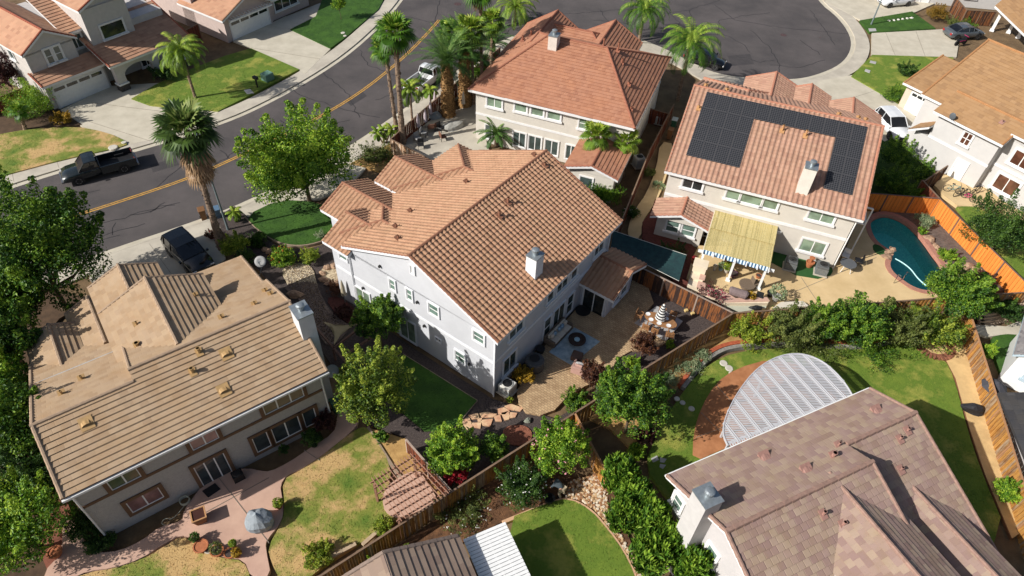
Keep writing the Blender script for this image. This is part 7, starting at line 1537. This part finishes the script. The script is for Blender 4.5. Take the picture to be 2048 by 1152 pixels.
q = MB(); p = P(1512, 618, .62); q.blob(p[0], p[1], .72, .45, .22, .2, 5, .2); solo(q, 'black_bag', BLKM, 'black bag lying on the grey block by the fence', 'bag')
# tables: dark round one with chairs at the wall corner
p = P(1690, 540, .27); t = thing('patio_table', (p[0], p[1], .27), 'round dark patio table in the shade right of the house corner', 'table'); q = MB(); q.lathe(p[0], p[1], .95, [(.6, 0), (.6, .03)], 22); q.build('table_top', mat('slate_top', hx((92, 94, 96)), .5, .05), t)
for a in range(4): q = MB(); q.beam((p[0]+.5*math.cos(a*1.57+.5), p[1]+.5*math.sin(a*1.57+.5), .27), (p[0]+.3*math.cos(a*1.57+.5), p[1]+.3*math.sin(a*1.57+.5), .95), .04, .04, True); q.build('leg', WHITE, t)
chair_simple(1688, 518, -30, 'white patio chair at the wall corner', WHITE, group='poolside chairs'); chair_simple(1714, 528, -110, 'dark chair right of the round patio table', BLKM, group='poolside chairs')
pt = P(1492, 575, .27); t = thing('glass_table', (pt[0], pt[1], .27), 'low round wicker seat set in front of the rear posts', 'table'); q = MB(); q.lathe(pt[0], pt[1], .27, [(.4, 0), (.45, .3), (.6, .34), (.6, .38)], 18); q.build('base', WICK, t)
chair_simple(1508, 572, 100, 'brown wicker chair under the bamboo cover', WICK, group='poolside chairs')
# pool side rocks
RK = mat('tan_boulder', hx((176, 146, 118)), .9, .2, 3, hx((130, 104, 86)), .7, 9)
def rock(x, y, z, s, label, m=None, fl=.6, name='boulder', group='boulders'):
    p = P(x, y, z); q = MB(); sd = int(x*3+y*7); g = np.random.default_rng(sd); q.blob(p[0], p[1], z+s*.2, s*g.uniform(.8, 1.2), s*g.uniform(.7, 1), s*fl, sd, .3, 9, 6); return solo(q, name, m or RK, label, 'rock', group)
pr = [(1862, 484), (1870, 494), (1856, 478), (1878, 505), (1886, 540), (1893, 548), (1903, 545), (1897, 533), (1930, 540), (1940, 548), (1948, 538), (1955, 550), (1936, 533), (1926, 552), (1946, 560), (1958, 542)]
for i, (x, y) in enumerate(pr): rock(x, y, .15, .28+.12*((i*7) % 5)/5, 'tan boulder beside the pool edge', group='tan boulders along the pool')
for x, y in ((1778, 506), (1772, 514), (1784, 500)): rock(x, y, .3, .32, 'rust tan rock at the narrow waist of the pool', group='rocks at the waist of the pool')
for i, (x, y) in enumerate(((645, 548), (655, 536), (668, 533), (680, 541), (688, 552), (676, 566), (660, 568), (646, 560), (530, 500), (540, 504))): rock(x, y, .2, .3, 'tan rock in the front garden beds', group='tan rocks of the front garden')
rock(590, 590, .2, .45, 'large smooth stone beside the tan roof edge', name='large_stone', group=None); rock(1055, 842, .2, .2, 'grey stone beside the paver tip', mat('grey_rock', hx((130, 134, 120)), .9, .1), group=None)
# flagstones
FLG = mat('flagstone', hx((216, 186, 146)), .9, .12, 1.5, hx((190, 140, 110)), .2, 20)
fl_ = [[(922, 842), (938, 835), (945, 852), (935, 858)], [(938, 830), (955, 826), (958, 836), (945, 838)], [(960, 826), (975, 824), (993, 828), (985, 834), (965, 835)], [(995, 818), (1008, 815), (1018, 820), (1010, 828), (998, 828)], [(942, 846), (962, 845), (960, 856), (950, 854)], [(962, 840), (985, 838), (980, 852), (966, 850)], [(988, 832), (1000, 830), (1003, 842), (992, 842)], [(1003, 826), (1019, 822), (1018, 838), (1010, 840)], [(1010, 812), (1022, 808), (1034, 812), (1028, 820), (1018, 818)], [(1018, 824), (1034, 826), (1030, 834), (1020, 836)], [(1035, 812), (1046, 816), (1040, 822), (1030, 820)], [(955, 836), (964, 836), (962, 843), (956, 843)]]
for pg in fl_:
    cg = np.mean([P(x, y, .2)[:2] for x, y in pg], 0); q = MB(); q.prism([tuple((np.array(P(x, y, .2)[:2])-cg)*1.08+cg) for x, y in pg], .1, .2); solo(q, 'flagstone', FLG, 'irregular tan flagstone between the dark lawn and the paved tip', 'paving stone', 'flagstones by the paved tip')
RND = mat('pale_stone', hx((196, 190, 176)), .9, .1, 4)
for i, (x, y, r, l) in enumerate(((1447, 727, .27, 'largest pale round stepping stone on the curved lawn'), (1458, 737, .27, 'middle round stepping stone on the curved lawn'), (1462, 747, .16, 'smallest reddish stepping stone on the curved lawn'), (1354, 798, .18, 'upper stepping stone in tree shade'), (1365, 806, .18, 'second stepping stone in tree shade'), (1383, 818, .2, 'third stepping stone in tree shade'), (226, 295, .4, 'larger white stone on the left lawn'), (248, 285, .22, 'smaller white stone on the left lawn'), (686, 66, .25, 'white stone on the rich green top lawn'), (690, 72, .2, 'small second stone on the rich green top lawn'))):
    p = P(x, y, .21); q = MB(); q.lathe(p[0], p[1], .15, [(r, 0), (r, .10), (r*.85, .12)], 12); solo(q, 'stepping_stone', RND, l, 'stepping stone')
for i, (pg, l) in enumerate((([(1302, 917), (1314, 911), (1318, 920), (1306, 925)], 'left grey slate piece by the dark shrub'), ([(1320, 915), (1333, 918), (1328, 926), (1320, 924)], 'right grey slate piece'), ([(1320, 928), (1332, 930), (1326, 938), (1319, 934)], 'lower grey slate piece nearest the junipers'), ([(1741, 121), (1753, 124), (1751, 128), (1739, 125)], 'upper concrete cover on the lower bulb lawn'), ([(1731, 138), (1741, 141), (1739, 146), (1729, 142)], 'lower concrete cover on the lower bulb lawn'), ([(1737, 57), (1751, 57), (1753, 62), (1739, 63)], 'concrete cover beside the bulb lamp'), ([(488, 180), (500, 178), (508, 186), (494, 188)], 'concrete cover beside the mailbox'))):
    q = MB(); q.prism([tuple(P(x, y, .24)[:2]) for x, y in pg], .15, .255); solo(q, 'ground_slab', SLAB, l, 'slab')
for i, x in enumerate(range(1778, 1826, 9)):
    rock(x, 42-(x-1778)*.12, .2, .2, 'white stone in the row on the upper bulb lawn', mat('white_rock', hx((210, 206, 196)), .9, .08), group='row of white stones')
# ------------------------------------------------------------------ tan house back yard
t = thing('brown_pergola', P(820, 975, .1), 'brown wooden pergola over the round pink terrace', 'pergola')
RW = mat('red_brown_timber', hx((164, 122, 100)), .85, .15, 6); A_ = [P(*c, 2.3)[:2] for c in ((741, 960), (826, 908), (899, 983), (798, 1043))]
def lerp4(s, r): return A_[0]*(1-s)*(1-r)+A_[1]*s*(1-r)+A_[2]*s*r+A_[3]*(1-s)*r
for i in range(8):
    a, b = lerp4(-.03, (i+.3)/7.6), lerp4(1.03, (i+.3)/7.6); q = MB(); q.beam((*a, 2.22), (*b, 2.22), .05, .1, True); q.build('beam', RW, t)
q = MB()
for i in range(13): a, b = lerp4((i+.5)/13, -.03), lerp4((i+.5)/13, 1.03); q.beam((*a, 2.34), (*b, 2.34), .035, .05, True)
q.build('slats', RW, t)
for s, r in ((.03, .07), (.97, .07), (.97, .93), (.03, .93)): p = lerp4(s, r); q = MB(); q.box(p[0]-.06, p[0]+.06, p[1]-.06, p[1]+.06, .1, 2.14); q.build('post', RW, t)
pp = P(403, 1040, .28); fr = FrW((pp[0], pp[1], .28), 30); t = thing('square_planter', (pp[0], pp[1], .28), 'tall square wooden planter on the pink patio', 'planter'); q = MB(fr); q.add([fr.w(*v) for v in [(-.24, -.24, 0), (.24, -.24, 0), (.24, .24, 0), (-.24, .24, 0), (-.36, -.36, .62), (.36, -.36, .62), (.36, .36, .62), (-.36, .36, .62)]], [(3, 2, 1, 0), (0, 1, 5, 4), (1, 2, 6, 5), (2, 3, 7, 6), (3, 0, 4, 7), (4, 5, 6, 7)]); q.build('box', mat('brown_wood', hx((134, 88, 52)), .8, .12, 6), t); q = MB(fr); q.box(-.3, .3, -.3, .3, .62, .635); q.build('soil', mat('dark_red_soil', hx((66, 34, 26)), .95, .1), t); q = MB(fr); [q.box(*b, .62, .68) for b in ((-.38, .38, -.38, -.31), (-.38, .38, .31, .38), (-.38, -.31, -.31, .31), (.31, .38, -.31, .31))]; q.build('rim', mat('light_wood', hx((182, 136, 92)), .8, .1), t)
for x, y, r, h_, pl_, l, ps in ((394, 1082, .2, .3, 'date', 'leftmost terracotta pot with grassy plant on the patio', 1.1), (405, 1098, .36, .38, None, 'large wide empty terracotta pot', 1), (421, 1102, .25, .3, None, 'small grey rimmed pot between the large terracotta pots', 1), (437, 1106, .33, .36, 'olive', 'terracotta pot with small plant right of the grey rimmed pot', .9), (463, 1110, .3, .32, None, 'terracotta pot beside the yellow spiky plant', 1), (476, 1112, .2, .25, 'amber', 'yellow spiky plant in a pot at the patio edge', 1.1), (470, 1095, .12, .4, 'yellow', 'tall slender potted palm near the edge of the patio', 1.3), (559, 1014, .22, .3, 'yellow', 'bright spiky potted plant by the grey covered grill', 1.1)):
    pot(x, y, .28, r, h_, TC if 'grey' not in l[:12] else STN, l, pl_, ps=ps)
pot(115, 1110, .2, .34, .4, TC, 'terracotta pot under the trees at the lower left')
cover(522, 1048, .28, .75, .6, 1.15, CVG, 'grey covered grill on the pink patio', 11, 20, 'covered_grill')
gp = P(478, 956, .28); q = MB(FrW((gp[0], gp[1], .28), 38)); q.box(-.3, .3, -.25, .25, .0, .5); q.lathe(0, 0, .5, [(.25, 0), (.2, .08), (.05, .1)], 14); solo(q, 'black_grill', BLKM, 'small black box grill beside the sliding door', 'grill', bevel=.0)
q = MB(); p1 = P(422, 978, .285); q.prism([tuple(P(x, y, .29)[:2]) for x, y in ((404, 982), (430, 966), (441, 978), (416, 995))], .27, .3); solo(q, 'door_mat', BLKM, 'black mat outside the brown framed sliding door', 'mat')
hp = P(371, 1004, .2); q = MB(); 
for k_ in range(4): q.tube([(hp[0]+.25*math.cos(a), hp[1]+.25*math.sin(a), .28+k_*.05) for a in np.linspace(0, 6.28, 20)], .025, 5, True)
solo(q, 'garden_hose', mat('hose_grey', hx((170, 170, 150)), .6, 0), 'coiled pale hose beside the lower wall', 'hose')
q = MB(); q.tube(chaikin([tuple(P(x, y, .2)) for x, y in ((370, 1010), (345, 1040), (330, 1035), (320, 1050), (350, 1052))], 2, False), .02, 5, True); solo(q, 'hose_end', MATS['hose_grey'], 'loose length of pale hose on the soil', 'hose')
q = MB(); q.beam(tuple(P(725, 1090, .3)), tuple(P(757, 1062, .3)), .2, .18, True); q.beam(tuple(P(655, 1118, .3)), tuple(P(712, 1088, .3)), .2, .15, True); solo(q, 'timber_sleeper', mat('pale_timber', hx((182, 160, 132)), .9, .12, 5), 'pale timber sleepers along the long fence', 'sleeper')
# ------------------------------------------------------------------ lower right yard
cv = P(1942, 822, .21); q = MB(FrW((cv[0], cv[1], 0), -20)); q.blob(0, 0, .4, .62, .34, .5, 21, .18, 14, 9); q.v = [(a, b, max(c_, .2)) for a, b, c_ in q.v]; solo(q, 'covered_grill', mat('black_cover', hx((34, 34, 38)), .7, .1, 3, bump=.8, bscale=5), 'black covered grill on the sandy strip', 'covered grill')
rc = P(1866, 690, .21); t = thing('brick_fire_ring', (rc[0], rc[1], .2), 'oval ring of brown bricks on the sand', 'fire ring'); q = MB()
for i in range(30):
    a = 2*math.pi*i/30; f_ = FrW((rc[0]+1.15*math.cos(a), rc[1]+1.15*math.sin(a), .2), math.degrees(a)); q.fr = f_; q.box(-.26, .26, -.085, .085, 0, .1+.02*(i % 2))
q.build('bricks', mat('brown_brick', hx((150, 98, 74)), .9, .2, 5), t); q = MB(); q.lathe(rc[0], rc[1], .18, [(.88, 0), (.88, .06)], 28); q.build('sand', SAND, t)
# white curved patio cover
ctr = F6.w(6.4, 0, 0); z = 2.75; outl = [P(x, y, z)[:2] for x, y in ((1456, 892), (1445, 868), (1449, 838), (1466, 800), (1494, 758), (1524, 729), (1560, 711), (1600, 706), (1640, 719), (1672, 745), (1694, 772), (1707, 795))]
poly = chaikin([tuple(p) for p in outl], 2, False)+[tuple(P(1470, 905, z)[:2])][:0]
t = thing('curved_patio_cover', ctr, 'white slatted patio cover with curved edge above the terracotta patio', 'patio cover')
def clipline(o, d, poly):
    ts = []; n = len(poly)
    for i in range(n):
        a = np.array(poly[i]); b = np.array(poly[(i+1) % n]); e = b-a; den = d[0]*e[1]-d[1]*e[0]
        if abs(den) < 1e-9: continue
        w_ = a-o; t_ = (w_[0]*e[1]-w_[1]*e[0])/den; u_ = (w_[0]*d[1]-w_[1]*d[0])/den
        if 0 <= u_ < 1: ts.append(t_)
    return sorted(ts)
PV = mat('vinyl_white', (.52, .52, .54), .45, .02)
q = MB(); c0 = np.mean(poly, 0); dr = np.array([math.cos(R(4)), math.sin(R(4))]); nr = np.array([-dr[1], dr[0]])
for i in range(-64, 64):
    ts = clipline(c0+nr*i*.115, dr, poly)
    if len(ts) >= 2: a = c0+nr*i*.115+dr*ts[0]; b = c0+nr*i*.115+dr*ts[-1]; q.beam((*a, z), (*b, z), .066, .03, True)
q.build('slats', PV, t); vr = F6.V[:2]
for i in range(-8, 9):
    o_ = c0+F6.U[:2]*i*.78; ts = clipline(o_, vr, poly)
    if len(ts) >= 2:
        q = MB()
        for off in (-.06, .06): a = o_+vr*ts[0]+F6.U[:2]*off; b = o_+vr*ts[-1]+F6.U[:2]*off; q.beam((*a, z+.02), (*b, z+.02), .025, .05, True); q.beam((*a, z-.09), (*b, z-.09), .04, .14, True)
        q.build('rafter', PV, t)
q = MB(); [q.beam((*poly[i], z-.02), (*poly[i+1], z-.02), .05, .15, True) for i in range(len(poly)-1)]; q.build('edge_beam', PV, t)
q = MB(); s0, s1 = P(1457, 885, 2.7)[:2], P(1706, 790, 2.7)[:2]; dd = s1-s0; L_ = np.linalg.norm(dd); dd /= L_; nn = np.array([-dd[1], dd[0]])
for i in range(int(L_/.16)): p = s0+dd*i*.16; q.beam((*(p+nn*.0), 2.72), (*(p-nn*.9), 2.72), .085, .03, True)
q.build('wall_slats', PV, t); q = MB(); q.beam((*s0, 2.66), (*s1, 2.66), .1, .16, True); q.build('beam', PV, t)
for x, y in ((1462, 830), (1530, 748), (1640, 732), (1457, 888)): p = P(x, y, 2.6); q = MB(); q.box(p[0]-.06, p[0]+.06, p[1]-.06, p[1]+.06, .1, 2.58); q.build('post', PV, t)
# block wall and black umbrella near cottage
t = thing('block_retaining_wall', P(2000, 645, 0), 'curved tan retaining wall of split blocks at the right edge', 'wall'); q = MB(); pts_ = [P(x, y, 0)[:2] for x, y in ((1958, 650), (1985, 648), (2015, 640), (2048, 628), (2090, 615))]; pl2 = chaikin([tuple(p) for p in pts_], 2, False)
for r_ in range(4):
    acc = 0
    for a, b in zip(pl2[:-1], pl2[1:]):
        a = np.array(a); b = np.array(b); L_ = np.linalg.norm(b-a); k_ = max(1, int(L_/.3)); d2 = (b-a)/L_; n2 = np.array([-d2[1], d2[0]])
        for i in range(k_): f_ = FrW((*(a+d2*L_*(i+.5+.25*(r_ % 2))/k_+n2*.16*r_), .02+.17*r_), math.degrees(math.atan2(d2[1], d2[0]))); q.fr = f_; q.box(-.14, .14, -.15, .15, 0, .165)
q.build('blocks', mat('tan_block', hx((190, 166, 140)), .9, .15, 3, bump=.6), t)
um = P(1992, 770, 1.4); q = MB(); q.lathe(um[0], um[1], 1.2, [(.8, 0), (.76, .05), (.42, .3), (.03, .52)], 8); q.tube([(um[0], um[1], 0), (um[0], um[1], 1.4)], .03, 6, True); solo(q, 'dark_parasol', mat('charcoal_cloth', hx((66, 66, 72)), .9, .05), 'dark grey parasol beside the white cottage', 'parasol')
# bicycles
def bike(x, y, deg, m, label, s=1):
    p = P(x, y, .28); fr = FrW((p[0], p[1], .28), deg); t = thing('bicycle', (p[0], p[1], .28), label, 'bicycle', 'bicycles by the white wall'); r = .33*s
    for u in (-.5*s, .5*s):
        q = MB(fr); q.tube([(u+r*math.cos(a), 0, r+r*math.sin(a)) for a in np.linspace(0, 6.28, 22)], .028, 6); [q.tube([(u, 0, r), (u+r*math.cos(a), 0, r+r*math.sin(a))], .008, 4) for a in np.linspace(0, 5.5, 7)]; q.build('wheel', TYRE, t)
    q = MB(fr); A = (-.5*s, 0, r); B = (-.05*s, 0, r*.9); C_ = (-.2*s, 0, r+.42*s); D = (.36*s, 0, r+.42*s); E_ = (.5*s, 0, r)
    for a, b in ((A, B), (B, C_), (A, C_), (C_, D), (B, D), (D, E_)): q.tube([a, b], .022, 6)
    q.build('frame', m, t); q = MB(fr); q.box(-.32*s, -.1*s, -.06, .06, r+.5*s, r+.56*s); q.build('saddle', BLKM, t); q = MB(fr); q.tube([(.33*s, -.28*s, r+.58*s), (.38*s, 0, r+.55*s), (.33*s, .28*s, r+.58*s)], .016, 6); q.tube([(.37*s, 0, r+.4*s), (.38*s, 0, r+.55*s)], .02, 6); q.build('handlebar', BLKM, t)
bike(1904, 385, -20, mat('teal_paint', hx((80, 130, 130)), .4, 0), 'teal bicycle leaning by the white door, leftmost'); bike(1920, 392, 15, mat('black_paint', (.03, .03, .03), .4, 0), 'black bicycle in the middle of the group'); bike(1934, 399, -50, mat('pink_paint', hx((200, 70, 120)), .4, 0), 'pink children bicycle nearest the camera', .75); bike(1948, 388, 30, MATS['black_paint'], 'black bicycle at the dark wall corner, rightmost')
# ------------------------------------------------------------------ river rocks beside the curved lawn
rp_ = [tuple(P(x, y)[:2]) for x, y in ((1130, 995), (1140, 965), (1190, 950), (1215, 975), (1215, 1040), (1245, 1080), (1290, 1160), (1285, 1180), (1262, 1130), (1235, 1080), (1190, 1022), (1160, 1002))]
RR = [mat('river_rock_tan', hx((204, 172, 130)), .9, .15, 6), mat('river_rock_pale', hx((214, 200, 178)), .9, .1, 6), mat('river_rock_brown', hx((160, 116, 80)), .9, .15, 6)]
a = np.array(rp_); lo_, hi = a.min(0), a.max(0); q_ = rng.uniform(lo_, hi, (5200, 2)); q_ = q_[inpoly(q_[:, 0], q_[:, 1], rp_)]
q = MB(); mi = []
for i, (x, y) in enumerate(q_):
    s = rng.uniform(.05, .13); k0 = len(q.v); th = rng.uniform(0, 6.28); an = np.linspace(0, 2*math.pi, 6)[:-1]+th
    q.v += [(x+s*math.cos(t_)*rng.uniform(.7, 1.1), y+s*math.sin(t_)*rng.uniform(.7, 1.1), .13) for t_ in an]+[(x+s*.6*math.cos(t_), y+s*.6*math.sin(t_), .13+s*.7) for t_ in an]; q.f += [(k0+j, k0+(j+1) % 5, k0+5+(j+1) % 5, k0+5+j) for j in range(5)]+[tuple(k0+5+j for j in range(5))]; mi += [int(rng.integers(0, 3))]*6
q.mi = mi; tag(q.build('river_rocks', RR), kind='stuff')
# pebbles on the gravel path, lower ones in darker colours that paint the shade
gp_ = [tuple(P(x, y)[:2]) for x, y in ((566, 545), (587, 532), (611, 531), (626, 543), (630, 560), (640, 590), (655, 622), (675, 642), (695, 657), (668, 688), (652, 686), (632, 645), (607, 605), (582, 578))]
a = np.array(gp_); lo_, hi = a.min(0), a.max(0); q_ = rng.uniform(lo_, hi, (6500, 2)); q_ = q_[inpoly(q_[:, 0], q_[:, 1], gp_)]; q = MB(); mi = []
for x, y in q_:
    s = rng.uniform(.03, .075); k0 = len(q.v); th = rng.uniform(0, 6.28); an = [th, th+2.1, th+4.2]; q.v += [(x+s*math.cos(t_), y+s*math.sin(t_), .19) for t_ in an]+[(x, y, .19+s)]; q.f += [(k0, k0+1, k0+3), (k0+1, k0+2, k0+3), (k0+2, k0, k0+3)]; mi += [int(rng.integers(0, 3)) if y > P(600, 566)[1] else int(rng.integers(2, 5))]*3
q.mi = mi; tag(q.build('pebbles', [RR[1], mat('pebble_grey', hx((170, 160, 144)), .9, .1), mat('pebble_brown', hx((140, 118, 92)), .9, .1), mat('pebble_shade', hx((120, 106, 98)), .9, .1), mat('pebble_shade_brown', hx((96, 82, 74)), .9, .1)]), kind='stuff')
# ------------------------------------------------------------------ gardener
def person():
    o = P(1122, 992, .13); fr = FrW((o[0], o[1], .13), 150); fr.z0 = .13
    J = {'pel': (0, 0, .82), 'sp1': (.16, 0, 1.0), 'sp2': (.38, 0, 1.1), 'nk': (.55, 0, 1.12), 'hd': (.68, 0, 1.06), 'lh': (-.02, .1, .8), 'lk': (.12, .14, .45), 'la': (-.06, .15, .08), 'lt': (.12, .16, .03), 'rh': (-.02, -.1, .8), 'rk': (.08, -.16, .44), 'ra': (-.16, -.18, .08), 'rt': (.02, -.2, .03), 'ls': (.46, .19, 1.08), 'le': (.58, .28, .82), 'lw': (.68, .2, .6), 'rs': (.46, -.19, 1.08), 're': (.6, -.27, .83), 'rw': (.74, -.17, .62)}
    E_ = [('pel', 'sp1'), ('sp1', 'sp2'), ('sp2', 'nk'), ('nk', 'hd'), ('pel', 'lh'), ('lh', 'lk'), ('lk', 'la'), ('la', 'lt'), ('pel', 'rh'), ('rh', 'rk'), ('rk', 'ra'), ('ra', 'rt'), ('sp2', 'ls'), ('ls', 'le'), ('le', 'lw'), ('sp2', 'rs'), ('rs', 're'), ('re', 'rw')]
    Rd = {'pel': .15, 'sp1': .14, 'sp2': .16, 'nk': .06, 'hd': .1, 'lh': .1, 'lk': .065, 'la': .045, 'lt': .04, 'rh': .1, 'rk': .065, 'ra': .045, 'rt': .04, 'ls': .075, 'le': .045, 'lw': .03, 'rs': .075, 're': .045, 'rw': .03}
    SK = mat('skin', hx((196, 148, 122)), .6, .03)
    def skin(keys, edges, rd, name, m, par):
        ks = list(keys); me = bpy.data.meshes.new(name); og = np.array(ORIG[par.name]) if par else o
        vs = [tuple(fr.w(*J[k])-og) for k in ks]; me.from_pydata(vs, [(ks.index(a), ks.index(b)) for a, b in edges], []); ob = bpy.data.objects.new(name, me); COL.objects.link(ob)
        if par: ob.parent = par
        md = ob.modifiers.new('skin', 'SKIN'); sv = me.skin_vertices[0].data
        for i, k in enumerate(ks): sv[i].radius = (rd[k], rd[k]); sv[i].use_root = i == 0
        s2 = ob.modifiers.new('sub', 'SUBSURF'); s2.levels = 2; s2.render_levels = 2; me.materials.append(m); ORIG[ob.name] = tuple(og); return ob
    t = thing('person', (o[0], o[1], .13), 'gardener in dark grey top and pale trousers bending at the lawn border', 'person')
    J2 = dict(J)
    # fingers
    k2 = list(J.keys()); ed = list(E_); rd = dict(Rd)
    for sd, w_ in (('l', 'lw'), ('r', 'rw')):
        b = np.array(J[w_]); J[sd+'p'] = tuple(b+np.array([.05, 0, -.06])); ed.append((w_, sd+'p')); rd[sd+'p'] = .026; k2.append(sd+'p')
        for i in range(4):
            a = sd+'f%d' % i; p = b+np.array([.07+.0*i, (-.024+.016*i), -.10]); J[a] = tuple(p); J[a+'b'] = tuple(p+np.array([.005, 0, -.04-.006*(1 if i in (1, 2) else 0)])); ed += [(sd+'p', a), (a, a+'b')]; rd[a] = .009; rd[a+'b'] = .007; k2 += [a, a+'b']
        J[sd+'th'] = tuple(b+np.array([.03, .035 if sd == 'r' else -.035, -.08])); ed.append((sd+'p', sd+'th')); rd[sd+'th'] = .01; k2.append(sd+'th')
    skin(k2, ed, rd, 'body', SK, t)
    sc = lambda ks, f, ad: {k: Rd[k]*f+ad for k in ks}
    tk = ['sp2', 'sp1', 'pel', 'ls', 'le', 'rs', 're', 'nk']; J['nk'] = (.5, 0, 1.11)
    skin(tk, [('sp2', 'sp1'), ('sp1', 'pel'), ('sp2', 'ls'), ('ls', 'le'), ('sp2', 'rs'), ('rs', 're'), ('sp2', 'nk')], {**sc(tk, 1.1, .012), 'nk': .075}, 'shirt', mat('charcoal_shirt', hx((74, 84, 90)), .9, .06), t)
    lk = ['pel', 'lh', 'lk', 'la', 'rh', 'rk', 'ra']; skin(lk, [('pel', 'lh'), ('lh', 'lk'), ('lk', 'la'), ('pel', 'rh'), ('rh', 'rk'), ('rk', 'ra')], sc(lk, 1.05, .014), 'trousers', mat('khaki_trousers', hx((176, 160, 134)), .9, .06), t)
    for s_ in (.17, -.19): q = MB(fr); q.blob(.04 if s_ > 0 else -.07, s_*.93, .05, .14, .05, .05, 3, .02); q.build('shoe', BLKM, t)
    h_ = J['hd']; q = MB(fr); q.blob(h_[0]-.015, h_[1], h_[2]+.03, .115, .105, .10, 8, .03); q.build('hair', mat('hair_dark', hx((50, 38, 32)), .8, .05), t)
    # face: nose, eyes, mouth, ears on the tilted head
    q = MB(fr); q.blob(h_[0]+.085, 0, h_[2]-.04, .025, .018, .02, 1, 0); q.build('nose', SK, t)
    for s_ in (-.038, .038): q = MB(fr); q.blob(h_[0]+.085, s_, h_[2]-.005, .014, .014, .01, 1, 0); q.build('eye', BLKM, t); q = MB(fr); q.blob(h_[0]-.01, s_*2.75, h_[2]-.01, .02, .012, .03, 1, 0); q.build('ear', SK, t)
    q = MB(fr); q.blob(h_[0]+.062, 0, h_[2]-.078, .016, .03, .008, 1, 0); q.build('mouth', mat('lips', hx((150, 84, 76)), .6, 0), t)
person()
bp_ = P(1098, 1003, .2); t = thing('garden_tub', (bp_[0], bp_[1], .13), 'black garden tub beside the gardener', 'tub'); q = MB(); q.lathe(bp_[0], bp_[1], .2, [(.22, 0), (.28, .4), (.31, .4), (.31, .43), (.26, .43), (.2, .1)], 18); q.build('tub', BLKM, t)
# front driveway detail: courtyard wall lamps etc. left out of view
